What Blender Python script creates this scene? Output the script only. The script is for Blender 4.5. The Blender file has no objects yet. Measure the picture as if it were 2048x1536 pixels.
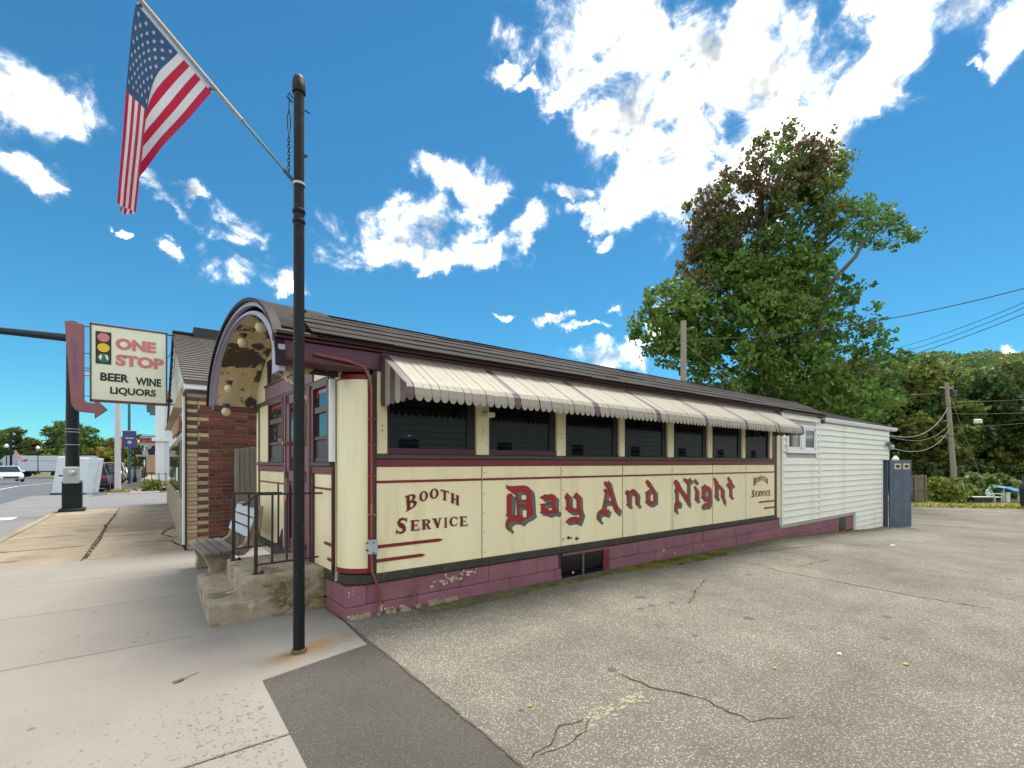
import bpy, bmesh, math, random
import numpy as np
from mathutils import Matrix, Vector

R = math.radians
rng = random.Random(7)
sc = bpy.context.scene
COL = sc.collection

# ------------------------------------------------------------------ camera
cam = bpy.data.objects.new('camera', bpy.data.cameras.new('camera'))
COL.objects.link(cam)
sc.camera = cam
cam.location = (-1.557, -4.839, 1.60)
cam.rotation_euler = (R(90), 0, R(-37.4))
cam.data.sensor_width = 36.0
cam.data.lens = 940.0 / 2048.0 * 36.0
cam.data.shift_y = 158.0 / 2048.0
cam.data.clip_start = 0.05
cam.data.clip_end = 3000.0

# ------------------------------------------------------------------ light
SUN = Vector((0.32, 0.10, 1.0)).normalized()
sun = bpy.data.objects.new('sun', bpy.data.lights.new('sun', 'SUN'))
COL.objects.link(sun)
sun.rotation_euler = SUN.to_track_quat('Z', 'Y').to_euler()
sun.data.energy = 0.75
sun.data.angle = R(24)
sun.data.color = (1.0, 0.93, 0.82)

vs = sc.view_settings
vs.view_transform = 'Standard'
vs.look = 'None'
vs.exposure = 2.76
vs.gamma = 1.0
vs.use_curve_mapping = False

CLOUDS = [(0.889, 0.713, 0.183, 0.069, -0.17), (1.033, 0.708, 0.166, 0.06, -0.24), (0.938, 0.631, 0.133, 0.077, -0.17), (1.104, 0.651, 0.141, 0.077, -0.27), (0.807, 0.715, 0.101, 0.074, -0.31), (0.977, 0.541, 0.138, 0.061, -0.18), (0.919, 0.495, 0.088, 0.041, -0.13), (1.06, 0.49, 0.105, 0.063, -0.2), (1.171, 0.572, 0.102, 0.075, -0.28), (1.276, 0.548, 0.092, 0.05, -0.01), (1.337, 0.569, 0.044, 0.043, 0.25), (1.233, 0.495, 0.067, 0.042, -0.28), (0.76, 0.645, 0.052, 0.023, 0.29), (0.868, 0.598, 0.06, 0.033, -0.12), (0.459, 0.444, 0.147, 0.048, 0.12), (0.553, 0.419, 0.106, 0.025, 0.02), (0.68, 0.464, 0.067, 0.027, 0.26), (0.511, 0.538, 0.083, 0.031, -0.09), (0.585, 0.517, 0.042, 0.034, 0.02), (0.409, 0.419, 0.07, 0.027, -0.07), (0.48, 0.393, 0.047, 0.018, 0.05), (0.638, 0.709, 0.039, 0.014, 0.2), (0.68, 0.687, 0.04, 0.01, -0.02), (0.781, 0.516, 0.05, 0.012, -0.27), (0.822, 0.48, 0.036, 0.015, -0.08), (0.858, 0.443, 0.025, 0.012, -0.09), (1.343, 0.642, 0.083, 0.018, -0.4), (1.431, 0.597, 0.062, 0.032, -0.45), (1.472, 0.546, 0.027, 0.032, -0.45), (1.433, 0.532, 0.013, 0.008, -0.41), (-0.145, 0.486, 0.062, 0.046, 0.11), (-0.108, 0.471, 0.033, 0.019, -0.25), (-0.175, 0.481, 0.039, 0.04, 0.41), (-0.156, 0.397, 0.043, 0.022, -0.03), (-0.124, 0.393, 0.021, 0.008, -0.09), (0.013, 0.433, 0.037, 0.016, -0.53), (0.052, 0.407, 0.028, 0.011, -0.66), (0.078, 0.433, 0.025, 0.016, 0.24), (0.156, 0.397, 0.048, 0.023, 0.01), (0.027, 0.344, 0.017, 0.012, 0.22), (0.136, 0.332, 0.063, 0.025, 0.16), (0.203, 0.324, 0.028, 0.013, 0.14), (-0.042, 0.353, 0.009, 0.006, 0.26), (0.853, 0.22, 0.061, 0.022, -0.05), (0.828, 0.272, 0.035, 0.008, -0.05), (0.765, 0.294, 0.047, 0.01, -0.04), (0.648, 0.305, 0.026, 0.006, -0.0), (0.874, 0.306, 0.022, 0.009, -0.07), (0.929, 0.242, 0.027, 0.007, -0.07), (1.477, 0.158, 0.01, 0.01, -0.17), (0.967, 0.282, 0.029, 0.047, -0.09)]


world = bpy.data.worlds.new('World')
sc.world = world
world.use_nodes = True
wn = world.node_tree.nodes
wl = world.node_tree.links
wn.clear()


def wnode(t, **k):
    n = wn.new(t)
    for a, b in k.items():
        setattr(n, a, b)
    return n


def wmath(op, a, b=None, c=None, clamp=False):
    n = wnode('ShaderNodeMath', operation=op, use_clamp=clamp)
    for i, x in enumerate((a, b, c)):
        if x is None:
            continue
        if hasattr(x, 'is_output'):
            wl.new(x, n.inputs[i])
        else:
            n.inputs[i].default_value = x
    return n.outputs[0]


def wsmooth(x, a, b):
    n = wnode('ShaderNodeMapRange', interpolation_type='SMOOTHSTEP')
    wl.new(x, n.inputs[0])
    n.inputs[1].default_value = a
    n.inputs[2].default_value = b
    return n.outputs[0]


tc = wnode('ShaderNodeTexCoord')
sky = wnode('ShaderNodeTexSky', sky_type='NISHITA')
sky.sun_disc = False
sky.sun_elevation = math.asin(SUN.z)
sky.sun_rotation = math.atan2(SUN.x, SUN.y)
sky.air_density = 1.0
sky.dust_density = 0.0
sky.ozone_density = 3.0
sep = wnode('ShaderNodeSeparateXYZ')
wl.new(tc.outputs['Generated'], sep.inputs[0])
az = wmath('ARCTAN2', sep.outputs[0], sep.outputs[1])
el = wmath('ARCSINE', sep.outputs[2])
comb = wnode('ShaderNodeCombineXYZ')
wl.new(az, comb.inputs[0])
wl.new(el, comb.inputs[1])
wv = None
for sc_w, det_w, amp_w in ((5.0, 3.0, 0.13), (16.0, 7.0, 0.085)):     # ragged outlines
    wno = wnode('ShaderNodeTexNoise')
    wno.inputs['Scale'].default_value = sc_w
    wno.inputs['Detail'].default_value = det_w
    wno.inputs['Roughness'].default_value = 0.65
    wl.new(tc.outputs['Generated'], wno.inputs['Vector'])
    ws = wnode('ShaderNodeVectorMath', operation='SUBTRACT')
    wl.new(wno.outputs['Color'], ws.inputs[0])
    ws.inputs[1].default_value = (0.5, 0.5, 0.5)
    wm = wnode('ShaderNodeVectorMath', operation='SCALE')
    wl.new(ws.outputs[0], wm.inputs[0])
    wm.inputs['Scale'].default_value = amp_w
    wa = wnode('ShaderNodeVectorMath', operation='ADD')
    wl.new(wm.outputs[0], wa.inputs[0])
    wl.new((wv or comb).outputs[0], wa.inputs[1])
    wv = wa
wflat = wnode('ShaderNodeVectorMath', operation='MULTIPLY')
wl.new(wv.outputs[0], wflat.inputs[0])
wflat.inputs[1].default_value = (1, 1, 0)
comb = wflat
field = None
for (ca, ce, ra, re, rot) in CLOUDS:
    mp = wnode('ShaderNodeMapping', vector_type='TEXTURE')
    mp.inputs['Location'].default_value = (ca, ce, 0)
    mp.inputs['Rotation'].default_value = (0, 0, rot)
    mp.inputs['Scale'].default_value = (ra * 1.06, re * 1.08, 1)
    wl.new(comb.outputs[0], mp.inputs[0])
    ln = wnode('ShaderNodeVectorMath', operation='LENGTH')
    wl.new(mp.outputs[0], ln.inputs[0])
    v = wmath('SUBTRACT', 1.0, ln.outputs['Value'])
    field = v if field is None else wmath('SMOOTH_MAX', field, v, 0.25)
# cloud deck goes on unseen outside the mapped sky, thickened to light the wall
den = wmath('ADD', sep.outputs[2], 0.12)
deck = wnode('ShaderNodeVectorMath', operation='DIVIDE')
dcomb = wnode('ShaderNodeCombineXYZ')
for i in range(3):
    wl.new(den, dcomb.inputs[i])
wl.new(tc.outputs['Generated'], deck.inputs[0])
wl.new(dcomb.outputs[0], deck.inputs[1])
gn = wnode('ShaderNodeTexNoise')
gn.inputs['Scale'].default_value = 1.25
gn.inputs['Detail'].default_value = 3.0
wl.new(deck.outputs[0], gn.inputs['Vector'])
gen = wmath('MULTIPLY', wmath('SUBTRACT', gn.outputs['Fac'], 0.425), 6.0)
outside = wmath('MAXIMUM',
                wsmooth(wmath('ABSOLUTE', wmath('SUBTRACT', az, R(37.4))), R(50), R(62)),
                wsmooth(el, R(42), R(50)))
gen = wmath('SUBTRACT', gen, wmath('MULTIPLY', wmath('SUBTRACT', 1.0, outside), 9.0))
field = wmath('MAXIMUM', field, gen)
n1 = wnode('ShaderNodeTexNoise')
n1.inputs['Scale'].default_value = 11.0
n1.inputs['Detail'].default_value = 12.0
n1.inputs['Roughness'].default_value = 0.62
n1.inputs['Distortion'].default_value = 0.35
wl.new(tc.outputs['Generated'], n1.inputs['Vector'])
puff = wmath('MULTIPLY', wmath('SUBTRACT', n1.outputs['Fac'], 0.5), 3.8)
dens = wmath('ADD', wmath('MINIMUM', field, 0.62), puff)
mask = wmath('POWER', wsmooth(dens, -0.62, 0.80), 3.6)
n2 = wnode('ShaderNodeTexNoise')
n2.inputs['Scale'].default_value = 10.0
n2.inputs['Detail'].default_value = 6.0
wl.new(tc.outputs['Generated'], n2.inputs['Vector'])
shade = wmath('MULTIPLY', wsmooth(n2.outputs['Fac'], 0.30, 0.66), wsmooth(field, 0.05, 0.6))
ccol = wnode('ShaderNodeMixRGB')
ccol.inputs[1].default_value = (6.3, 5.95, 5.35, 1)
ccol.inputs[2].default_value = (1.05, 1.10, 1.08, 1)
wl.new(shade, ccol.inputs[0])
tint = wnode('ShaderNodeMixRGB', blend_type='MULTIPLY')
tint.inputs[0].default_value = 1.0
tint.inputs[2].default_value = (0.068, 0.178, 0.203, 1)
wl.new(sky.outputs[0], tint.inputs[1])
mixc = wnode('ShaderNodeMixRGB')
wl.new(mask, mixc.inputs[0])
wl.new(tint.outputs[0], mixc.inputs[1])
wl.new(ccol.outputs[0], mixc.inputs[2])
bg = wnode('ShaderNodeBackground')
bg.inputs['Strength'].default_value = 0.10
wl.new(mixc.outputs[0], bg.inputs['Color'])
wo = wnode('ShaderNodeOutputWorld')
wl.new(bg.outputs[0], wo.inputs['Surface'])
world.cycles.sampling_method = 'MANUAL'
world.cycles.sample_map_resolution = 512
sc.cycles.max_bounces = 6
sc.cycles.transparent_max_bounces = 6


# ------------------------------------------------------------------ helpers
class MB:
    """collects faces; build() links them as ONE mesh object"""

    def __init__(s, M=None):
        s.v, s.f, s.m, s.M = [], [], [], M

    def add(s, vs_, fs, m=0):
        o = len(s.v)
        s.v += [tuple(v) for v in vs_]
        for f in fs:
            s.f.append([o + i for i in f])
            s.m.append(m)
        return s

    def box(s, x0, x1, y0, y1, z0, z1, m=0):
        v = [(x, y, z) for z in (z0, z1) for y in (y0, y1) for x in (x0, x1)]
        return s.add(v, [(0, 2, 3, 1), (4, 5, 7, 6), (0, 1, 5, 4), (2, 6, 7, 3), (0, 4, 6, 2), (1, 3, 7, 5)], m)

    def bar(s, p, q, w, h, m=0, up=(0, 0, 1)):
        p, q = Vector(p), Vector(q)
        d = (q - p).normalized()
        a = d.cross(Vector(up))
        if a.length < 1e-4:
            a = d.cross(Vector((1, 0, 0)))
        a.normalize()
        b = a.cross(d)
        a, b = a * w / 2, b * h / 2
        v = [p - a - b, p + a - b, p + a + b, p - a + b, q - a - b, q + a - b, q + a + b, q - a + b]
        return s.add(v, [(0, 1, 2, 3), (7, 6, 5, 4), (0, 4, 5, 1), (1, 5, 6, 2), (2, 6, 7, 3), (3, 7, 4, 0)], m)

    def tube(s, pts, r, n=8, m=0, cap=True):
        pts = [Vector(p) for p in pts]
        rs = r if isinstance(r, (list, tuple)) else [r] * len(pts)
        vs_, fs = [], []
        ref = None
        for i, p in enumerate(pts):
            t = (pts[min(i + 1, len(pts) - 1)] - pts[max(i - 1, 0)]).normalized()
            if ref is None:
                ref = Vector((0, 0, 1)) if abs(t.z) < .9 else Vector((1, 0, 0))
            a = t.cross(ref).normalized()
            b = t.cross(a).normalized()
            ref = a.cross(t)
            for k in range(n):
                an = 2 * math.pi * k / n
                vs_.append(p + (a * math.cos(an) + b * math.sin(an)) * rs[i])
        for i in range(len(pts) - 1):
            for k in range(n):
                fs.append((i * n + k, i * n + (k + 1) % n, (i + 1) * n + (k + 1) % n, (i + 1) * n + k))
        if cap:
            fs.append(tuple(range(n - 1, -1, -1)))
            fs.append(tuple((len(pts) - 1) * n + k for k in range(n)))
        return s.add(vs_, fs, m)

    def lathe(s, prof, c=(0, 0, 0), n=16, m=0, axis='Z'):
        vs_, fs = [], []
        for (r, z) in prof:
            for k in range(n):
                a = 2 * math.pi * k / n
                x, y = r * math.cos(a), r * math.sin(a)
                p = (x, y, z) if axis == 'Z' else ((z, x, y) if axis == 'X' else (x, z, y))
                vs_.append((p[0] + c[0], p[1] + c[1], p[2] + c[2]))
        for i in range(len(prof) - 1):
            for k in range(n):
                fs.append((i * n + k, i * n + (k + 1) % n, (i + 1) * n + (k + 1) % n, (i + 1) * n + k))
        fs.append(tuple(range(n - 1, -1, -1)))
        fs.append(tuple((len(prof) - 1) * n + k for k in range(n)))
        return s.add(vs_, fs, m)

    def prism(s, poly, fn, w0, w1, m=0):
        """2-D outline (u,v) swept from w0 to w1; fn(u,v,w) -> xyz"""
        n = len(poly)
        vs_ = [fn(u, v, w0) for u, v in poly] + [fn(u, v, w1) for u, v in poly]
        fs = [tuple(range(n - 1, -1, -1)), tuple(range(n, 2 * n))]
        fs += [(i, (i + 1) % n, n + (i + 1) % n, n + i) for i in range(n)]
        return s.add(vs_, fs, m)

    def mesh(s, name, mats, bevel=0, smooth=False):
        me = bpy.data.meshes.new(name)
        v = [s.M @ Vector(p) for p in s.v] if s.M else s.v
        me.from_pydata(v, [], s.f)
        mats = mats if isinstance(mats, (list, tuple)) else [mats]
        for a in mats:
            me.materials.append(a)
        if len(mats) > 1:
            me.polygons.foreach_set('material_index', s.m)
        bm = bmesh.new()
        bm.from_mesh(me)
        bmesh.ops.recalc_face_normals(bm, faces=bm.faces)
        if bevel:
            ed = [e for e in bm.edges if len(e.link_faces) == 2 and e.calc_face_angle(0) > 0.6]
            bmesh.ops.bevel(bm, geom=ed, offset=bevel, segments=1, profile=0.5, affect='EDGES')
        bm.to_mesh(me)
        bm.free()
        if smooth:
            me.polygons.foreach_set('use_smooth', [True] * len(me.polygons))
            try:
                me.set_sharp_from_angle(angle=R(40))
            except Exception:
                pass
        me.update()
        return me

    def build(s, name, mats, parent=None, bevel=0, smooth=False):
        return put(name, s.mesh(name, mats, bevel, smooth), parent)


def put(name, me, parent=None, loc=None, rot=None, scale=None):
    o = bpy.data.objects.new(name, me)
    COL.objects.link(o)
    if parent:
        o.parent = parent
    if loc is not None:
        o.location = loc
    if rot is not None:
        o.rotation_euler = rot
    if scale is not None:
        o.scale = scale
    return o


def tag(o, label, cat, group=None):
    o['label'] = label
    o['category'] = cat
    if group:
        o['group'] = group
    return o


def thing(name, label, cat, loc=(0, 0, 0), rz=0, group=None):
    o = bpy.data.objects.new(name, None)
    COL.objects.link(o)
    o.location = loc
    o.rotation_euler = (0, 0, rz)
    o.empty_display_size = 0.3
    return tag(o, label, cat, group)


def struct(o):
    o['kind'] = 'structure'
    return o


def stuff(o):
    o['kind'] = 'stuff'
    return o


def copy_tree(o, parent=None):
    c = o.copy()
    COL.objects.link(c)
    c.parent = parent
    for ch in o.children:
        copy_tree(ch, c)
    return c


# ------------------------------------------------------------------ materials
MATS = {}


def pm(name, col, rough=0.6, col2=None, var=0.12, scale=4.0, detail=5, stretch=(1, 1, 1), bump=0.0, bscale=60.0,
       metal=0.0, spec=0.5, thr=None, rnd=0.0, coat=0.0, stain=None):
    """principled paint with tone variation; col2+thr = worn patches of a second colour; rnd = per-object tone"""
    m = bpy.data.materials.new(name)
    m.use_nodes = True
    N, L = m.node_tree.nodes, m.node_tree.links
    b = N['Principled BSDF']
    b.inputs['Roughness'].default_value = rough
    b.inputs['Metallic'].default_value = metal
    b.inputs['Specular IOR Level'].default_value = spec
    b.inputs['Coat Weight'].default_value = coat
    t = N.new('ShaderNodeTexCoord')
    mp = N.new('ShaderNodeMapping')
    mp.inputs['Scale'].default_value = stretch
    L.new(t.outputs['Object'], mp.inputs[0])
    no = N.new('ShaderNodeTexNoise')
    no.inputs['Scale'].default_value = scale
    no.inputs['Detail'].default_value = detail
    no.inputs['Roughness'].default_value = 0.6
    L.new(mp.outputs[0], no.inputs['Vector'])
    mr = N.new('ShaderNodeMapRange')
    mr.inputs[1].default_value = 0.25
    mr.inputs[2].default_value = 0.75
    mr.inputs[3].default_value = 1 - var
    mr.inputs[4].default_value = 1 + var
    L.new(no.outputs['Fac'], mr.inputs[0])
    mul = N.new('ShaderNodeVectorMath')
    mul.operation = 'SCALE'
    mul.inputs[0].default_value = col[:3]
    fac = mr.outputs[0]
    if rnd:
        oi = N.new('ShaderNodeObjectInfo')
        r2 = N.new('ShaderNodeMapRange')
        r2.inputs[3].default_value = 1 - rnd
        r2.inputs[4].default_value = 1 + rnd
        L.new(oi.outputs['Random'], r2.inputs[0])
        mm = N.new('ShaderNodeMath')
        mm.operation = 'MULTIPLY'
        L.new(fac, mm.inputs[0])
        L.new(r2.outputs[0], mm.inputs[1])
        fac = mm.outputs[0]
    L.new(fac, mul.inputs['Scale'])
    out = mul.outputs[0]

    def layer(out, c2, lo, hi, sc_, det, strch):
        n3 = N.new('ShaderNodeTexNoise')
        n3.inputs['Scale'].default_value = sc_
        n3.inputs['Detail'].default_value = det
        n3.inputs['Roughness'].default_value = 0.65
        mp2 = N.new('ShaderNodeMapping')
        mp2.inputs['Scale'].default_value = strch
        L.new(t.outputs['Object'], mp2.inputs[0])
        L.new(mp2.outputs[0], n3.inputs['Vector'])
        s3 = N.new('ShaderNodeMapRange')
        s3.inputs[1].default_value = lo
        s3.inputs[2].default_value = hi
        L.new(n3.outputs['Fac'], s3.inputs[0])
        mx = N.new('ShaderNodeMixRGB')
        L.new(s3.outputs[0], mx.inputs[0])
        L.new(out, mx.inputs[1])
        mx.inputs[2].default_value = (*c2, 1)
        return mx.outputs[0]

    if col2 is not None and thr is not None:
        out = layer(out, col2, thr[0], thr[1], thr[2], thr[3] if len(thr) > 3 else 6, thr[4] if len(thr) > 4 else (1, 1, 1))
    if stain:
        out = layer(out, *stain)
    L.new(out, b.inputs['Base Color'])
    if bump:
        n4 = N.new('ShaderNodeTexNoise')
        n4.inputs['Scale'].default_value = bscale
        n4.inputs['Detail'].default_value = 4
        L.new(t.outputs['Object'], n4.inputs['Vector'])
        bp = N.new('ShaderNodeBump')
        bp.inputs['Strength'].default_value = bump
        bp.inputs['Distance'].default_value = 0.01
        L.new(n4.outputs['Fac'], bp.inputs['Height'])
        L.new(bp.outputs[0], b.inputs['Normal'])
    MATS[name] = m
    return m


def leafmat(name, trans=0.35):
    m = bpy.data.materials.new(name)
    m.use_nodes = True
    N, L = m.node_tree.nodes, m.node_tree.links
    N.clear()
    at = N.new('ShaderNodeAttribute')
    at.attribute_name = 'col'
    oi = N.new('ShaderNodeObjectInfo')
    hs = N.new('ShaderNodeHueSaturation')
    r1 = N.new('ShaderNodeMapRange')
    r1.inputs[3].default_value = 0.47
    r1.inputs[4].default_value = 0.525
    r2 = N.new('ShaderNodeMapRange')
    r2.inputs[3].default_value = 0.75
    r2.inputs[4].default_value = 1.3
    L.new(oi.outputs['Random'], r1.inputs[0])
    L.new(oi.outputs['Random'], r2.inputs[0])
    L.new(r1.outputs[0], hs.inputs['Hue'])
    L.new(r2.outputs[0], hs.inputs['Value'])
    L.new(at.outputs['Color'], hs.inputs['Color'])
    d = N.new('ShaderNodeBsdfPrincipled')
    d.inputs['Roughness'].default_value = 0.55
    d.inputs['Specular IOR Level'].default_value = 0.35
    tr = N.new('ShaderNodeBsdfTranslucent')
    mx = N.new('ShaderNodeMixShader')
    mx.inputs[0].default_value = trans
    L.new(hs.outputs[0], d.inputs['Base Color'])
    L.new(hs.outputs[0], tr.inputs['Color'])
    L.new(d.outputs[0], mx.inputs[1])
    L.new(tr.outputs[0], mx.inputs[2])
    o = N.new('ShaderNodeOutputMaterial')
    L.new(mx.outputs[0], o.inputs[0])
    return m


CREAM = pm('cream_enamel', (0.86, 0.765, 0.50), 0.32, bump=.12, bscale=2.2, var=0.05, scale=1.2, stretch=(2, 2, .6), coat=.25,
           stain=((0.66, 0.57, 0.36), 0.52, 0.85, 1.6, 8, (2.5, 2.5, .35)))
CREAM2 = pm('cream_trim', (0.76, 0.67, 0.43), 0.45, var=0.08, scale=5, stain=((0.40, 0.33, 0.22), 0.62, 0.8, 5, 6, (2, 2, .7)))
REDP = pm('red_paint', (0.20, 0.011, 0.013), 0.45, var=0.15, scale=6)
REDBAND = pm('faded_red_band', (0.165, 0.022, 0.032), 0.5, var=0.2, scale=5, stain=((0.09, 0.02, 0.026), .55, .75, 4, 5, (1, 1, 1)))
LETRED = pm('letter_red', (0.34, 0.010, 0.014), 0.4, var=0.1, scale=8)
LETGREY = pm('letter_grey', (0.115, 0.13, 0.12), 0.45, var=0.15, scale=8)
LETDARK = pm('letter_outline', (0.035, 0.04, 0.03), 0.5)
MAROON = pm('maroon_paint', (0.070, 0.012, 0.017), 0.4, var=0.12, scale=5)
PURPLE = pm('purple_paint', (0.080, 0.013, 0.042), 0.42, var=0.1, scale=3)
MAUVE = pm('mauve_paint', (0.16, 0.08, 0.105), 0.5, var=0.12, scale=4)
BLOCK = pm('purple_block', (0.245, 0.100, 0.130), 0.7, col2=(0.50, 0.43, 0.30), thr=(0.675, 0.69, 4.2, 9), var=0.22, scale=3.5,
           bump=0.5, bscale=45, rnd=0.08, stain=((0.10, 0.045, 0.06), .58, .78, 2.2, 6, (1, 1, 1)))
MORTAR = pm('purple_mortar', (0.09, 0.035, 0.055), 0.8)
DRIP = pm('weathered_rail', (0.034, 0.031, 0.023), 0.6, var=0.3, scale=9, stain=((0.09, 0.08, 0.06), .55, .75, 14, 6, (1, 1, 1)))
SILL = pm('grey_sill', (0.055, 0.048, 0.042), 0.55, var=0.25, scale=8)
GLASS = pm('dark_window_glass', (0.004, 0.005, 0.007), 0.03, var=0.0, spec=0.55)
GLASSB = pm('clear_window_glass', (0.02, 0.03, 0.04), 0.02, var=0.0, spec=1.0)
GLASSD = pm('annex_glass', (0.02, 0.035, 0.03), 0.04, var=0.0, spec=0.3)
BLACKF = pm('black_frame', (0.005, 0.0045, 0.005), 0.4)
SHINGLE = pm('brown_shingle', (0.024, 0.0185, 0.0165), 0.9, var=0.3, scale=14, bump=0.5, bscale=160, rnd=0.28)
SHDARK = pm('shingle_underlay', (0.03, 0.024, 0.02), 0.9)
GREYSH = pm('grey_shingle', (0.10, 0.092, 0.085), 0.9, var=0.2, scale=10, bump=.4, bscale=120, rnd=0.15)
LILAC = pm('lilac_white_paint', (0.33, 0.315, 0.42), 0.5, var=0.08, scale=4)
PEEL = pm('peeling_soffit', (0.56, 0.43, 0.25), 0.7, col2=(0.055, 0.042, 0.026), thr=(0.535, 0.56, 2.3, 9), var=0.18, scale=5,
          stain=((0.17, 0.12, 0.06), .60, .66, 11, 6, (1, 1, 1)))
AWN = pm('awning_cream', (0.285, 0.26, 0.205), 0.5, var=0.06, scale=3, stain=((0.22, 0.20, 0.158), .6, .85, 3, 5, (1, 1, 1)))
AWP = pm('awning_purple', (0.098, 0.052, 0.062), 0.45, var=0.1, scale=4)
GLOBE = pm('ivory_globe', (0.58, 0.50, 0.32), 0.35, var=0.1)
PIPE = pm('painted_conduit', (0.22, 0.05, 0.04), 0.5, col2=(0.20, 0.14, 0.09), thr=(.52, .6, 5, 5), var=.2)
WIREB = pm('brown_cable', (0.16, 0.11, 0.075), 0.6, var=.2, scale=20)
METALG = pm('grey_metal', (0.42, 0.47, 0.52), 0.4, metal=0.3, var=.08)
BRASS = pm('worn_brass', (0.30, 0.22, 0.12), 0.35, metal=.7)
ORANGE = pm('orange_tag', (0.75, 0.16, 0.03), 0.5)
SIDING = pm('white_siding', (0.74, 0.735, 0.64), 0.4, var=0.05, scale=1.5, stain=((0.55, 0.56, 0.47), .60, .85, 1.6, 6, (.6, 1, 2)))
WHITE = pm('white_paint', (0.76, 0.77, 0.77), 0.4, var=0.05)
BLUEDOOR = pm('blue_grey_door', (0.105, 0.14, 0.195), 0.5, var=0.15, scale=3)
CONC = pm('new_concrete', (0.262, 0.246, 0.220), 0.9, spec=.15, var=0.08, scale=1.3, bump=0.25, bscale=140, rnd=0.05,
          stain=((0.25, 0.235, 0.215), .5, .75, .9, 8, (1, 1, 1)))
OLDC = pm('old_concrete', (0.30, 0.25, 0.185), 0.9, spec=.15, var=0.14, scale=1.5, bump=.5, bscale=70, rnd=0.18,
          stain=((0.20, 0.165, 0.125), .5, .7, 1.3, 9, (1, 1, 1)))
STEPC = pm('step_concrete', (0.31, 0.26, 0.19), 0.9, col2=(0.155, 0.13, 0.075), thr=(.52, .60, 3.4, 8), var=0.25, scale=6, bump=.7, bscale=40,
           stain=((0.46, 0.40, 0.31), .60, .66, 5, 5, (1, 1, 1)))
BENCHC = pm('bench_concrete', (0.30, 0.255, 0.18), 0.9, var=0.25, scale=9, bump=.6, bscale=60,
            stain=((0.11, 0.11, 0.05), .56, .72, 5, 6, (1, 1, 1)))
WOODG = pm('grey_wood', (0.165, 0.145, 0.12), 0.8, var=0.35, scale=6, stretch=(6, .5, 6), bump=.4, bscale=50, rnd=0.2)
WOODV = pm('grey_board', (0.20, 0.175, 0.145), 0.85, var=0.3, scale=5, stretch=(8, 8, .5), bump=.4, bscale=50, rnd=0.2)
SLATW = pm('bench_back_slat', (0.42, 0.43, 0.48), 0.5, var=0.1)
IRON = pm('rusty_iron', (0.022, 0.018, 0.018), 0.5, col2=(0.09, 0.035, 0.02), thr=(.56, .68, 14, 5), var=.2, spec=.4)
POLEB = pm('black_pole', (0.0035, 0.005, 0.0065), 0.55, spec=.3, col2=(0.018, 0.026, 0.03), thr=(.58, .64, 24, 6), var=.3, scale=12,
           stain=((0.03, 0.025, 0.010), .62, .72, 9, 6, (1, 1, .35)))
POLEG = pm('dark_green_pole', (0.004, 0.010, 0.012), 0.5, spec=.3, var=.2)
WHITEM = pm('white_metal', (0.62, 0.66, 0.72), 0.4, var=.06)
STEEL = pm('galvanised_steel', (0.42, 0.43, 0.45), 0.45, metal=.4, var=.1)
LIGHTPOLE = pm('pale_pole', (0.55, 0.52, 0.55), 0.5, var=.06)
WOODPOLE = pm('weathered_pole', (0.30, 0.27, 0.22), 0.85, var=.2, scale=6, stretch=(5, 5, .3))
CABLE = pm('black_cable', (0.015, 0.017, 0.02), 0.5)
CABLEL = pm('grey_cable', (0.22, 0.22, 0.2), 0.5)
ASPH = pm('street_asphalt', (0.115, 0.125, 0.145), 0.9, spec=.15, var=.12, scale=.6, bump=.3, bscale=80)
ASPHL = pm('light_asphalt', (0.20, 0.20, 0.205), 0.9, spec=.15, var=.12, scale=.8, bump=.3, bscale=80)
GRASSG = pm('lawn_ground', (0.20, 0.19, 0.035), 0.9, var=.3, scale=1.5)
DIRT = pm('ground_soil', (0.10, 0.10, 0.05), 0.95, var=.3, scale=.5)
BRICK = pm('red_brick', (0.15, 0.044, 0.028), 0.8, var=.2, scale=14, bump=.4, bscale=90, rnd=.45)
BRICKT = pm('tan_brick', (0.46, 0.34, 0.205), 0.8, var=.12, scale=14, bump=.3, bscale=90, rnd=.16)
BRICKD = pm('dark_brick', (0.085, 0.05, 0.033), 0.8, var=.25, scale=14, bump=.4, bscale=90, rnd=.3)
MORT = pm('brick_mortar', (0.36, 0.29, 0.25), 0.9, var=.25, scale=3)
STONE = pm('pale_stone', (0.27, 0.225, 0.155), 0.8, var=.15, scale=6, bump=.3, bscale=50, rnd=.15)
TAN = pm('tan_shingle', (0.42, 0.32, 0.20), 0.8, var=.12)
REDSIGN = pm('red_sign', (0.36, 0.04, 0.03), 0.5, var=.1)
SIGNW = pm('sign_face', (0.70, 0.72, 0.56), 0.35, var=.04, scale=2)
SIGNF = pm('sign_frame', (0.13, 0.035, 0.035), 0.5)
PINK = pm('faded_red_letter', (0.56, 0.17, 0.17), 0.5, var=.06)
INK = pm('black_letter', (0.010, 0.010, 0.012), 0.5)
ARROW = pm('faded_arrow', (0.25, 0.095, 0.105), 0.5, var=.12, scale=3)
ARROWT = pm('faded_violet_letter', (0.15, 0.075, 0.16), 0.5)
YEL = pm('sign_yellow', (0.72, 0.50, 0.02), 0.5)
GRN = pm('sign_green', (0.01, 0.14, 0.06), 0.5)
TYRE = pm('tyre', (0.012, 0.012, 0.013), 0.8)
RIM = pm('wheel_rim', (0.45, 0.46, 0.48), 0.3, metal=.7)
TAIL = pm('tail_light', (0.42, 0.012, 0.02), 0.2)
HEADL = pm('head_light', (0.7, 0.72, 0.75), 0.15)
BARK = pm('bark', (0.11, 0.085, 0.06), 0.9, var=.3, scale=4, bump=.6, bscale=20)
FRED = pm('flag_red', (0.48, 0.012, 0.055), 0.7, var=.06)
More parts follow.
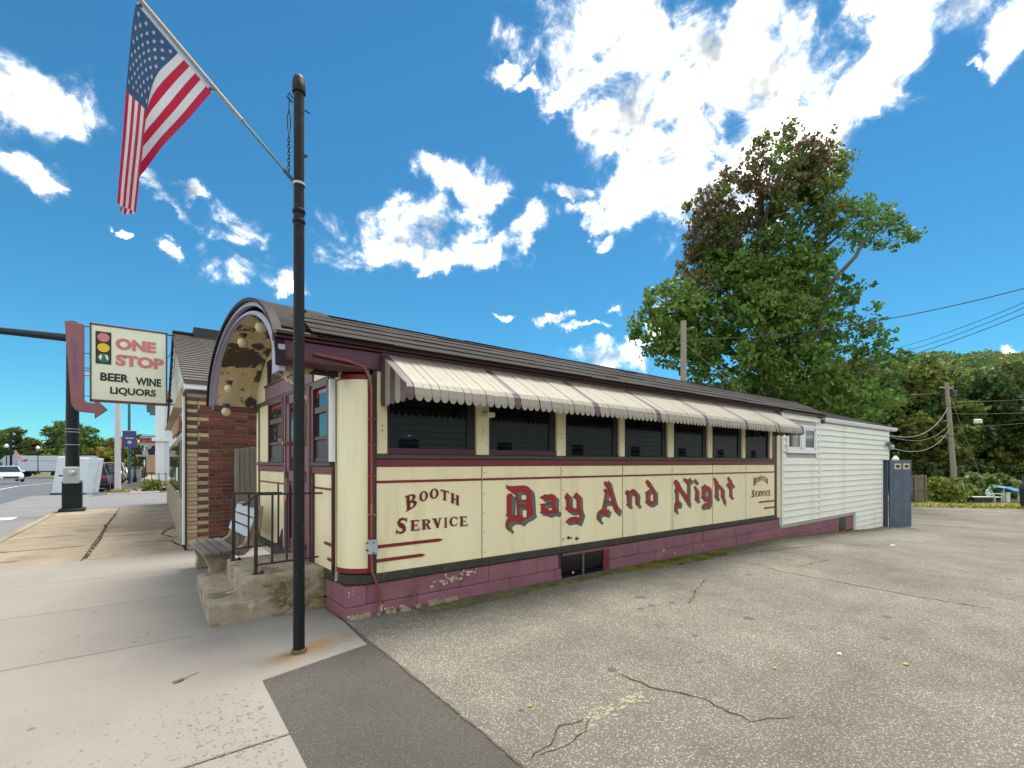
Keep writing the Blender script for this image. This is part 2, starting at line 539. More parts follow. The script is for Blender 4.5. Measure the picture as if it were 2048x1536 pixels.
FWHITE = pm('flag_white', (0.66, 0.66, 0.68), 0.7, var=.05)
FBLUE = pm('flag_blue', (0.030, 0.085, 0.19), 0.7, var=.1)
for _m in (FRED, FWHITE, FBLUE):       # thin cloth lets light through
    _n, _l = _m.node_tree.nodes, _m.node_tree.links
    _b = _n['Principled BSDF']
    _t = _n.new('ShaderNodeBsdfTranslucent')
    _x = _n.new('ShaderNodeMixShader')
    _x.inputs[0].default_value = 0.4
    _l.new(_b.inputs['Base Color'].links[0].from_socket, _t.inputs['Color'])
    _l.new(_b.outputs[0], _x.inputs[1])
    _l.new(_t.outputs[0], _x.inputs[2])
    _l.new(_x.outputs[0], _n['Material Output'].inputs[0])
LEAF = leafmat('leaf', 0.35)
BANNERC = pm('blue_banner', (0.045, 0.05, 0.17), 0.6, var=.15)
TARP = pm('blue_tarp', (0.05, 0.24, 0.46), 0.5, var=.15)
PLASTIC = pm('white_plastic', (0.62, 0.72, 0.72), 0.35)
BIN = pm('dark_bin', (0.015, 0.03, 0.035), 0.4)


def lot_material(name, base, peb, amount, crackcol=(0.04, 0.035, 0.03), pscale=95.0, tone=0.25):
    """worn asphalt: light pebbles showing through a dark binder"""
    m = bpy.data.materials.new(name)
    m.use_nodes = True
    N, L = m.node_tree.nodes, m.node_tree.links
    b = N['Principled BSDF']
    b.inputs['Roughness'].default_value = 0.85
    b.inputs['Specular IOR Level'].default_value = 0.3
    t = N.new('ShaderNodeTexCoord')
    vo = N.new('ShaderNodeTexVoronoi')
    vo.inputs['Scale'].default_value = pscale
    vo.inputs['Randomness'].default_value = 1.0
    L.new(t.outputs['Object'], vo.inputs['Vector'])
    hv = N.new('ShaderNodeSeparateColor')
    L.new(vo.outputs['Color'], hv.inputs[0])
    big = N.new('ShaderNodeTexNoise')
    big.inputs['Scale'].default_value = 0.45
    big.inputs['Detail'].default_value = 6
    L.new(t.outputs['Object'], big.inputs['Vector'])
    mid = N.new('ShaderNodeTexNoise')
    mid.inputs['Scale'].default_value = 2.6
    mid.inputs['Detail'].default_value = 7
    L.new(t.outputs['Object'], mid.inputs['Vector'])
    # pebble mask: random cell value below amount, inside the cell
    pb = N.new('ShaderNodeMapRange')
    pb.inputs[1].default_value = amount + 0.25
    pb.inputs[2].default_value = amount - 0.25
    L.new(hv.outputs[0], pb.inputs[0])
    ins = N.new('ShaderNodeMapRange')
    ins.inputs[1].default_value = 0.55
    ins.inputs[2].default_value = 0.25
    L.new(vo.outputs['Distance'], ins.inputs[0])
    mu = N.new('ShaderNodeMath')
    mu.operation = 'MULTIPLY'
    L.new(pb.outputs[0], mu.inputs[0])
    L.new(ins.outputs[0], mu.inputs[1])
    pc = N.new('ShaderNodeMixRGB')
    L.new(hv.outputs[1], pc.inputs[0])
    pc.inputs[1].default_value = (*[c * .7 for c in peb], 1)
    pc.inputs[2].default_value = (*[min(1, c * 1.35) for c in peb], 1)
    mx = N.new('ShaderNodeMixRGB')
    L.new(mu.outputs[0], mx.inputs[0])
    mx.inputs[1].default_value = (*base, 1)
    L.new(pc.outputs[0], mx.inputs[2])
    tn = N.new('ShaderNodeMapRange')
    tn.inputs[1].default_value = .3
    tn.inputs[2].default_value = .7
    tn.inputs[3].default_value = 1 - tone
    tn.inputs[4].default_value = 1 + tone
    L.new(big.outputs['Fac'], tn.inputs[0])
    tn2 = N.new('ShaderNodeMapRange')
    tn2.inputs[1].default_value = .3
    tn2.inputs[2].default_value = .7
    tn2.inputs[3].default_value = 1 - tone * .5
    tn2.inputs[4].default_value = 1 + tone * .5
    L.new(mid.outputs['Fac'], tn2.inputs[0])
    mm = N.new('ShaderNodeMath')
    mm.operation = 'MULTIPLY'
    L.new(tn.outputs[0], mm.inputs[0])
    L.new(tn2.outputs[0], mm.inputs[1])
    sca = N.new('ShaderNodeVectorMath')
    sca.operation = 'SCALE'
    L.new(mx.outputs[0], sca.inputs[0])
    L.new(mm.outputs[0], sca.inputs['Scale'])
    L.new(sca.outputs[0], b.inputs['Base Color'])
    bp = N.new('ShaderNodeBump')
    bp.inputs['Strength'].default_value = 0.6
    bp.inputs['Distance'].default_value = 0.006
    L.new(mu.outputs[0], bp.inputs['Height'])
    L.new(bp.outputs[0], b.inputs['Normal'])
    return m


LOT = lot_material('worn_lot_asphalt', (0.132, 0.124, 0.104), (0.345, 0.322, 0.264), 0.62, pscale=74, tone=.26)
PATCH = lot_material('dark_patch_asphalt', (0.070, 0.066, 0.058), (0.165, 0.152, 0.13), 0.42, pscale=120, tone=.15)

# ------------------------------------------------------------------ ground
GX = [-1000, 0, 5, 9.8, 17.7, 25, 40, 200, 2000]
GZ = [0, 0, -.05, -.12, -.49, -.85, -1.2, -1.5, -1.5]


def g(x):
    return float(np.interp(x, GX, GZ))


def sheet(name, xs, ys, zf, mat, thick=0.0):
    v = [(x, y, zf(x, y)) for y in ys for x in xs]
    n = len(xs)
    f = [(j * n + i, j * n + i + 1, (j + 1) * n + i + 1, (j + 1) * n + i) for j in range(len(ys) - 1) for i in range(n - 1)]
    me = bpy.data.meshes.new(name)
    me.from_pydata(v, [], f)
    me.materials.append(mat)
    me.polygons.foreach_set('use_smooth', [True] * len(f))
    return put(name, me)


XS = [-900, -300, -60, -16.4, -4.3, -4.2, -.95, -.9, 0, 2.5, 5, 7.5, 9.8, 12, 15, 17.7, 21, 25, 30, 40, 60, 100, 200, 500, 1500]
struct(sheet('ground', XS, [-900, -100, -30, -8, 0, 10, 30, 45, 60, 80, 100, 120, 300, 1500],
             lambda x, y: (g(x) - (.06 if x > .01 else .16)) if x > -4.25 else -.34 + float(np.interp(y, [45, 100, 300], [0, -.95, -3.0])), DIRT))
LX = [0, 1.5, 3, 5, 7.5, 9.8, 12, 14, 16, 17.7, 20, 22, 25, 28, 32, 36, 39.5]
lot = struct(sheet('parking_lot', LX, [-40, -20, -10, -5, -2, 0, .35, 4, 12], lambda x, y: g(x) - .004, LOT))
ap = MB()
ap.add([(-.93, -30, -.006), (0.02, -30, -.006), (0.02, .03, -.006), (-.93, .03, -.006)], [(0, 1, 2, 3)])
struct(ap.build('asphalt_patch', PATCH))
# ragged seam lip where the patch meets the lot
sm = MB()
yy = -.78
while yy > -3.6:
    w = rng.uniform(.003, .012)
    sm.box(-w * .5 + rng.uniform(-.012, .006), w * .8, yy - rng.uniform(.03, .12), yy, -.01, rng.uniform(-.002, .0015))
    yy -= rng.uniform(.04, .12)
sm.build('seam', pm('seam_dark', (0.085, 0.075, 0.058), .9), lot)

sidewalk = struct(bpy.data.objects.new('sidewalk', None))
COL.objects.link(sidewalk)


def slab(poly, mat, top=0.0, parent=None):
    m = MB()
    m.prism(poly, lambda u, v, w: (u, v, w), top - .12, top)
    return m.build('slab', mat, parent or sidewalk, bevel=.006)


gp = .010
first_slab = slab([(-.915, -.965), (-.05, -.755), (-.02, .0), (-.04, .42 - gp), (-4.0, .42 - gp), (-4.0, -1.83 + gp), (-.912, -1.83 + gp)], CONC)
slab([(-.04, .42 + gp), (0.1, 2.13 - gp), (-4.0, 2.13 - gp), (-4.0, .42 + gp)], CONC)
slab([(0.1, 2.13 + gp), (0.1, 3.85 - gp), (-4.0, 3.85 - gp), (-4.0, 2.13 + gp)], CONC)
slab([(0.1, 3.85 + gp), (0.1, 5.62), (-4.0, 5.50), (-4.0, 3.85 + gp)], CONC)
slab([(-.912, -1.83 - gp), (-4.0, -1.83 - gp), (-4.0, -4.2), (-.905, -4.2)], CONC)
slab([(-.905, -4.21), (-4.0, -4.21), (-4.0, -8), (-.90, -8)], CONC)
# rough tooled edge seen at the lower left
ye = [5.62, 7.4, 9.3, 11.2, 13.1, 15.0, 16.9]
for i in range(6):
    a, b = ye[i] + gp, ye[i + 1] - gp
    a2 = a - .12 if i == 0 else a
    slab([(-1.09, a), (-1.09, b), (-2.48, b), (-2.48, a - .05 if i == 0 else a)], OLDC, -.004 - .003 * (i % 2))
    slab([(-2.50, a - .05 if i == 0 else a), (-2.50, b), (-3.98, b), (-3.98, a2)], OLDC, -.006 + .003 * (i % 2))
for i in range(14):
    a = 27.2 + i * 3.2
    slab([(-1.25, a), (-1.25, a + 3.18), (-3.3, a + 3.18), (-3.3, a)], OLDC if i % 3 else CONC)
# old cracks filled with soil
CRK = pm('crack_soil', (0.075, 0.065, 0.035), .95, spec=0.0, var=.4, scale=20)


def crack(pts, w, parent, zf, mat=CRK, jit=.03, name='crack'):
    P = []
    for i in range(len(pts) - 1):
        a, b = Vector(pts[i]), Vector(pts[i + 1])
        n = max(2, int((b - a).length / .06))
        for k in range(n):
            q = a.lerp(b, k / n)
            P.append((q.x + rng.uniform(-jit, jit), q.y + rng.uniform(-jit, jit)))
    P.append(pts[-1])
    m = MB()
    vs_, fs = [], []
    for i, p in enumerate(P):
        t = Vector(P[min(i + 1, len(P) - 1)]) - Vector(P[max(i - 1, 0)])
        t = t.normalized() if t.length else Vector((1, 0))
        ww = w * rng.uniform(.35, 1.3) * (0.3 if i in (0, len(P) - 1) else 1)
        for s_ in (-1, 1):
            x, y = p[0] - t.y * ww * s_, p[1] + t.x * ww * s_
            vs_.append((x, y, zf(x) + .0015))
    for i in range(len(P) - 1):
        fs.append((2 * i, 2 * i + 1, 2 * i + 3, 2 * i + 2))
    m.add(vs_, fs)
    return m.build(name, mat, parent)


flat = lambda x: 0.001
crack([(-2.47, 5.7), (-2.44, 8), (-2.5, 11), (-2.47, 14.5)], .022, sidewalk, flat)
crack([(-1.9, 7.4), (-1.25, 7.1), (-1.12, 6.2)], .02, sidewalk, flat)
crack([(-1.15, 9.8), (-1.4, 8.4), (-1.2, 7.6)], .018, sidewalk, flat)
crack([(-3.9, 7.42), (-3.1, 7.38), (-2.6, 7.43)], .02, sidewalk, flat)
crack([(-3.9, 9.3), (-3.2, 9.33), (-2.6, 9.28)], .02, sidewalk, flat)
crack([(-3.8, 6.1), (-3.3, 6.2)], .015, sidewalk, flat)
lz = lambda x: g(x) - .003
crack([(1.28, -2.46), (1.3, -2.74), (1.37, -2.87), (1.45, -3.05), (1.43, -3.23), (1.41, -3.41)], 0.01, lot, lz, jit=.02)
crack([(1.41, -3.41), (1.56, -3.46), (1.72, -3.55)], 0.005, lot, lz, jit=.02)
crack([(0.06, -2.89), (0.29, -2.81), (0.43, -2.75), (0.66, -2.78)], 0.006, lot, lz, jit=.02)
crack([(0.66, -2.78), (0.44, -2.88), (0.25, -2.89), (0.12, -2.88)], 0.005, lot, lz, jit=.02)
crack([(6.34, -0.78), (6.34, -1.27), (6.13, -1.59), (6.09, -2.52), (6.01, -3.23), (6.08, -3.92)], 0.012, lot, lz, jit=.02)
crack([(3.38, -1.74), (4.09, -1.44), (4.68, -1.2)], 0.009, lot, lz, jit=.02)
crack([(6.83, -1.6), (7.88, -1.68)], 0.01, lot, lz, jit=.02)
crack([(8.3, -2.93), (8.14, -3.17)], 0.01, lot, lz, jit=.02)
crack([(6.57, -0.38), (7.94, -0.64), (9.53, -0.94)], 0.014, lot, lz, jit=.02)

# kerb, street, driveway
kerb = struct(bpy.data.objects.new('kerb', None))
COL.objects.link(kerb)
y = -9.0
while y < 17:
    MB().box(-4.16, -4.005, y, y + 1.785, -.25, -.002).build('kerb_stone', CONC if y < 5 else STONE, kerb, bevel=.012)
    y += 1.8
y = 27.0
while y < 74:
    MB().box(-3.46, -3.305, y, y + 2.38, -.25, -.002).build('kerb_stone', STONE, kerb, bevel=.012)
    y += 2.4
RY = [-100, 45, 100, 300, 1500]
RZY = [0, 0, -.95, -3.0, -3.0]


def ry(y):
    return float(np.interp(y, RY, RZY))


struct(sheet('road', [-17, -3.0], [-60, 45, 60, 75, 100, 150, 300], lambda x, y: -.125 + ry(y), ASPH))
gu = MB()
gu.add([(-6.6, -20, -.121), (-4.1, -20, -.121), (-4.1, 30, -.121), (-6.6, 30, -.121)], [(0, 1, 2, 3)])
struct(gu.build('road_shoulder', ASPHL))
dr = MB()
dr.add([(-4.1, 16.9, -.117), (-3.3, 16.9, -.03), (6, 16.9, -.01), (6, 27.2, -.01), (-3.3, 27.2, -.03), (-4.1, 27.2, -.117)], [(0, 1, 4, 5), (1, 2, 3, 4)])
struct(dr.build('driveway', ASPHL))
struct(sheet('cross_road', [-120, -16.95], [62, 75, 100, 118], lambda x, y: -.118 + ry(y), ASPH))
PAINTW = pm('road_paint', (0.66, 0.60, 0.60), .6, var=.15, scale=6)
struct(sheet('road_line', [-9.55, -9.40], [10, 45, 60, 75, 100, 130], lambda x, y: -.119 + ry(y), PAINTW))
cb = MB()
cb.box(-6.6, -4.95, 15.7, 16.6, -.13, -.115)
struct(cb.build('crosswalk_bar', PAINTW))
fs_ = MB()
fs_.box(-60, -17, 20, 58, -.4, -.02)
struct(fs_.build('far_pavement', OLDC))

# ------------------------------------------------------------------ the diner
diner = thing('diner_car', 'cream and maroon dining car with barrel roof and striped awning beside the parking lot', 'diner')
FM = Matrix.Translation((0, .3, 0)) @ Matrix.Rotation(R(3), 4, 'Z')      # front frame: x = -outward, y = along the front


def FMB():
    return MB(FM)


# foundation: core + painted blocks
fd = MB()
fd.box(.02, 9.85, .02, 3.9, -.4, .325)
foundation = fd.build('foundation', MORTAR, diner)


def block_row(z0, z1, x, xe, off):
    while x < xe - .02:
        w = rng.choice([.39, .40, .8, .62, 1.15, 1.3]) if off is None else off
        off = None
        x1 = min(xe, x + w)
        if not (x1 > 3.02 and x < 4.02 and z1 > .05):     # basement window
            o = MB().box(x + .002, x1 - .002, -.006 + rng.uniform(-.006, .006), .03, z0 + rng.uniform(.001, .004), z1 - rng.uniform(.001, .005)).build('block', BLOCK, foundation, bevel=.006)
        else:
            for a, b in ((x, min(x1, 3.02)), (max(x, 4.02), x1)):
                if b - a > .06:
                    MB().box(a + .004, b - .005, -.006, .03, z0 + .004, z1 - .006).build('block', BLOCK, foundation, bevel=.007)
        x = x1


block_row(.115, .325, .0, 14.7, .22)
block_row(-.10, .115, .0, 14.7, .40)
block_row(-.31, -.10, 3.0, 14.7, .31)
yb = 0.03
for z0, z1, o0 in ((.115, .325, .34), (-.08, .115, .2)):
    a = -.27
    first = o0
    while a < .9:
        b = a + first
        FMB().box(-.012 + rng.uniform(-.005, .005), .03, a + .004, b - .005, z0 + .004, z1 - .006).build('block', BLOCK, foundation, bevel=.008)
        a = b
        first = .40
# crumbled footing at the corner
cf = MB()
for i in range(26):
    x = rng.uniform(.0, 1.3)
    s_ = rng.uniform(.015, .045)
    cf.box(x, x + s_ * 2, -.05 - rng.random() * .03, .01, -.02, rng.uniform(.005, .04))
stuff(cf.build('footing_rubble', pm('rubble', (.30, .24, .17), .9, var=.4, scale=20), diner, bevel=.006))

# basement window
bw = MB()
bw.box(3.03, 4.01, .006, .012, -.12, .30, 1)
bw.box(3.03, 4.01, -.012, .06, .285, .325, 0)
bw.box(3.03, 4.01, -.004, .06, -.13, -.10, 0)
bw.box(3.44, 3.475, -.003, .06, -.10, .285, 0)
bwo = bw.build('basement_window', [MAUVE, GLASS], diner)
MB().box(3.885, 4.012, -.010, .05, -.10, .30).build('side_board', REDBAND, bwo)

# body core (kept behind the skins)
core = MB()
core.box(.30, 9.80, .06, 3.9, .33, 2.62)
core.build('body_core', BLACKF, diner)

# long wall
MB().box(.16, 9.70, -.035, .05, .335, .425).build('drip_rail', DRIP, diner, bevel=.008)
JX = [.315, 1.668, 3.001, 4.328, 5.656, 6.978, 8.263, 9.60]
for i in range(7):
    MB().box(JX[i] + .004, JX[i + 1] - .004, -.010 - .002 * (i % 2), .05, .428, 1.56).build('panel', CREAM, diner, bevel=.003)
    if i:
        MB().box(JX[i] + .004, JX[i] + .052, -.0165, .02, .432, 1.556).build('joint_strip', CREAM, diner, bevel=.002)
        sc_ = MB()
        for zz in (.50, .74, .98, 1.22, 1.48):
            sc_.lathe([(.0075, 0), (.006, .004)], (JX[i] + .03, -.0205, zz), 8, axis='Y')
        sc_.build('screws', SILL, diner)
MB().box(.30, 9.62, -.026, .05, 1.562, 1.642).build('red_belt', REDBAND, diner, bevel=.004)
for xj in (2.62, 6.2):
    MB().box(xj, xj + .006, -.0275, .0, 1.560, 1.644).build('belt_joint', MAROON, diner)
MB().box(.30, 9.62, -.045, .05, 1.645, 1.695).build('sill', SILL, diner, bevel=.005)
# posts at the wall ends
MB().box(.285, .322, -.034, .05, .43, 2.62).build('corner_post', DRIP, diner, bevel=.005)
MB().box(9.605, 9.665, -.030, .05, .43, 2.62).build('end_post', pm('brown_post', (.10, .06, .04), .6, var=.2), diner, bevel=.005)
MB().box(9.67, 9.82, -.038, .05, .36, 2.62).build('end_casing', CREAM2, diner, bevel=.006)
# window band
WX = [(.448, 1.580), (1.773, 2.915), (3.089, 4.244), (4.376, 5.523), (5.701, 6.801), (6.961, 8.117), (8.242, 9.35)]
PX = [(.325, .448)] + [(WX[i][1], WX[i + 1][0]) for i in range(6)] + [(9.35, 9.445)]
for a, b in PX:
    p = MB().box(a + .004, b - .004, -.022, .05, 1.698, 2.62).build('window_post', CREAM2, diner, bevel=.004)
    sc_ = MB()
    for zz in (1.95, 2.0):
        sc_.lathe([(.008, 0), (.007, .003)], ((a + b) / 2, -.0255, zz), 8, axis='Y')
    sc_.build('screws', BLACKF, p)
MB().box(9.45, 9.60, -.018, .05, 1.698, 2.62).build('window_post', pm('brown_board', (.12, .075, .05), .6, var=.2), diner)
for i, (a, b) in enumerate(WX):
    fr = MB()
    bc = PURPLE if i < 2 else BLACKF
    lo = 1.765 if i < 2 else 1.715
    fr.box(a, b, -.004, .05, 1.697, lo, 1)
    fr.box(a, a + .035, .0, .05, lo, 2.58, 0)
    fr.box(b - (.11 if i < 6 else .05), b, .012, .05, lo, 2.58, 0)
    fr.box(a, b, .0, .05, 2.52, 2.62, 0)
    f = fr.build('window', [BLACKF, bc], diner, bevel=.003)
    MB().box(a + .035, b - .05, .030, .036, lo, 2.56).build('pane', GLASS, f)
MB().box(.70, .72, .0, .1, 1.9, 1.91).build('latch', STEEL, diner)
# a pale object behind the second pane
# header, eave boards
MB().box(-.64, 9.66, -.050, .10, 2.575, 2.76).build('header_board', PURPLE, diner, bevel=.006)
MB().box(-.66, 9.70, -.085, .10, 2.765, 2.79).build('eave_moulding', MAROON, diner, bevel=.005)
MB().box(-.66, 9.75, -.135, .10, 2.795, 2.83).build('eave_board', pm('dark_eave', (.05, .02, .022), .5, var=.15), diner, bevel=.004)
m_ = MB()
m_.tube([(-.62, -.05, 2.575), (.0, -.06, 2.57), (.20, -.06, 2.565)], .024, 8)
m_.box(-.62, .24, -.045, .12, 2.545, 2.572)
m_.build('cove_moulding', MAROON, diner, smooth=True)

# rounded corner column
co = MB()
NS = 14
prof = []
for k in range(NS + 1):
    a = math.pi / 2 * k / NS
    prof.append((.292 - .285 * math.sin(a), .285 - .292 * math.cos(a)))
for z0, z1, ex, mi in ((.445, .495, .004, 1), (.495, 2.475, 0, 0), (2.475, 2.53, .004, 1)):
    vs_, fs = [], []
    for (x, y) in prof:
        d = Vector((x - .3, y - .3)).normalized() * ex
        vs_ += [(x + d.x, y + d.y, z0), (x + d.x, y + d.y, z1)]
    for k in range(NS):
        fs.append((2 * k, 2 * k + 2, 2 * k + 3, 2 * k + 1))
    co.add(vs_, fs, mi)
co.build('corner_column', [CREAM, REDP], diner, smooth=True)
m_ = MB()
ring = [(x - .03 * (1 - k / NS), y - .03 * (k / NS)) for k, (x, y) in enumerate(prof)]
vs_, fs = [], []
for (x, y) in ring:
    vs_ += [(x, y, .335), (x, y, .43)]
for (x, y) in ring:
    vs_ += [(x + .03, y + .03, .335), (x + .03, y + .03, .43)]
n2_ = len(ring)
for k in range(n2_ - 1):
    fs += [(2 * k, 2 * k + 2, 2 * k + 3, 2 * k + 1), (2 * k + 1, 2 * k + 3, 2 * (n2_ + k) + 3, 2 * (n2_ + k) + 1),
           (2 * k, 2 * (n2_ + k), 2 * (n2_ + k) + 2, 2 * k + 2)]
m_.add(vs_, fs)
m_.build('corner_rail', DRIP, diner, smooth=True)
m_ = MB()                      # corner backing hides the core edge
m_.box(.17, .30, .17, .30, .34, 2.6)
m_.build('corner_backing', BLACKF, diner)

# conduit with box on the corner
m_ = MB()
m_.tube([(-.32, -.075, 2.655), (.02, -.075, 2.625), (.17, -.072, 2.585), (.235, -.06, 2.50), (.258, -.055, 2.35), (.258, -.055, .80)], .017, 8)
m_.tube([(.258, -.055, .66), (.262, -.055, .46), (.30, -.06, .36), (.335, -.055, .27), (.335, -.05, .02)], .015, 8)
cd = m_.build('conduit', PIPE, diner, smooth=True)
for zz in (2.05, 1.78, 1.45, 1.05):
    MB().box(.225, .295, -.078, -.03, zz, zz + .018).build('clamp', PIPE, cd, bevel=.003)
jb = MB().box(.215, .305, -.105, -.03, .655, .80).build('junction_box', METALG, diner, bevel=.006)
m_ = MB()
for dx, dz in ((.26, .675), (.26, .775)):
    m_.lathe([(.008, -.003), (.008, .003)], (dx, -.108, dz), 8, axis='Y')
for dz in (.69, .765):
    m_.box(.198, .215, -.08, -.06, dz, dz + .014)
m_.build('bolts', BLACKF, jb)
MB().box(.235, .285, -.020, .02, .44, 2.5).build('red_post', REDP, diner, bevel=.004)

# painted stripes on the long wall
st_ = MB()
fnw = lambda u, v, w: (u, w, v)
for i in range(7):
    st_.box(JX[i] + .006, JX[i + 1] - .006, -.0190 - .002 * (i % 2), -.008, 1.385, 1.412)
st_.build('stripe', REDP, diner)


def bar_stripe(x0, x1, z, parent, tip):
    h = .017
    poly = [(x0, z - h), (x1 - .05, z - h), (x1, z), (x1 - .05, z + h), (x0, z + h)] if tip > 0 else \
           [(x0, z), (x0 + .05, z - h), (x1, z - h), (x1, z + h), (x0 + .05, z + h)]
    MB().prism(poly, fnw, -.0205, -.008).build('stripe', REDP, parent)


bar_stripe(.325, 1.124, .712, diner, 1)
bar_stripe(.325, .90, .563, diner, 1)
bar_stripe(8.83, 9.60, .752, diner, -1)
bar_stripe(9.06, 9.60, .609, diner, -1)

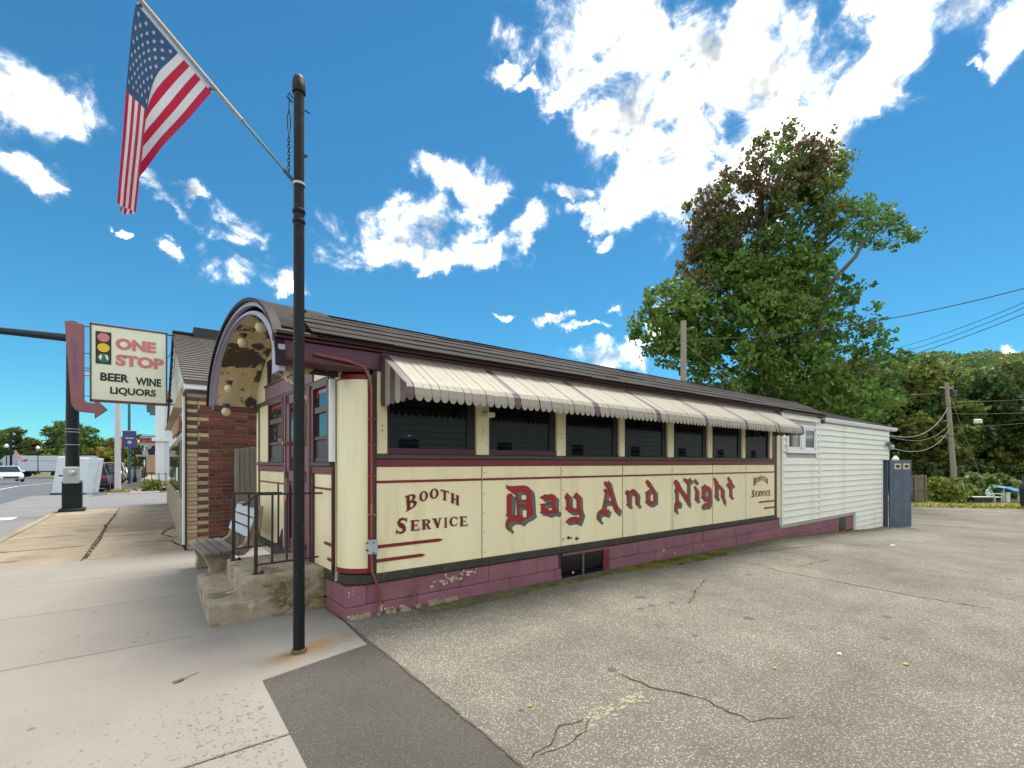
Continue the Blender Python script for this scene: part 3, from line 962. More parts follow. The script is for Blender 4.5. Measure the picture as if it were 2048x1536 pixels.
BLACKLETTER = [
('D',[(2.036, 1.315), (2.069, 1.302), (2.13, 1.295), (2.21, 1.298), (2.329, 1.299), (2.379, 1.288), (2.412, 1.269), (2.444, 1.228), (2.454, 1.158), (2.46, 1.062), (2.467, 0.957), (2.483, 0.913), (2.418, 0.89), (2.373, 0.878), (2.383, 0.898), (2.379, 0.977), (2.373, 1.112), (2.373, 1.171), (2.354, 1.207), (2.316, 1.223), (2.266, 1.23), (2.191, 1.225), (2.13, 1.227), (2.087, 1.251), (2.051, 1.276)]),
('D',[(2.483, 0.913), (2.418, 0.89), (2.373, 0.878), (2.341, 0.871), (2.316, 0.882), (2.278, 0.9), (2.216, 0.916), (2.142, 0.919), (2.081, 0.906), (2.051, 0.877), (2.033, 0.84), (2.03, 0.792), (2.045, 0.762), (2.081, 0.733), (2.096, 0.748), (2.066, 0.78), (2.062, 0.809), (2.087, 0.838), (2.13, 0.852), (2.203, 0.846), (2.272, 0.814), (2.316, 0.845), (2.341, 0.863), (2.418, 0.883)]),
('D',[(2.051, 1.175), (2.069, 1.196), (2.112, 1.201), (2.13, 1.189), (2.121, 1.153), (2.118, 1.042), (2.112, 0.955), (2.099, 0.931), (2.069, 0.919), (2.033, 0.926), (2.054, 0.963), (2.051, 1.045)]),
('D',[(2.196, 1.227), (2.216, 1.227), (2.242, 0.915), (2.219, 0.916)]),
('D',[(2.234, 1.113), (2.373, 1.112), (2.373, 1.092), (2.234, 1.094)]),
('D',[(2.241, 1.054), (2.373, 1.05), (2.373, 1.027), (2.241, 1.03)]),
('a',[(2.608, 1.138), (2.656, 1.149), (2.691, 1.167), (2.751, 1.158), (2.817, 1.171), (2.859, 1.151), (2.89, 1.137), (2.89, 1.082), (2.884, 1.046), (2.884, 1.001), (2.89, 0.964), (2.933, 0.939), (2.921, 0.908), (2.89, 0.892), (2.847, 0.917), (2.835, 0.936), (2.832, 1.004), (2.835, 1.076), (2.817, 1.097), (2.751, 1.096), (2.691, 1.107), (2.638, 1.119)]),
('a',[(2.603, 1.043), (2.727, 1.05), (2.832, 1.049), (2.832, 1.032), (2.685, 1.026), (2.68, 0.977), (2.751, 0.961), (2.799, 0.938), (2.841, 0.958), (2.853, 0.919), (2.817, 0.91), (2.757, 0.892), (2.697, 0.913), (2.644, 0.93), (2.606, 0.924), (2.63, 0.949), (2.63, 1.031)]),
('y',[(3.071, 1.108), (3.103, 1.174), (3.154, 1.139), (3.16, 1.097), (3.16, 0.986), (3.212, 0.959), (3.271, 0.937), (3.31, 0.944), (3.31, 1.071), (3.238, 1.112), (3.294, 1.173), (3.357, 1.131), (3.364, 1.097), (3.367, 0.974), (3.384, 0.912), (3.411, 0.877), (3.39, 0.816), (3.364, 0.79), (3.37, 0.841), (3.337, 0.881), (3.277, 0.904), (3.225, 0.893), (3.154, 0.912), (3.08, 0.953), (3.103, 0.97), (3.103, 1.081)]),
('y',[(3.09, 0.763), (3.141, 0.806), (3.212, 0.824), (3.277, 0.824), (3.364, 0.799), (3.397, 0.821), (3.344, 0.725), (3.277, 0.758), (3.193, 0.769), (3.128, 0.76)]),
('A',[(3.887, 1.29), (3.91, 1.313), (3.949, 1.309), (3.972, 1.285), (3.992, 1.332), (4.011, 1.289), (4.027, 1.242), (4.066, 1.151), (4.114, 1.032), (4.162, 0.945), (4.235, 0.893), (4.227, 0.845), (4.194, 0.81), (4.154, 0.839), (4.114, 0.895), (4.082, 0.992), (4.035, 1.089), (3.988, 1.164), (3.956, 1.218), (3.91, 1.266)]),
('A',[(3.918, 1.125), (3.953, 1.134), (3.902, 1.011), (3.879, 0.901), (3.849, 0.902), (3.887, 1.022)]),
('A',[(3.879, 1.189), (3.918, 1.203), (3.964, 1.178), (3.988, 1.148), (3.933, 1.127), (3.902, 1.162)]),
('A',[(3.898, 1.018), (4.07, 1.014), (4.074, 0.986), (3.898, 0.995)]),
('A',[(3.735, 0.804), (3.758, 0.859), (3.803, 0.892), (3.872, 0.898), (3.956, 0.878), (3.995, 0.886), (3.972, 0.84), (3.949, 0.805), (3.879, 0.83), (3.818, 0.84), (3.773, 0.817), (3.765, 0.771), (3.811, 0.726), (3.788, 0.718), (3.743, 0.752)]),
('n',[(4.383, 1.117), (4.417, 1.17), (4.484, 1.146), (4.578, 1.181), (4.656, 1.145), (4.7, 1.105), (4.691, 0.961), (4.735, 0.925), (4.7, 0.899), (4.648, 0.935), (4.639, 1.09), (4.587, 1.106), (4.493, 1.126), (4.484, 0.949), (4.51, 0.926), (4.467, 0.912), (4.417, 0.931), (4.434, 0.957), (4.429, 1.088)]),
('d',[(4.901, 1.289), (4.96, 1.321), (5.015, 1.275), (5.099, 1.181), (5.174, 1.132), (5.179, 0.947), (5.118, 0.945), (5.118, 1.117), (5.043, 1.177), (4.978, 1.207)]),
('d',[(4.887, 1.111), (4.969, 1.139), (5.043, 1.171), (5.08, 1.147), (4.988, 1.116), (4.969, 1.094), (4.969, 1.003), (5.043, 0.966), (5.118, 0.945), (5.155, 0.937), (5.062, 0.902), (4.969, 0.918), (4.896, 0.956), (4.924, 0.983), (4.915, 1.096)]),
('N',[(5.698, 1.279), (5.747, 1.298), (5.8, 1.297), (5.827, 1.255), (5.908, 1.159), (5.962, 1.131), (5.999, 1.093), (6.072, 1.027), (6.147, 0.934), (6.184, 0.895), (6.156, 0.822), (6.072, 0.911), (5.962, 1.011), (5.889, 1.076), (5.8, 1.142), (5.747, 1.206), (5.698, 1.243)]),
('N',[(5.999, 1.293), (6.031, 1.329), (6.091, 1.301), (6.156, 1.3), (6.203, 1.328), (6.25, 1.287), (6.184, 1.252), (6.147, 1.242), (6.072, 1.26)]),
('N',[(6.123, 1.248), (6.156, 1.247), (6.161, 0.891), (6.123, 0.967)]),
('N',[(5.751, 1.2), (5.787, 1.184), (5.791, 0.912), (5.76, 0.913)]),
('N',[(5.711, 1.104), (5.747, 1.138), (5.791, 1.121), (5.764, 1.071)]),
('N',[(5.725, 0.887), (5.764, 0.916), (5.836, 0.907), (5.889, 0.92), (5.889, 0.878), (5.862, 0.833), (5.791, 0.842), (5.756, 0.828), (5.756, 0.782), (5.782, 0.754), (5.747, 0.736), (5.725, 0.758)]),
('i',[(6.317, 1.27), (6.375, 1.303), (6.433, 1.267), (6.385, 1.23)]),
('i',[(6.332, 1.146), (6.365, 1.174), (6.433, 1.132), (6.453, 1.098), (6.453, 0.946), (6.492, 0.923), (6.414, 0.894), (6.36, 0.934), (6.38, 0.955), (6.38, 1.101)]),
('g',[(6.571, 1.152), (6.641, 1.163), (6.696, 1.195), (6.782, 1.159), (6.875, 1.139), (6.823, 1.091), (6.691, 1.101), (6.681, 0.964), (6.742, 0.95), (6.834, 0.974), (6.834, 0.94), (6.742, 0.905), (6.641, 0.916), (6.576, 0.963), (6.601, 0.983), (6.596, 1.137)]),
('g',[(6.813, 1.119), (6.875, 1.139), (6.891, 0.915), (6.906, 0.87), (6.865, 0.805), (6.823, 0.779), (6.834, 0.89), (6.808, 0.975)]),
('g',[(6.581, 0.76), (6.631, 0.817), (6.691, 0.842), (6.772, 0.843), (6.829, 0.829), (6.834, 0.773), (6.742, 0.773), (6.641, 0.767)]),
('h',[(6.985, 1.286), (7.026, 1.32), (7.104, 1.284), (7.137, 1.252), (7.121, 1.204), (7.129, 1.106), (7.137, 0.955), (7.179, 0.931), (7.137, 0.902), (7.087, 0.909), (7.046, 0.946), (7.063, 0.967), (7.054, 1.153), (7.038, 1.232)]),
('h',[(7.125, 1.146), (7.192, 1.186), (7.281, 1.141), (7.357, 1.099), (7.366, 0.937), (7.401, 0.89), (7.418, 0.835), (7.392, 0.792), (7.366, 0.833), (7.332, 0.893), (7.281, 0.936), (7.276, 1.074), (7.213, 1.112)]),
('t',[(7.522, 1.284), (7.562, 1.328), (7.637, 1.277), (7.664, 1.235), (7.655, 1.18), (7.655, 0.956), (7.718, 0.926), (7.673, 0.9), (7.628, 0.916), (7.584, 0.95), (7.611, 0.972), (7.593, 1.109), (7.584, 1.214)]),
('t',[(7.479, 1.153), (7.514, 1.189), (7.664, 1.189), (7.736, 1.183), (7.745, 1.146), (7.664, 1.125), (7.558, 1.119)]),
]
SERIF = [
('B',[(0.656, 1.059), (0.798, 1.12), (0.784, 1.271), (0.645, 1.235)]),
('O',[(0.821, 1.16), (0.928, 1.176), (0.928, 1.291), (0.821, 1.278)]),
('O',[(0.951, 1.184), (1.065, 1.196), (1.065, 1.31), (0.951, 1.305)]),
('T',[(1.091, 1.177), (1.2, 1.154), (1.2, 1.269), (1.088, 1.297)]),
('H',[(1.223, 1.136), (1.343, 1.087), (1.343, 1.208), (1.223, 1.257)]),
('S',[(0.54, 0.824), (0.68, 0.828), (0.68, 1.002), (0.54, 0.995)]),
('E',[(0.71, 0.846), (0.825, 0.844), (0.825, 0.964), (0.71, 0.964)]),
('R',[(0.846, 0.846), (0.969, 0.847), (0.966, 0.965), (0.846, 0.962)]),
('V',[(0.982, 0.849), (1.121, 0.853), (1.111, 0.966), (0.982, 0.966)]),
('I',[(1.133, 0.845), (1.183, 0.846), (1.183, 0.964), (1.133, 0.963)]),
('C',[(1.205, 0.853), (1.322, 0.853), (1.322, 0.966), (1.205, 0.968)]),
('E',[(1.343, 0.844), (1.46, 0.845), (1.455, 0.961), (1.343, 0.963)]),
('B',[(8.604, 1.102), (8.734, 1.161), (8.734, 1.299), (8.591, 1.277)]),
('O',[(8.76, 1.179), (8.879, 1.202), (8.879, 1.316), (8.76, 1.299)]),
('O',[(8.898, 1.214), (9.001, 1.218), (9.001, 1.329), (8.898, 1.324)]),
('T',[(9.014, 1.205), (9.129, 1.183), (9.129, 1.292), (9.014, 1.314)]),
('H',[(9.143, 1.176), (9.262, 1.128), (9.262, 1.244), (9.143, 1.283)]),
('S',[(8.514, 0.869), (8.655, 0.878), (8.655, 1.032), (8.514, 1.024)]),
('E',[(8.676, 0.884), (8.792, 0.885), (8.792, 0.995), (8.676, 0.992)]),
('R',[(8.808, 0.884), (8.928, 0.886), (8.928, 0.994), (8.808, 0.993)]),
('V',[(8.933, 0.883), (9.077, 0.885), (9.077, 0.995), (8.933, 0.994)]),
('I',[(9.09, 0.879), (9.145, 0.881), (9.145, 0.994), (9.09, 0.993)]),
('C',[(9.165, 0.879), (9.273, 0.879), (9.273, 0.993), (9.165, 0.993)]),
('E',[(9.287, 0.876), (9.394, 0.879), (9.394, 0.994), (9.287, 0.994)]),
]


# blackletter: red face over a grey drop shade, one part per letter
groups = {}
order = []
last = None
for ch, poly in BLACKLETTER:
    if ch != last:
        order.append((ch, []))
        last = ch
    order[-1][1].append(poly)


def flatpoly(m, poly, y, dx=0, dz=0, mi=0):
    m.add([(u + dx, y, v + dz) for u, v in poly], [tuple(range(len(poly)))], mi)


def grow(poly, e):
    n = len(poly)
    area = sum(poly[i][0] * poly[(i + 1) % n][1] - poly[(i + 1) % n][0] * poly[i][1] for i in range(n))
    sg = 1 if area > 0 else -1
    out = []
    for i in range(n):
        p0, p1, p2 = Vector(poly[i - 1]), Vector(poly[i]), Vector(poly[(i + 1) % n])
        d1, d2 = (p1 - p0), (p2 - p1)
        if d1.length < 1e-5 or d2.length < 1e-5:
            out.append(tuple(p1))
            continue
        d1.normalize()
        d2.normalize()
        nn = Vector((d1.y + d2.y, -d1.x - d2.x)) * sg
        if nn.length < 1e-4:
            nn = Vector((d1.y, -d1.x)) * sg
        nn.normalize()
        c = max(.45, nn.dot(Vector((d1.y, -d1.x)) * sg))
        q = p1 + nn * min(e / c, e * 1.8)
        out.append((q.x, q.y))
    return out


for ch, polys in order:
    m = MB()
    K = 9
    for k in range(K, 0, -1):
        for j, p in enumerate(polys):
            flatpoly(m, p, -.0172 - .0003 * (K - k) - .00002 * j, .062 * k / K, -.042 * k / K, 1)
    for j, p in enumerate(polys):
        flatpoly(m, grow(p, .007), -.0169 - .00002 * j, .064, -.044, 2)
        flatpoly(m, grow(p, .006), -.0202 - .00002 * j, 0, 0, 2)
        flatpoly(m, p, -.0206 - .00003 * j, 0, 0, 0)
    m.build('letter', [LETRED, LETGREY, LETDARK], diner)


# serif capitals drawn as strokes in a unit box
def arc(cx, cz, rx, rz, a0, a1, n=10):
    return [(cx + rx * math.cos(R(a0 + (a1 - a0) * k / n)), cz + rz * math.sin(R(a0 + (a1 - a0) * k / n))) for k in range(n + 1)]


def ringseg(cx, cz, rx, rz, ix, iz, a0, a1, n=12):
    o, i_ = arc(cx, cz, rx, rz, a0, a1, n), arc(cx, cz, ix, iz, a0, a1, n)
    return [[o[k], o[k + 1], i_[k + 1], i_[k]] for k in range(n)]


def rect(a, b, c, d):
    return [(a, c), (b, c), (b, d), (a, d)]


def stem(x0, x1, z0=0, z1=1, s=.09):
    return [rect(x0, x1, z0, z1), rect(x0 - s, x1 + s, z0, z0 + .08), rect(x0 - s, x1 + s, z1 - .08, z1)]


GLY = {
    'B': stem(.12, .40, s=.1) + ringseg(.45, .74, .47, .26, .20, .16, -90, 90) + ringseg(.45, .27, .53, .27, .24, .16, -90, 90) + [rect(.35, .47, .9, 1), rect(.35, .47, .44, .56), rect(.35, .47, 0, .1)],
    'O': ringseg(.5, .5, .5, .5, .22, .40, 0, 360, 20),
    'T': stem(.36, .64, s=.1) + [rect(.02, .98, .87, 1), [(.02, .62), (.12, .88), (.02, .9)], [(.98, .62), (.98, .9), (.88, .88)]],
    'H': stem(.08, .36, s=.06) + stem(.64, .92, s=.06) + [rect(.3, .7, .44, .55)],
    'E': stem(.12, .42, s=.1) + [rect(.4, .92, .89, 1), rect(.4, .98, 0, .11), rect(.4, .72, .45, .55), [(.92, .68), (.92, 1), (.80, .9)], [(.98, 0), (.98, .34), (.86, .1)], rect(.68, .74, .36, .64)],
    'R': stem(.12, .40, s=.1) + ringseg(.45, .73, .47, .27, .20, .17, -90, 90) + [rect(.35, .47, .9, 1), rect(.35, .47, .46, .56), [(.42, .5), (.66, .5), (.92, .08), (1.0, .08), (1.0, 0), (.70, 0)]],
    'V': [[(.06, 1), (.36, 1), (.60, .32), (.50, 0), (.42, 0)], [(.72, 1), (.86, 1), (.58, 0), (.48, 0), (.50, .18)], rect(-.02, .44, .92, 1), rect(.62, .98, .92, 1)],
    'I': stem(.26, .74, s=.2),
    'C': ringseg(.54, .5, .52, .5, .24, .40, 48, 312, 16) + [[(.94, .62), (.94, 1), (.84, .88), (.80, .70)], [(.96, .34), (.84, .1), (.78, .24)]],
    'S': None,
}


def stroke(pts):
    out = []
    L_, R_ = [], []
    for i, (x, z, w) in enumerate(pts):
        a = Vector(pts[min(i + 1, len(pts) - 1)][:2]) - Vector(pts[max(i - 1, 0)][:2])
        a.normalize()
        L_.append((x - a.y * w, z + a.x * w))
        R_.append((x + a.y * w, z - a.x * w))
    for i in range(len(pts) - 1):
        out.append([L_[i], L_[i + 1], R_[i + 1], R_[i]])
    return out


GLY['S'] = stroke([(.90, .74, .03), (.80, .88, .06), (.58, .945, .07), (.34, .88, .11), (.24, .74, .13), (.34, .60, .15), (.55, .49, .17), (.70, .36, .15),
                   (.74, .24, .13), (.64, .11, .09), (.42, .055, .065), (.20, .12, .06), (.08, .26, .03)]) + \
    [[(.92, 1.0), (.96, 1.0), (.94, .64), (.84, .80)], [(.06, 0), (.02, 0), (.04, .36), (.14, .2)]]


def bilin(q, u, v):
    bl, br, tr, tl = [Vector(p) for p in q]
    p = bl * (1 - u) * (1 - v) + br * u * (1 - v) + tr * u * v + tl * (1 - u) * v
    return (p.x, p.y)


for ch, q in SERIF:
    m = MB()
    for j, p in enumerate(GLY[ch]):
        flatpoly(m, [bilin(q, u, v) for u, v in p], -.0190 - .00003 * j)
    m.build('letter', pm('sign_maroon', (.135, .010, .012), .4) if 'sign_maroon' not in MATS else MATS['sign_maroon'], diner)

# rust holes on the third panel
rs = MB()
for (x, z, w, h) in ((3.04, .53, .016, .05), (3.14, .535, .03, .015), (3.19, .53, .02, .02), (3.30, .51, .028, .012), (3.335, .508, .018, .02)):
    rs.lathe([(w * .9, 0), (w * .3, .002)], (x, -.0185, z), 7, axis='Y')
rs.build('rust_spots', pm('rust', (.10, .045, .015), .9, var=.5, scale=40), diner)

# ---- awning: aluminium slats, each a piece of its own
awn = MB()
awn.bar((.36, -.045, 2.745), (9.44, -.045, 2.745), .03, .05)
awn.tube([(.42, -.62, 2.30), (9.36, -.62, 2.30)], .012, 6)
awning = awn.build('awning', AWP, diner)
PITCH = (9.40 - .40) / 96.0


def slat_mesh(mat):
    m = MB()
    w = PITCH * .5
    prof = [(-.035, 2.755), (-.30, 2.590), (-.55, 2.435), (-.625, 2.385), (-.665, 2.33), (-.675, 2.26)]
    ux = [-w * 1.0, -w * .80, w * .80, w * .93, w * 1.0]
    lift = [0, .003, .003, 0, -.003]
    vs_, fs = [], []
    for (y, z) in prof:
        for u, l in zip(ux, lift):
            vs_.append((u, y - l * .6, z + l * .8))
    n = len(ux)
    for i in range(len(prof) - 1):
        for k in range(n - 1):
            fs.append((i * n + k, i * n + k + 1, (i + 1) * n + k + 1, (i + 1) * n + k))
    b0 = (len(prof) - 1) * n
    base = len(vs_)
    for k in range(9):           # rounded tongue
        a = math.pi * k / 8
        vs_.append((w * .985 * -math.cos(a), -.679, 2.262 - .062 * math.sin(a)))
    fs.append(tuple([base + k for k in range(9)]))
    fs.append((b0, b0 + 1, b0 + 2, b0 + 3, b0 + 4, base + 8, base))
    m.add(vs_, fs)
    return m.mesh('slat', mat, smooth=False)


sl_c, sl_p = slat_mesh(AWN), slat_mesh(AWP)
for i in range(97):
    put('slat', sl_p if i % 14 in (0,) or i == 96 else sl_c, awning, loc=(.40 + PITCH * i, rng.uniform(-.004, .004), rng.uniform(-.003, .003)), rot=(rng.uniform(-.0008, .0008), rng.uniform(-.0006, .0006), 0))
for xe in (.365, 9.435):                     # striped ends
    for k in range(5):
        y0, y1 = -.04 - k * .125, -.04 - (k + 1) * .125
        zt0, zt1 = 2.755 + (y0 + .04) * .62, 2.755 + (y1 + .04) * .62
        pts = [(y0, zt0), (y1, zt1)] + [((y0 + y1) / 2 - .0625 * math.cos(math.pi * a / 6), 2.235 - .05 * math.sin(math.pi * a / 6)) for a in range(7)]
        pts = [(y0, zt0), (y0, 2.235)] + [((y0 + y1) / 2 + .0625 * math.cos(math.pi * a / 6), 2.235 - .045 * math.sin(math.pi * a / 6)) for a in range(1, 6)] + [(y1, 2.235), (y1, zt1)]
        MB().prism(pts, lambda u, v, w: (w, u, v), xe - .006, xe + .004).build('end_slat', AWP if k % 2 == 0 else AWN, awning, bevel=.002)
for x in (1.68, 4.32, 6.9, 8.2):             # arms under the awning
    MB().bar((x, -.03, 2.35), (x, -.60, 2.31), .012, .02).build('arm', SILL, awning)
MB().box(1.66, 1.78, -.14, -.02, 2.16, 2.22).build('under_lamp', CREAM2, awning, bevel=.008)

# ---- barrel roof with shingle courses
YC = 2.0
RP = [(-.165, 2.835), (-.03, 2.915), (.11, 3.00), (.26, 3.085), (.42, 3.165), (.60, 3.240), (.79, 3.307), (1.0, 3.366), (1.22, 3.415), (1.46, 3.455), (1.72, 3.480), (2.0, 3.490)]
rf = MB()
full = RP + [(2 * YC - y, z) for y, z in RP[-2::-1]]
vs_, fs = [], []
for x in (-.30, 9.75, 12.25):
    for (y, z) in full:
        vs_.append((x, y, z - .022))
n = len(full)
for i in range(2):
    for k in range(n - 1):
        fs.append((i * n + k, i * n + k + 1, (i + 1) * n + k + 1, (i + 1) * n + k))
rf.add(vs_, fs)
roof = rf.build('roof', SHDARK, diner)
for k in range(len(RP) - 1):
    (y0, z0), (y1, z1) = RP[k], RP[k + 1]
    d = Vector((y1 - y0, z1 - z0)).normalized()
    nn = Vector((-d.y, d.x))
    x = -.34 - rng.uniform(0, .6)
    while x < 12.2:
        w = rng.choice([.9, .9, .92, .6, .3])
        a, b = max(x, -.36), min(x + w, 12.22)
        if b - a > .05:
            lf, lf2 = rng.uniform(.004, .012), rng.uniform(-.004, .004)
            m = MB()
            ov = .03
            p0 = Vector((y0, z0)) - d * rng.uniform(.0, .010) + nn * lf
            p1 = Vector((y1, z1)) + d * ov - nn * .004
            q0, q1 = p0 - nn * .012, p1 - nn * .012
            m.add([(a + .002, p0.x, p0.y + lf2), (b - .002, p0.x, p0.y), (b - .002, p1.x, p1.y), (a + .002, p1.x, p1.y),
                   (a + .002, q0.x, q0.y + lf2), (b - .002, q0.x, q0.y), (b - .002, q1.x, q1.y), (a + .002, q1.x, q1.y)],
                  [(0, 1, 2, 3), (7, 6, 5, 4), (0, 4, 5, 1), (1, 5, 6, 2), (2, 6, 7, 3), (3, 7, 4, 0)])
            m.build('shingle', SHINGLE, roof)
        x += w
# ---- arched hood over the front
SC_, AA, BB, ZB = 1.70, 2.06, .985, 2.50


def ell(a, b, n=28, c=SC_, zb=ZB):
    return [(c - a * math.cos(math.pi * k / n), zb + b * math.sin(math.pi * k / n)) for k in range(n + 1)]


def vault(m, pr, x0, x1, mi=0):
    n_ = len(pr)
    vs_ = [(x0, s, z) for s, z in pr] + [(x1, s, z) for s, z in pr]
    m.add(vs_, [(k, k + 1, n_ + k + 1, n_ + k) for k in range(n_ - 1)], mi)


hood_out = ell(AA + .02, BB + .02)
hood_in = ell(1.85, .895, c=1.76)
m_ = FMB()
vault(m_, hood_out[3:], -.62, -.10)
hood = m_.build('hood', SHDARK, diner, smooth=True)
hp = ell(AA + .035, BB + .035, 30)
for k in range(4, 27):
    x0 = -.66
    for w in ((.22, .44) if k % 2 else (.44, .22)):
        m_ = FMB()
        (s0, z0), (s1, z1) = hp[k], hp[k + 1]
        m_.add([(x0 + .003, s0, z0), (x0 + w - .003, s0, z0), (x0 + w - .003, s1, z1), (x0 + .003, s1, z1),
                (x0 + .003, s0, z0 - .012), (x0 + w - .003, s0, z0 - .012), (x0 + w - .003, s1, z1 - .012), (x0 + .003, s1, z1 - .012)],
               [(0, 1, 2, 3), (7, 6, 5, 4), (0, 4, 5, 1), (1, 5, 6, 2), (2, 6, 7, 3), (3, 7, 4, 0)])
        m_.build('shingle', SHINGLE, hood)
        x0 += w
m_ = FMB()
vault(m_, hood_in, -.60, .02)
m_.build('soffit', PEEL, diner, smooth=True)


def ringface(m, po, pi, x0, x1, mi=0):
    n_ = len(po)
    vs_ = [(x0, s, z) for s, z in po] + [(x0, s, z) for s, z in pi] + [(x1, s, z) for s, z in po] + [(x1, s, z) for s, z in pi]
    fs = []
    for k in range(n_ - 1):
        fs += [(k, k + 1, n_ + k + 1, n_ + k), (2 * n_ + k, 3 * n_ + k, 3 * n_ + k + 1, 2 * n_ + k + 1),
               (k, 2 * n_ + k, 2 * n_ + k + 1, k + 1), (n_ + k, n_ + k + 1, 3 * n_ + k + 1, 3 * n_ + k)]
    fs += [(0, n_, 3 * n_, 2 * n_), (n_ - 1, 3 * n_ - 1, 4 * n_ - 1, 2 * n_ - 1)]
    m.add(vs_, fs, mi)


for a0, b0, a1, b1, x0, x1, mt in ((AA + .035, BB + .045, AA + .004, BB + .008, -.685, -.60, 'd'), (AA + .002, BB + .006, AA - .06, BB - .034, -.650, -.60, 'l'),
                                   (AA - .145, BB - .084, 1.84, .885, -.625, -.575, 'l')):
    m_ = FMB()
    c_in = 1.76 if a1 == 1.84 else SC_
    ringface(m_, ell(a0, b0), ell(a1, b1, c=c_in), x0, x1)
    m_.build('arch_trim', LILAC if mt == 'l' else pm('arch_edge', (.016, .008, .010), .6, spec=.2), diner, smooth=True)
FMB().box(-.66, -.60, -.37, -.14, 2.45, 2.70).build('hood_return', LILAC, diner, bevel=.006)
FMB().box(-.62, .0, 3.50, 3.74, 2.43, 2.50).build('hood_return', pm('brown_fascia', (.10, .045, .035), .6), diner, bevel=.006)

# globe lamps inside the arch
for (s, z) in ((1.02, 3.20), (2.02, 3.22), (2.98, 2.72), (3.22, 2.40), (.02, 2.55)):
    m_ = FMB()
    m_.lathe([(.010, -.062), (.04, -.052), (.058, -.025), (.063, 0), (.057, .03), (.038, .052), (.028, .058)], (-.50, s, z - .02), 14)
    gl = m_.build('globe_lamp', GLOBE, diner, smooth=True)
    m_ = FMB()
    m_.lathe([(.032, .05), (.034, .08), (.05, .095), (.05, .12)], (-.50, s, z - .02), 10)
    m_.build('lamp_socket', SILL, gl, smooth=True)

# ---- front wall
tym = MB(FM)
pr = ell(1.86, .905, 24, c=1.76)
tym.prism([(pr[0][0], 2.49)] + pr[1:-1] + [(pr[-1][0], 2.49)], lambda u, v, w: (w, u, v), -.004, .03)
tym.build('tympanum', CREAM, diner)
FB = lambda *a: FMB().box(*a)
FB(.0, .05, .02, 3.62, .33, 2.5).build('front_core', CREAM2, diner)
FB(-.030, .03, .03, 3.62, .335, .425).build('drip_rail', DRIP, diner, bevel=.006)
# lower panels
for a, b in ((.045, .66), (1.80, 2.62), (2.63, 3.34)):
    FB(-.010, .02, a, b, .43, 1.475).build('panel', CREAM, diner, bevel=.003)
# far rounded corner
m_ = FMB()
vs_, fs = [], []
for k in range(9):
    a = math.pi / 2 * k / 8
    for z in (.43, 2.49):
        vs_.append((.28 - .288 * math.cos(a), 3.35 + .28 * math.sin(a), z))
for k in range(8):
    fs.append((2 * k, 2 * k + 1, 2 * k + 3, 2 * k + 2))
m_.add(vs_, fs)
m_.build('corner_column', CREAM, diner, smooth=True)
for a, b in ((.045, .70), (1.77, 3.40)):
    FB(-.028, .02, a, b, 1.48, 1.562).build('red_belt', REDBAND, diner, bevel=.004)
    FB(-.050, .02, a, b, 1.565, 1.61).build('sill', SILL, diner, bevel=.005)
    FB(-.013, .0, a, b if b < 1 else 3.36, 1.30, 1.325).build('stripe', REDP, diner)
FB(-.034, .0, .02, .046, .43, 1.60).build('post', MAROON, diner, bevel=.003)
FB(-.058, .0, .005, .058, 1.612, 2.5).build('jamb', WHITE, diner, bevel=.004)  # white colour paints the highlight on the polished strip beside the window
FB(-.036, .0, .66, .74, .43, 1.48).build('post', MAROON, diner, bevel=.003)
FB(-.036, .0, 1.72, 1.80, .43, 1.48).build('post', MAROON, diner, bevel=.003)
FB(-.030, .0, 3.335, 3.365, .43, 2.5).build('post', pm('thin_post', (.10, .06, .05), .5), diner, bevel=.003)
for a, b, z in ((.06, .34, .71), (.06, .24, .545), ):
    FMB().prism([(a, z - .017), (b - .04, z - .017), (b, z), (b - .04, z + .017), (a, z + .017)], lambda u, v, w: (w, u, v), -.016, -.006).build('stripe', REDP, diner)
# upper cream pieces
FB(-.012, .02, 2.64, 3.34, 1.615, 2.49).build('panel', CREAM, diner, bevel=.003)
FB(-.012, .02, .62, .73, 1.615, 2.56).build('panel', CREAM2, diner, bevel=.003)
# headers
FB(-.045, .02, .64, 2.86, 2.545, 2.74).build('transom_rail', MAUVE, diner, bevel=.005)
FB(-.055, .02, .60, 2.90, 2.742, 2.775).build('transom_sill', MAROON, diner, bevel=.004)
FB(-.05, .02, .02, 3.60, 2.50, 2.543).build('front_header', SILL, diner, bevel=.004)
FB(-.03, .02, .03, .62, 2.545, 2.70).build('panel', CREAM, diner, bevel=.003)
# transom windows
m_ = FMB()
for a, b in ((.95, 1.02), (1.78, 1.85), (2.68, 2.76)):
    m_.box(-.042, .0, a, b, 2.776, 3.12)
m_.box(-.042, .0, .95, 2.76, 3.06, 3.13)
tw = m_.build('transom_window', MAROON, diner, bevel=.004)
for a, b in ((1.02, 1.78), (1.85, 2.68)):
    FB(-.020, -.012, a, b, 2.78, 3.06).build('pane', GLASSB, tw)
    FB(-.012, -.006, a, b, 2.78, 3.06).build('pane', GLASS, tw)


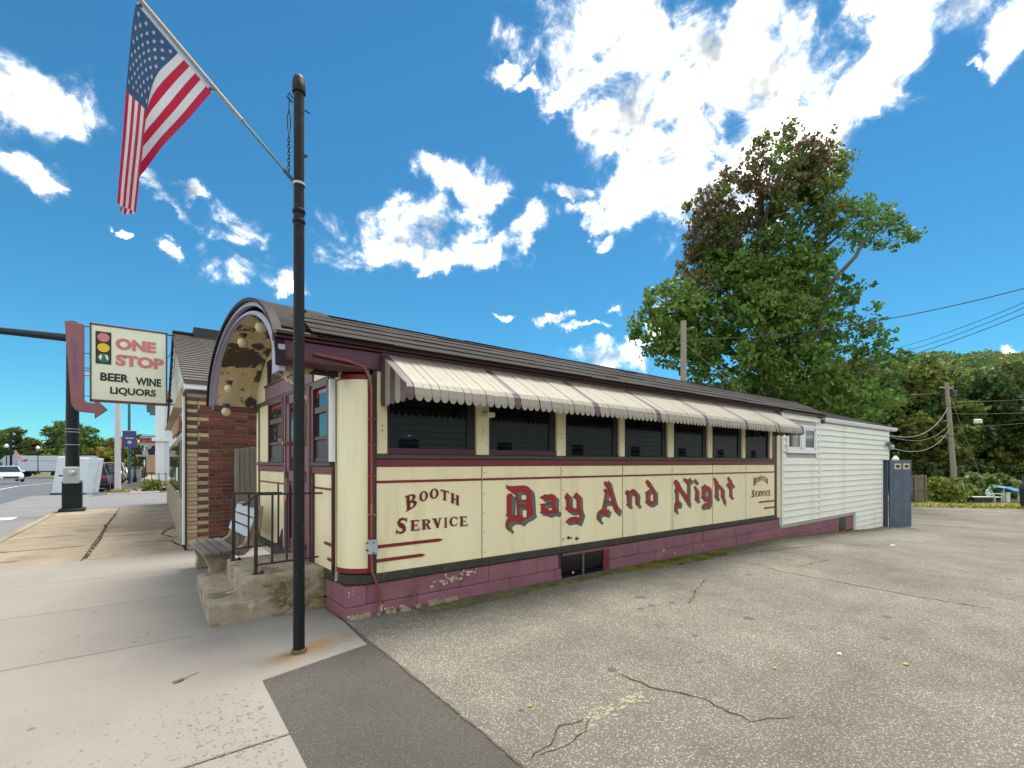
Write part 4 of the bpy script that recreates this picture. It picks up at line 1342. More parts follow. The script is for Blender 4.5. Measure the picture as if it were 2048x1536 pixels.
def front_window(a, b):
    m = FMB()
    z0, z1, zm = 1.612, 2.50, 2.16
    m.box(-.060, -.0, a, a + .055, z0, z1)
    m.box(-.060, -.0, b - .055, b, z0, z1)
    m.box(-.060, -.0, a, b, z1 - .06, z1 + .02)
    m.box(-.045, -.0, a + .05, b - .05, zm, zm + .075)
    m.box(-.040, -.0, a + .05, b - .05, z0, z0 + .05)
    m.box(-.045, -.0, a + .05, b - .05, 1.86, 1.90)
    w = m.build('window', MAROON, diner, bevel=.004)
    FB(-.022, -.016, a + .05, b - .05, zm + .075, z1 - .06).build('pane', GLASSB, w)
    FB(-.022, -.016, a + .05, b - .05, 1.90, zm).build('pane', GLASSB, w)
    FB(-.026, -.018, a + .05, b - .05, z0 + .05, 1.86).build('lower_screen', pm('screen_grey', (.035, .035, .05), .5), w)
    # stained border in the top sash
    q = FMB()
    n = 6
    for k in range(n):
        s0 = a + .055 + (b - a - .11) * k / n
        q.box(-.0235, -.0225, s0 + .004, s0 + (b - a - .11) / n - .004, z1 - .06 - (.05 if 0 < k < n - 1 else .09), z1 - .062)
    q.build('coloured_glass', pm('ruby_glass', (.28, .05, .04), .15), w)


front_window(1.83, 2.63)
front_window(.06, .62)
# door
dm = FMB()
dm.box(-.040, .0, .82, .95, .44, 2.50)
dm.box(-.040, .0, 1.60, 1.72, .44, 2.50)
dm.box(-.040, .0, .82, 1.72, .44, .62)
dm.box(-.040, .0, .82, 1.72, 1.36, 1.50)
dm.box(-.040, .0, .82, 1.72, 2.38, 2.53)
door = dm.build('door', pm('door_maroon', (.17, .045, .06), .45, var=.12), diner, bevel=.004)
FB(-.020, .0, .95, 1.60, .62, 1.36).build('door_panel', MAUVE, door, bevel=.003)
FB(-.024, -.012, .95, 1.60, 1.50, 2.38).build('pane', GLASSB, door)
for a, b in ((.735, .80), (1.735, 1.80)):
    FB(-.055, .0, a, b, .43, 2.52).build('jamb', MAUVE, door, bevel=.004)
m_ = FMB()
m_.lathe([(.0, -.075), (.028, -.07), (.032, -.045), (.015, -.03), (.03, -.02), (.03, .0)], (-.035, 1.66, 1.86), 12, axis='X')
m_.build('knob', BRASS, door, smooth=True)
m_ = FMB()
m_.box(-.075, -.035, 1.625, 1.68, 1.10, 1.19)
m_.build('door_tag', ORANGE, door, bevel=.006)
m_ = FMB()
m_.tube([(-.06, 1.65, 1.19), (-.06, 1.675, 1.25), (-.06, 1.65, 1.31), (-.055, 1.64, 1.27), (-.055, 1.65, 1.19)], .006, 6)
m_.box(-.065, -.04, 1.635, 1.675, 1.31, 1.40)
m_.build('padlock', BRASS, door)
FB(-.05, -.03, 1.56, 1.60, .48, 1.30).build('door_stile', MAROON, door)
# cables looping from the hood to the pole
m_ = MB()
for j in range(3):
    pts = []
    A_, B_, C_ = Vector((-.62, .13, 2.50)), Vector((-.56, -.50, 2.30)), Vector((-.50, -.55, 1.75))
    for k in range(17):
        t = k / 16
        p = (A_ * (1 - t) ** 2 + B_ * 2 * t * (1 - t) + Vector((-.515, -.545, 2.16)) * t * t)
        pts.append(p + Vector((math.sin(k * .9 + j * 2.1) * .012, math.cos(k * .9 + j * 2.1) * .012, math.sin(k * .7 + j) * .012 - .03 * math.sin(math.pi * t))))
    pts += [Vector((-.505, -.55, 2.10)), Vector((-.505, -.552, 1.95)), Vector((-.508, -.553, 1.74 + .05 * j))]
    m_.tube(pts, .011, 6)
m_.tube([(-.60, .10, 2.53), (-.48, .06, 2.56), (-.36, -.02, 2.57)], .014, 6)
m_.build('cable_bundle', WIREB, diner, smooth=True)

# ------------------------------------------------------------------ rear annex with white siding
annex = thing('siding_annex', 'white clapboard annex joined to the rear of the dining car', 'annex', (9.85, 0, 0))
AO = Vector((9.85, 0, 0))
AM = Matrix.Translation(-AO)


def AB(*a):
    return MB(AM).box(*a)


AB(9.86, 12.0, -.03, 3.6, .10, 2.78).build('wall', pm('sheathing', (.45, .44, .40), .8), annex)
AB(12.0, 16.86, -.03, 3.6, .10, 2.72).build('wall', MATS['sheathing'], annex)
AB(14.65, 16.86, -.03, 3.6, -.6, .10).build('wall', MATS['sheathing'], annex)
AB(16.86, 17.70, .25, 3.6, -.6, 2.72).build('wall', MATS['sheathing'], annex)
AB(16.86, 17.70, -.03, .25, 1.72, 2.72).build('wall', MATS['sheathing'], annex)
cache = {}


def clap(x0, x1, z, h, y=-.035):
    key = (round(x1 - x0, 3), h, y)
    if key not in cache:
        m = MB()
        L_ = x1 - x0
        poly = [(y, 0), (y - .040, .0), (y - .042, .014), (y - .006, h + .012), (y, h + .012)]
        m.prism(poly, lambda u, v, w: (w, u, v), 0, L_)
        cache[key] = m.mesh('clapboard', SIDING)
    put('clapboard', cache[key], annex, loc=(x0 - AO.x, 0, z))


PH = .1525
z = .185
while z < 2.66:
    if 1.86 < z + PH and z < 2.50:
        clap(9.90, 10.06, z, PH)
        clap(11.80, 11.95, z, PH)
    else:
        clap(9.90, 11.95, z, PH)
    z += PH
z = .185
while z < 2.60:
    if z < 1.70:
        clap(12.06, 17.02, z, PH)
    else:
        clap(12.06, 17.72, z, PH)
    z += PH
z = .185 - PH
k = 0
while z > -.62:
    clap(14.70, 17.02, z, PH)
    z -= PH
AB(9.84, 9.90, -.075, .0, .16, 2.78).build('corner_board', WHITE, annex, bevel=.006)
AB(11.955, 12.055, -.072, .0, .18, 2.74).build('corner_board', WHITE, annex, bevel=.006)
AB(17.72, 17.80, -.072, .06, 1.70, 2.66).build('corner_board', WHITE, annex, bevel=.006)
AB(14.62, 14.70, -.072, .0, -.60, .18).build('corner_board', WHITE, annex, bevel=.006)
AB(17.02, 17.10, -.080, .0, -.60, 1.74).build('door_casing', WHITE, annex, bevel=.006)
AB(17.02, 17.76, -.080, .0, 1.70, 1.76).build('door_casing', WHITE, annex, bevel=.006)
AB(14.70, 17.02, -.05, .02, -.62, -.36).build('base_board', SIDING, annex)
# under-floor opening
AB(13.55, 13.98, -.02, .10, -.28, .12).build('crawl_hatch', BLACKF, annex)
# window pair
m_ = MB(AM)
m_.box(10.06, 11.80, -.095, .0, 1.86, 1.93)
m_.box(10.06, 11.80, -.090, .0, 2.45, 2.52)
m_.box(10.06, 10.15, -.090, .0, 1.93, 2.45)
m_.box(11.71, 11.80, -.090, .0, 1.93, 2.45)
m_.box(10.86, 11.06, -.090, .0, 1.93, 2.45)
m_.box(10.02, 11.84, -.115, .0, 1.835, 1.862)
wn_ = m_.build('window', WHITE, annex, bevel=.005)
for a, b in ((10.15, 10.86), (11.06, 11.71)):
    q = MB(AM)
    q.box(a, a + .05, -.075, .0, 1.93, 2.45)
    q.box(b - .05, b, -.075, .0, 1.93, 2.45)
    q.box(a, b, -.075, .0, 1.93, 1.98)
    q.box(a, b, -.075, .0, 2.40, 2.45)
    q.build('sash', WHITE, wn_, bevel=.004)
    AB(a + .05, b - .05, -.055, -.045, 1.98, 2.40).build('pane', GLASSD, wn_)
# eaves, gutter and roofs
AB(9.76, 12.25, -.13, .10, 2.775, 2.83).build('eave_board', MATS['dark_eave'], annex)
gt = MB(AM)
gt.prism([(-.04, 2.66), (-.14, 2.67), (-.165, 2.74), (-.165, 2.765), (-.04, 2.765)], lambda u, v, w: (w, u, v), 12.15, 18.35)
gt.build('gutter', WHITE, annex, bevel=.006)
MB(AM).tube([(12.12, -.11, 2.70), (12.1, -.10, 2.62)], .045, 10).build('downspout_elbow', pm('dark_elbow', (.05, .045, .05), .4), annex)
ar = MB(AM)
ar.add([(12.20, -.15, 2.77), (18.35, -.15, 2.77), (18.1, 1.9, 3.45), (12.20, 1.9, 3.45), (18.1, 3.9, 2.8), (12.2, 3.9, 2.8)], [(0, 1, 2, 3), (3, 2, 4, 5)])
aroof = ar.build('roof', SHDARK, annex)
for k in range(12):
    t0, t1 = k / 12, (k + 1) / 12
    x = 12.2 - (k % 2) * .45
    while x < 18.3:
        a, b = max(x, 12.2), min(x + .9, 18.33 - .25 * t0)
        if b - a > .08:
            y0, z0, y1, z1 = -.16 + 2.05 * t0, 2.775 + .68 * t0 + .012, -.16 + 2.05 * t1 + .02, 2.775 + .68 * t1 + .006
            m = MB(AM)
            m.add([(a + .003, y0, z0), (b - .003, y0, z0), (b - .003, y1, z1), (a + .003, y1, z1), (a + .003, y0, z0 - .012), (b - .003, y0, z0 - .012)],
                  [(0, 1, 2, 3), (0, 4, 5, 1)])
            m.build('shingle', GREYSH, aroof)
        x += .9
# open blue door
DA = R(-33)
hinge = Vector((17.68, -.10, 0)) - AO
DM = Matrix.Translation(hinge) @ Matrix.Rotation(DA, 4, 'Z')
dz0, dz1 = -.50, 1.69
m_ = MB(DM)
m_.box(0, .76, -.022, .022, dz0, dz1)
dr_ = m_.build('door', BLUEDOOR, annex, bevel=.004)
for a, b, c, d in ((.12, .38, .35, 1.28), (.46, .72, .35, 1.28), (.12, .38, -.34, .20), (.46, .72, -.34, .20)):
    q = MB(DM)
    q.prism([(a, c), (b, c), (b, d), (a, d)], lambda u, v, w: (u, w, v), -.027, -.021)
    q.build('raised_panel', BLUEDOOR, dr_, bevel=.004)
    q = MB(DM)
    for (u0, u1, v0, v1) in ((a - .02, a - .006, c, d), (b + .006, b + .02, c, d), (a - .02, b + .02, c - .02, c - .006), (a - .02, b + .02, d + .006, d + .02)):
        q.box(u0, u1, -.026, -.02, v0, v1)
    q.build('panel_moulding', BLUEDOOR, dr_, bevel=.002)
for a in (.16, .47):
    q = MB(DM)
    q.box(a, a + .22, -.028, .0, 1.40, 1.58)
    fr_ = q.build('light_frame', CREAM2, dr_, bevel=.003)
    MB(DM).box(a + .04, a + .18, -.031, .0, 1.44, 1.54).build('pane', GLASSB, fr_)
q = MB(DM)
q.lathe([(.0, -.085), (.03, -.075), (.03, -.05), (.012, -.04), (.028, -.025), (.028, -.02)], (.77, 0, .40), 10, axis='Y')
q.box(.73, .77, -.05, -.02, .50, .53)
q.build('handle', BLACKF, dr_, smooth=True)
AB(17.10, 17.16, -.06, .25, -.60, 1.70).build('door_frame', BLUEDOOR, annex)
AB(17.66, 17.72, -.06, .25, -.60, 1.70).build('door_frame', BLUEDOOR, annex)
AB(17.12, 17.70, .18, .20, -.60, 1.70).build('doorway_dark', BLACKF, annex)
AB(17.0, 17.8, -.20, .2, -.62, -.50).build('threshold', STEPC, annex, bevel=.008)
# flood lamp and meter on the end
m_ = MB(AM)
m_.box(17.50, 17.74, -.14, -.06, 2.22, 2.27)
m_.box(17.38, 17.50, -.20, -.08, 2.16, 2.27)
m_.build('flood_lamp', pm('lamp_green', (.12, .15, .14), .5), annex, bevel=.01)
MB(AM).lathe([(.0, -.20), (.08, -.19), (.09, -.12), (.09, -.06)], (17.78, 0, 2.12), 12, axis='Y').build('meter', STEEL, annex, smooth=True)

AB(9.86, 14.64, .03, 3.5, -.6, .18).build('foundation_core', MORTAR, annex)


def text_mb(body, h, w, bold=0.0, M=None, depth=0.0, mi=0, shear=0.0):
    """lettering as flat geometry fitted to w x h with its lower left corner at 0,0 in the local XZ plane"""
    cu = bpy.data.curves.new('t', 'FONT')
    cu.body = body
    cu.size = 1
    cu.offset = bold
    cu.resolution_u = 4
    cu.shear = shear
    ob = bpy.data.objects.new('t', cu)
    COL.objects.link(ob)
    dg = bpy.context.evaluated_depsgraph_get()
    dg.update()
    me = ob.evaluated_get(dg).to_mesh()
    V = [v.co.copy() for v in me.vertices]
    F_ = [tuple(p.vertices) for p in me.polygons]
    ob.evaluated_get(dg).to_mesh_clear()
    bpy.data.objects.remove(ob)
    bpy.data.curves.remove(cu)
    xs, ys = [v.x for v in V], [v.y for v in V]
    x0, x1, y0, y1 = min(xs), max(xs), min(ys), max(ys)
    m = MB(M)
    m.add([((v.x - x0) / (x1 - x0) * w, -depth, (v.y - y0) / (y1 - y0) * h) for v in V], F_, mi)
    return m


# ------------------------------------------------------------------ steps, railings, bench
steps = thing('concrete_steps', 'worn patched concrete steps up to the dining car door', 'steps', (-.6, 1.4, 0))
SM = Matrix.Translation((.6, -1.4, 0))


def rough_block(name, x0, x1, y0, y1, z0, z1, amp=.008, seed=1, cut=.08):
    """block with a fine, slightly broken surface"""
    m = MB()
    m.box(x0, x1, y0, y1, z0, z1)
    me = m.mesh(name, STEPC)
    bm = bmesh.new()
    bm.from_mesh(me)
    bmesh.ops.subdivide_edges(bm, edges=bm.edges, cuts=9, use_grid_fill=True)
    r = random.Random(seed)
    for v in bm.verts:
        v.co += Vector((r.gauss(0, amp), r.gauss(0, amp), r.gauss(0, amp * .5)))
    bm.to_mesh(me)
    bm.free()
    me.transform(SM)
    me.polygons.foreach_set('use_smooth', [True] * len(me.polygons))
    return put(name, me, steps)


rough_block('lower_step', -1.115, -.05, .575, 2.25, -.05, .205, .005, 3)
rough_block('landing', -.84, -.02, .585, 1.78, .15, .435, .005, 4)
# broken render on the near side
rp = MB(SM)
rr = random.Random(5)
for i in range(34):
    a, z = rr.uniform(-.62, -.06), rr.uniform(.02, .38)
    s_ = rr.uniform(.03, .09)
    n = rr.randint(5, 7)
    pts = [(a + s_ * (1 + rr.uniform(-.3, .3)) * math.cos(2 * math.pi * k / n), z + s_ * .6 * (1 + rr.uniform(-.3, .3)) * math.sin(2 * math.pi * k / n)) for k in range(n)]
    rp.prism(pts, lambda u, v, w: (u, w, max(.0, min(.42, v))), .565 - rr.uniform(.0, .012), .60)
rp.build('broken_render', pm('exposed_rubble', (.22, .175, .095), .95, var=.4, scale=12, bump=.8, bscale=50), steps, bevel=.006)


def railing(y, label, posts, x_wall, ztop, zb, hx, hz, extra=None):
    t = thing('railing', label, 'railing', (-.6, y, 0.43), group='iron railings on the steps')
    M = Matrix.Translation((.6, -y, -.43))
    m = MB(M)
    m.bar((posts[0], y, ztop), (x_wall, y, ztop - .01), .028, .02)
    m.bar((hx, y - .01, hz), (posts[0] + .01, y, ztop), .030, .018)
    m.build('handrail', IRON, t, bevel=.003)
    for k, x in enumerate(posts):
        w = .034 if k == 0 else .020
        m = MB(M)
        m.bar((x, y, .43 if k == 0 else zb), (x + .004, y, ztop), w, w)
        m.build('post', IRON, t, bevel=.002)
    MB(M).bar((posts[0], y, zb), (x_wall - .04, y, zb + .015), .018, .018).build('bottom_rail', IRON, t)
    m = MB(M)
    m.box(posts[0] - .03, posts[0] + .08, y - .03, y + .03, .43, .445)
    m.lathe([(.012, 0), (.012, .025)], (posts[0] + .06, y, .44), 8)
    m.build('foot_plate', IRON, t)
    return t


railing(.70, 'near iron railing on the steps beside the black flag pole', [-.70, -.545, -.40], -.03, 1.27, .53, -.82, 1.16)
rl = railing(1.66, 'far iron railing on the steps next to the bench', [-.79, -.63, -.30], -.26, 1.235, .57, -.91, 1.15)
MB(Matrix.Translation((.6, -1.66, -.43))).bar((-.30, 1.66, 1.23), (-.30, 1.66, 1.34), .016, .016).build('finial', IRON, rl)

bench = thing('bench', 'concrete bench with grey seat planks and white back slats by the steps', 'bench', (-.86, 3.15, 0), R(4))
for y in (-.42, .62):
    m = MB()
    m.prism([(-.14, 0), (.16, 0), (.17, .06), (.13, .20), (.15, .30), (.20, .36), (-.20, .36), (-.17, .30), (-.12, .18)], lambda u, v, w: (u, w, v), y - .06, y + .06)
    m.build('pedestal', BENCHC, bench, bevel=.012)
for k in range(4):
    m = MB()
    x = -.215 + k * .11
    m.box(x, x + .097, -.62, .76, .365 + .004 * (k == 0), .415)
    m.build('seat_plank', WOODG, bench, bevel=.008)
for y in (-.42, .62):
    m = MB()
    m.prism([(.20, .30), (.30, .30), (.45, .45), (.52, .70), (.55, .98), (.46, .98), (.42, .88), (.38, .70), (.30, .46), (.20, .40)], lambda u, v, w: (u, w, v), y - .045, y + .045)
    m.build('back_bracket', BENCHC, bench, bevel=.012)
for k in range(3):
    m = MB()
    x, z = .315 + .045 * k, .56 + .135 * k
    m.add([(x, -.52, z), (x + .035, -.52, z + .115), (x + .060, -.52, z + .11), (x + .025, -.52, z - .005), (x, .72, z), (x + .035, .72, z + .115), (x + .060, .72, z + .11), (x + .025, .72, z - .005)],
          [(0, 1, 2, 3), (7, 6, 5, 4), (0, 4, 5, 1), (1, 5, 6, 2), (2, 6, 7, 3), (3, 7, 4, 0)])
    m.build('back_slat', SLATW, bench, bevel=.006)
stp = MB()          # a plank leaning on the wall behind the bench
stp.add([(-.18, 2.30, .43), (-.10, 2.30, .43), (-.02, 2.30, .92), (-.05, 2.30, .95), (-.18, 2.38, .43), (-.10, 2.38, .43), (-.02, 2.38, .92), (-.05, 2.38, .95)],
        [(0, 1, 2, 3), (7, 6, 5, 4), (0, 4, 5, 1), (1, 5, 6, 2), (2, 6, 7, 3), (3, 7, 4, 0)])
tag(stp.build('leaning_board', pm('dark_board', (.06, .05, .04), .8, var=.3), None, bevel=.004), 'dark board leaning on the diner front behind the railing', 'board')

fen = thing('board_fence', 'narrow grey board fence between the brick wall and the diner', 'fence', (-.12, 5.30, 0))
for k in range(5):
    MB().box(-.22 + k * .085, -.22 + k * .085 + .08, rng.uniform(-.01, .01), .03, .02, 1.86 + .012 * k + rng.uniform(-.015, .015)).build('board', WOODV, fen, bevel=.004)
MB().box(-.22, .21, .03, .07, 1.4, 1.5).build('rail', WOODV, fen)

# ------------------------------------------------------------------ flag pole and flag
pole = thing('flag_pole', 'scratched black iron post with a ball cap on the sidewalk corner', 'post', (-.576, -.594, 0))
m = MB()
m.tube([(0, 0, 0), (0, 0, 3.70), (0, 0, 3.70), (0, 0, 4.80)], [.046, .043, .042, .042], 20)
m.build('shaft', POLEB, pole, smooth=True)
m = MB()
m.lathe([(.052, 4.72), (.054, 4.73), (.054, 4.79), (.050, 4.80), (.048, 4.83), (.036, 4.86), (.018, 4.875), (.004, 4.88)], n=20)
m.build('cap', POLEB, pole, smooth=True)
m = MB()
for zz in (3.62, 3.705):
    m.lathe([(.047, zz), (.051, zz + .005), (.051, zz + .03), (.047, zz + .035)], n=20)
m.build('collar', POLEB, pole, smooth=True)
m = MB()
m.lathe([(.048, 3.94), (.052, 3.943), (.052, 3.958), (.048, 3.961)], n=20)
m.build('hose_clamp', METALG, pole, smooth=True)
m = MB()
r_ = random.Random(2)
pts = [(.052 * math.cos(a) * (1 + r_.uniform(0, .25)), .052 * math.sin(a) * (1 + r_.uniform(0, .25))) for a in [2 * math.pi * k / 14 for k in range(14)]]
m.prism(pts, lambda u, v, w: (u * (1.05 if w < .02 else .98), v * (1.05 if w < .02 else .98), w), .0, .035)
m.build('base_collar', pm('rust_crust', (.13, .09, .06), .9, var=.5, scale=30), pole)
m = MB()
m.tube([(-.05, 0, 4.62), (-.09, 0, 4.65), (-.075, 0, 4.69), (-.05, 0, 4.66)], .007, 6)
m.bar((.045, 0, 4.60), (.085, -.01, 4.58), .008, .008)
m.bar((.045, 0, 4.22), (.055, 0, 4.20), .012, .03)
m.bar((.045, 0, 2.9), (.055, 0, 2.88), .012, .02)
m.build('hook', IRON, pole)
m = MB()
m.tube([(-.076, 0, 4.64), (-.078, 0, 4.55), (-.090, 0, 4.48), (-.090, 0, 4.40), (-.078, 0, 4.34), (-.066, 0, 4.40), (-.066, 0, 4.48), (-.078, 0, 4.55)], .0045, 6)
z = 4.34
k = 0
while z > 4.03:
    a = 0 if k % 2 else math.pi / 2
    ring_ = [(-.079 + .010 * math.cos(t) * math.cos(a), .010 * math.cos(t) * math.sin(a), z - .014 + .019 * math.sin(t)) for t in [2 * math.pi * q / 8 for q in range(9)]]
    m.tube(ring_, .0038, 5)
    z -= .029
    k += 1
m.build('chain', IRON, pole, smooth=True)
# staff
S0, S1 = Vector((-.02, 0, 3.945)), Vector((-1.11, 0, 4.94))
sd = (S1 - S0).normalized()
m = MB()
m.tube([S0 + sd * .10, S0 + sd * .55], .011, 8)
m.build('staff_lower', pm('green_staff', (.10, .20, .19), .5), pole, smooth=True)
m = MB()
m.tube([S0 + sd * .54, S0 + sd * .56, S1], [.016, .014, .014], 8)
m.build('staff_upper', pm('wood_staff', (.34, .27, .20), .5, var=.15, scale=12), pole, smooth=True)
m = MB()
m.tube([S0 + Vector((.0, 0, -.05)), S0, S0 + sd * .13], [.012, .018, .016], 8)
m.build('staff_bracket', pm('green_iron', (.04, .07, .065), .6), pole, smooth=True)

flag = thing('flag', 'american flag hanging in folds from the angled staff', 'flag', (-1.2, -.594, 3.4))
H0, H1 = Vector((-1.650, 4.845)), Vector((-1.200, 4.43))      # hoist: top corner (outer end) to bottom corner, in x,z
NU, NV, FLY = 52, 60, 1.44


def thread(u):
    p = H0.lerp(H1, u)
    xt = -1.668 + .105 * (u / .52) if u < .52 else -1.563 - .11 * (u - .52) / .48
    fly = FLY - .25 * u
    out = []
    x, z = p.x, p.y
    ds = fly / NV
    for i in range(NV + 1):
        s_ = i * ds
        back = max(0, (u - .52) / .48)
        near = max(0, min(1, (-1.50 - x) / .10))
        y = .05 * back * near + .030 * math.sin(2 * math.pi * (u * 1.35 + .15)) * min(1, s_ / .5) + .012 * math.sin(8 * s_ + 6 * u) * min(1, s_ / .3)
        out.append((x, y, z))
        drift = -.055 - (.34 * max(0, s_ - .80) * u)
        gap = xt - .06 * s_ - x
        dx = drift + max(-.50, min(.3, gap * 6))
        L_ = math.hypot(dx, 1)
        x += dx / L_ * ds
        z -= 1 / L_ * ds
    return out


T = [thread(i / NU) for i in range(NU + 1)]
fm = MB(Matrix.Translation((1.2, 0, -3.4)))
vs_ = [T[i][j] for i in range(NU + 1) for j in range(NV + 1)]
w_ = NV + 1
for i in range(NU):
    for j in range(NV):
        strp = i // 4
        canton = i < 28 and j < NV * .42
        mi = 2 if canton else (0 if strp % 2 == 0 else 1)
        fm.f.append([i * w_ + j, i * w_ + j + 1, (i + 1) * w_ + j + 1, (i + 1) * w_ + j])
        fm.m.append(mi)
fm.v = vs_
fo = fm.build('cloth', [FRED, FWHITE, FBLUE], flag, smooth=True)
sm_ = MB(Matrix.Translation((1.2, 0, -3.4)))


def fpt(u, v):
    i, j = min(NU - 1e-3, u * NU), min(NV - 1e-3, v * NV)
    a, b = int(i), int(j)
    P00, P10, P01 = Vector(T[a][b]), Vector(T[a + 1][b]), Vector(T[a][b + 1])
    return P00 + (P10 - P00) * (i - a) + (P01 - P00) * (j - b)


for r in range(9):
    for c in range(6 if r % 2 == 0 else 5):
        u0 = (28 / NU) * (r + 1) / 10
        v0 = .42 * ((2 * c + 1 + (r % 2)) / 12)
        pts = []
        for k in range(10):
            rad = 1 if k % 2 == 0 else .42
            a = 2 * math.pi * k / 10
            pts.append(fpt(max(0, u0 + math.cos(a) * rad * .026), max(0, v0 + math.sin(a) * rad * .0150)))
        c0 = fpt(u0, v0)
        for off in (-.004, .004):
            o_ = Vector((0, off, 0))
            sm_.add([p + o_ for p in pts] + [c0 + o_], [(k, (k + 1) % 10, 10) for k in range(10)])
sm_.build('stars', FWHITE, flag)
hb = MB(Matrix.Translation((1.2, 0, -3.4)))
hd = (H1 - H0).normalized()
nrm = Vector((-hd.y, hd.x))
if nrm.y < 0:
    nrm = -nrm
NH = 8
hp_ = []
for k in range(NH + 1):
    p = H0.lerp(H1, k / NH)
    p2 = p + nrm * .026
    hp_ += [(p.x, 0, p.y), (p2.x, 0.002, p2.y)]
hb.add(hp_, [(2 * k, 2 * k + 2, 2 * k + 3, 2 * k + 1) for k in range(NH)])
hb.build('hoist_band', pm('canvas', (.42, .44, .47), .8), flag)
hb = MB(Matrix.Translation((1.2, 0, -3.4)))
q = H1 + nrm * .010 - hd * .02
hb.tube([(q.x, 0, q.y), (q.x + .05, 0, q.y + .012), (q.x + .075, 0, q.y + .03)], .003, 5)
for e in (H0 + nrm * .012 + hd * .02, H1 + nrm * .012 - hd * .02):
    hb.lathe([(.012, -.004), (.012, .004)], (e.x, 0, e.y), 10, axis='Y')
hb.build('grommets', IRON, flag)

# ------------------------------------------------------------------ brick end of the liquor store
store = thing('liquor_store', 'gabled white sided liquor store with a brick side wall next to the diner', 'shop', (-1.07, 5.67, 0))
OM = Matrix.Translation((1.07, -5.67, 0))
OB = lambda *a: MB(OM).box(*a)
bwall = OB(-1.06, .9, 5.69, 6.3, -.1, 2.90).build('brick_wall', MORT, store)
cache_b = {}


def brick(x0, x1, z0, z1, mat, dy):
    L_ = round(x1 - x0, 3)
    key = (L_, mat.name)
    if key not in cache_b:
        cache_b[key] = MB().box(0, L_, 0, .05, 0, .062).mesh('brick', mat, bevel=.004)
    put('brick', cache_b[key], bwall, loc=(x0 + 1.07, dy, z0))


r_ = random.Random(11)
CH = .0745
nc = int(2.90 / CH)
for c in range(nc):
    z = c * CH + .004
    qx = -1.065
    long = c % 2 == 0
    qe = -.72 if long else -.86
    # quoin: tan bricks, with darker bricks higher up
    x = qx
    q1 = -.90 if c % 3 == 0 else -.86
    top = c > nc * .62
    dk = top and c % 2 == 1
    brick(x, x + .17, z, 0, BRICKD if dk else BRICKT, -.004)
    brick(x + .18, qe, z, 0, (BRICKD if c % 4 in (1, 2) else BRICKT) if top else (BRICKT if long else BRICKD), -.006 if long else .002)
    x = qe + .01
    while x < .10:
        L_ = .205 if (c % 6) else .10
        if x == qe + .01 and not long:
            L_ = .13
        brick(x, x + L_, z, 0, BRICK if r_.random() > .12 else BRICKD, r_.uniform(.0, .006))
        x += L_ + .010
MB(OM).tube([(-1.075, 5.655, .0), (-1.075, 5.655, 2.88)], .014, 8).build('drain_pipe', CABLE, store)
OB(-1.10, .9, 5.64, 6.3, 2.905, 2.945).build('coping', pm('coping_grey', (.12, .11, .11), .7), store)
# gable roof and white front
OB(-1.10, 1.2, 5.52, 5.66, 2.95, 3.10).build('eave_fascia', WHITE, store, bevel=.008)
rfm = MB(OM)
rfm.add([(-1.11, 5.50, 3.10), (7, 5.50, 3.10), (7, 12.2, 5.42), (-1.11, 12.2, 5.42), (7, 18.9, 3.10), (-1.11, 18.9, 3.10),
         (-1.11, 5.50, 3.04), (7, 5.50, 3.04), (-1.11, 12.2, 5.34), (-1.11, 18.9, 3.04)], [(0, 1, 2, 3), (3, 2, 4, 5), (0, 6, 7, 1), (0, 3, 8, 6), (3, 5, 9, 8)])
rf_ = rfm.build('roof', pm('slate_roof', (.115, .10, .10), .9, var=.15, scale=3, bump=.4, bscale=60), store)
sh_ = MB()
for k in range(26):            # visible courses
    t = k / 26
    y0, z0 = 5.50 + 6.7 * t, 3.10 + 2.32 * t
    x = -1.3 - (k % 2) * .45
    me_ = None
    while x < 2.6:
        a, b = max(x, -1.12), x + .9
        MB(OM).box(a + .004, b - .004, y0, y0 + .03, z0 + .012, z0 + .024).build('shingle', GREYSH, rf_)
        x += .9
OB(-1.1, 3, 12.05, 12.35, 5.41, 5.47).build('ridge_cap', SHDARK, rf_)
OB(-.6, .1, 11.9, 12.6, 5.2, 5.62).build('vent_box', BLACKF, rf_)
gw = MB(OM)
gw.prism([(5.70, 2.95), (12.2, 5.30), (18.7, 2.95), (18.7, 0), (6.4, 0), (6.4, 2.9)], lambda u, v, w: (w, u, v), -1.02, -.98)
gw.build('front_wall', MATS['sheathing'], store)
z = .95
while z < 5.2:
    if z < 2.95:
        a, b = 6.4, 18.7
    else:
        t = (z - 2.95) / 2.35
        a, b = 5.75 + 6.45 * t, 18.65 - 6.45 * t
    if not 1.0 < z < 2.15:
        m = MB(OM)
        m.prism([(-1.02, z), (-1.055, z), (-1.03, z + .15), (-1.02, z + .15)], lambda u, v, w: (u, w, v), a, b)
        m.build('clapboard', WHITE, store)
    z += .14
MB(OM).add([(-1.09, 5.62, 3.02), (-1.09, 12.2, 5.30), (-1.09, 12.2, 5.40), (-1.09, 5.62, 3.12), (-1.02, 5.62, 3.02), (-1.02, 12.2, 5.30), (-1.02, 12.2, 5.40), (-1.02, 5.62, 3.12)],
           [(0, 1, 2, 3), (7, 6, 5, 4), (0, 4, 5, 1), (1, 5, 6, 2), (2, 6, 7, 3), (3, 7, 4, 0)]).build('rake_board', WHITE, store)
OB(-1.10, -.98, 6.30, 6.42, 0, 2.95).build('white_post', WHITE, store, bevel=.01)
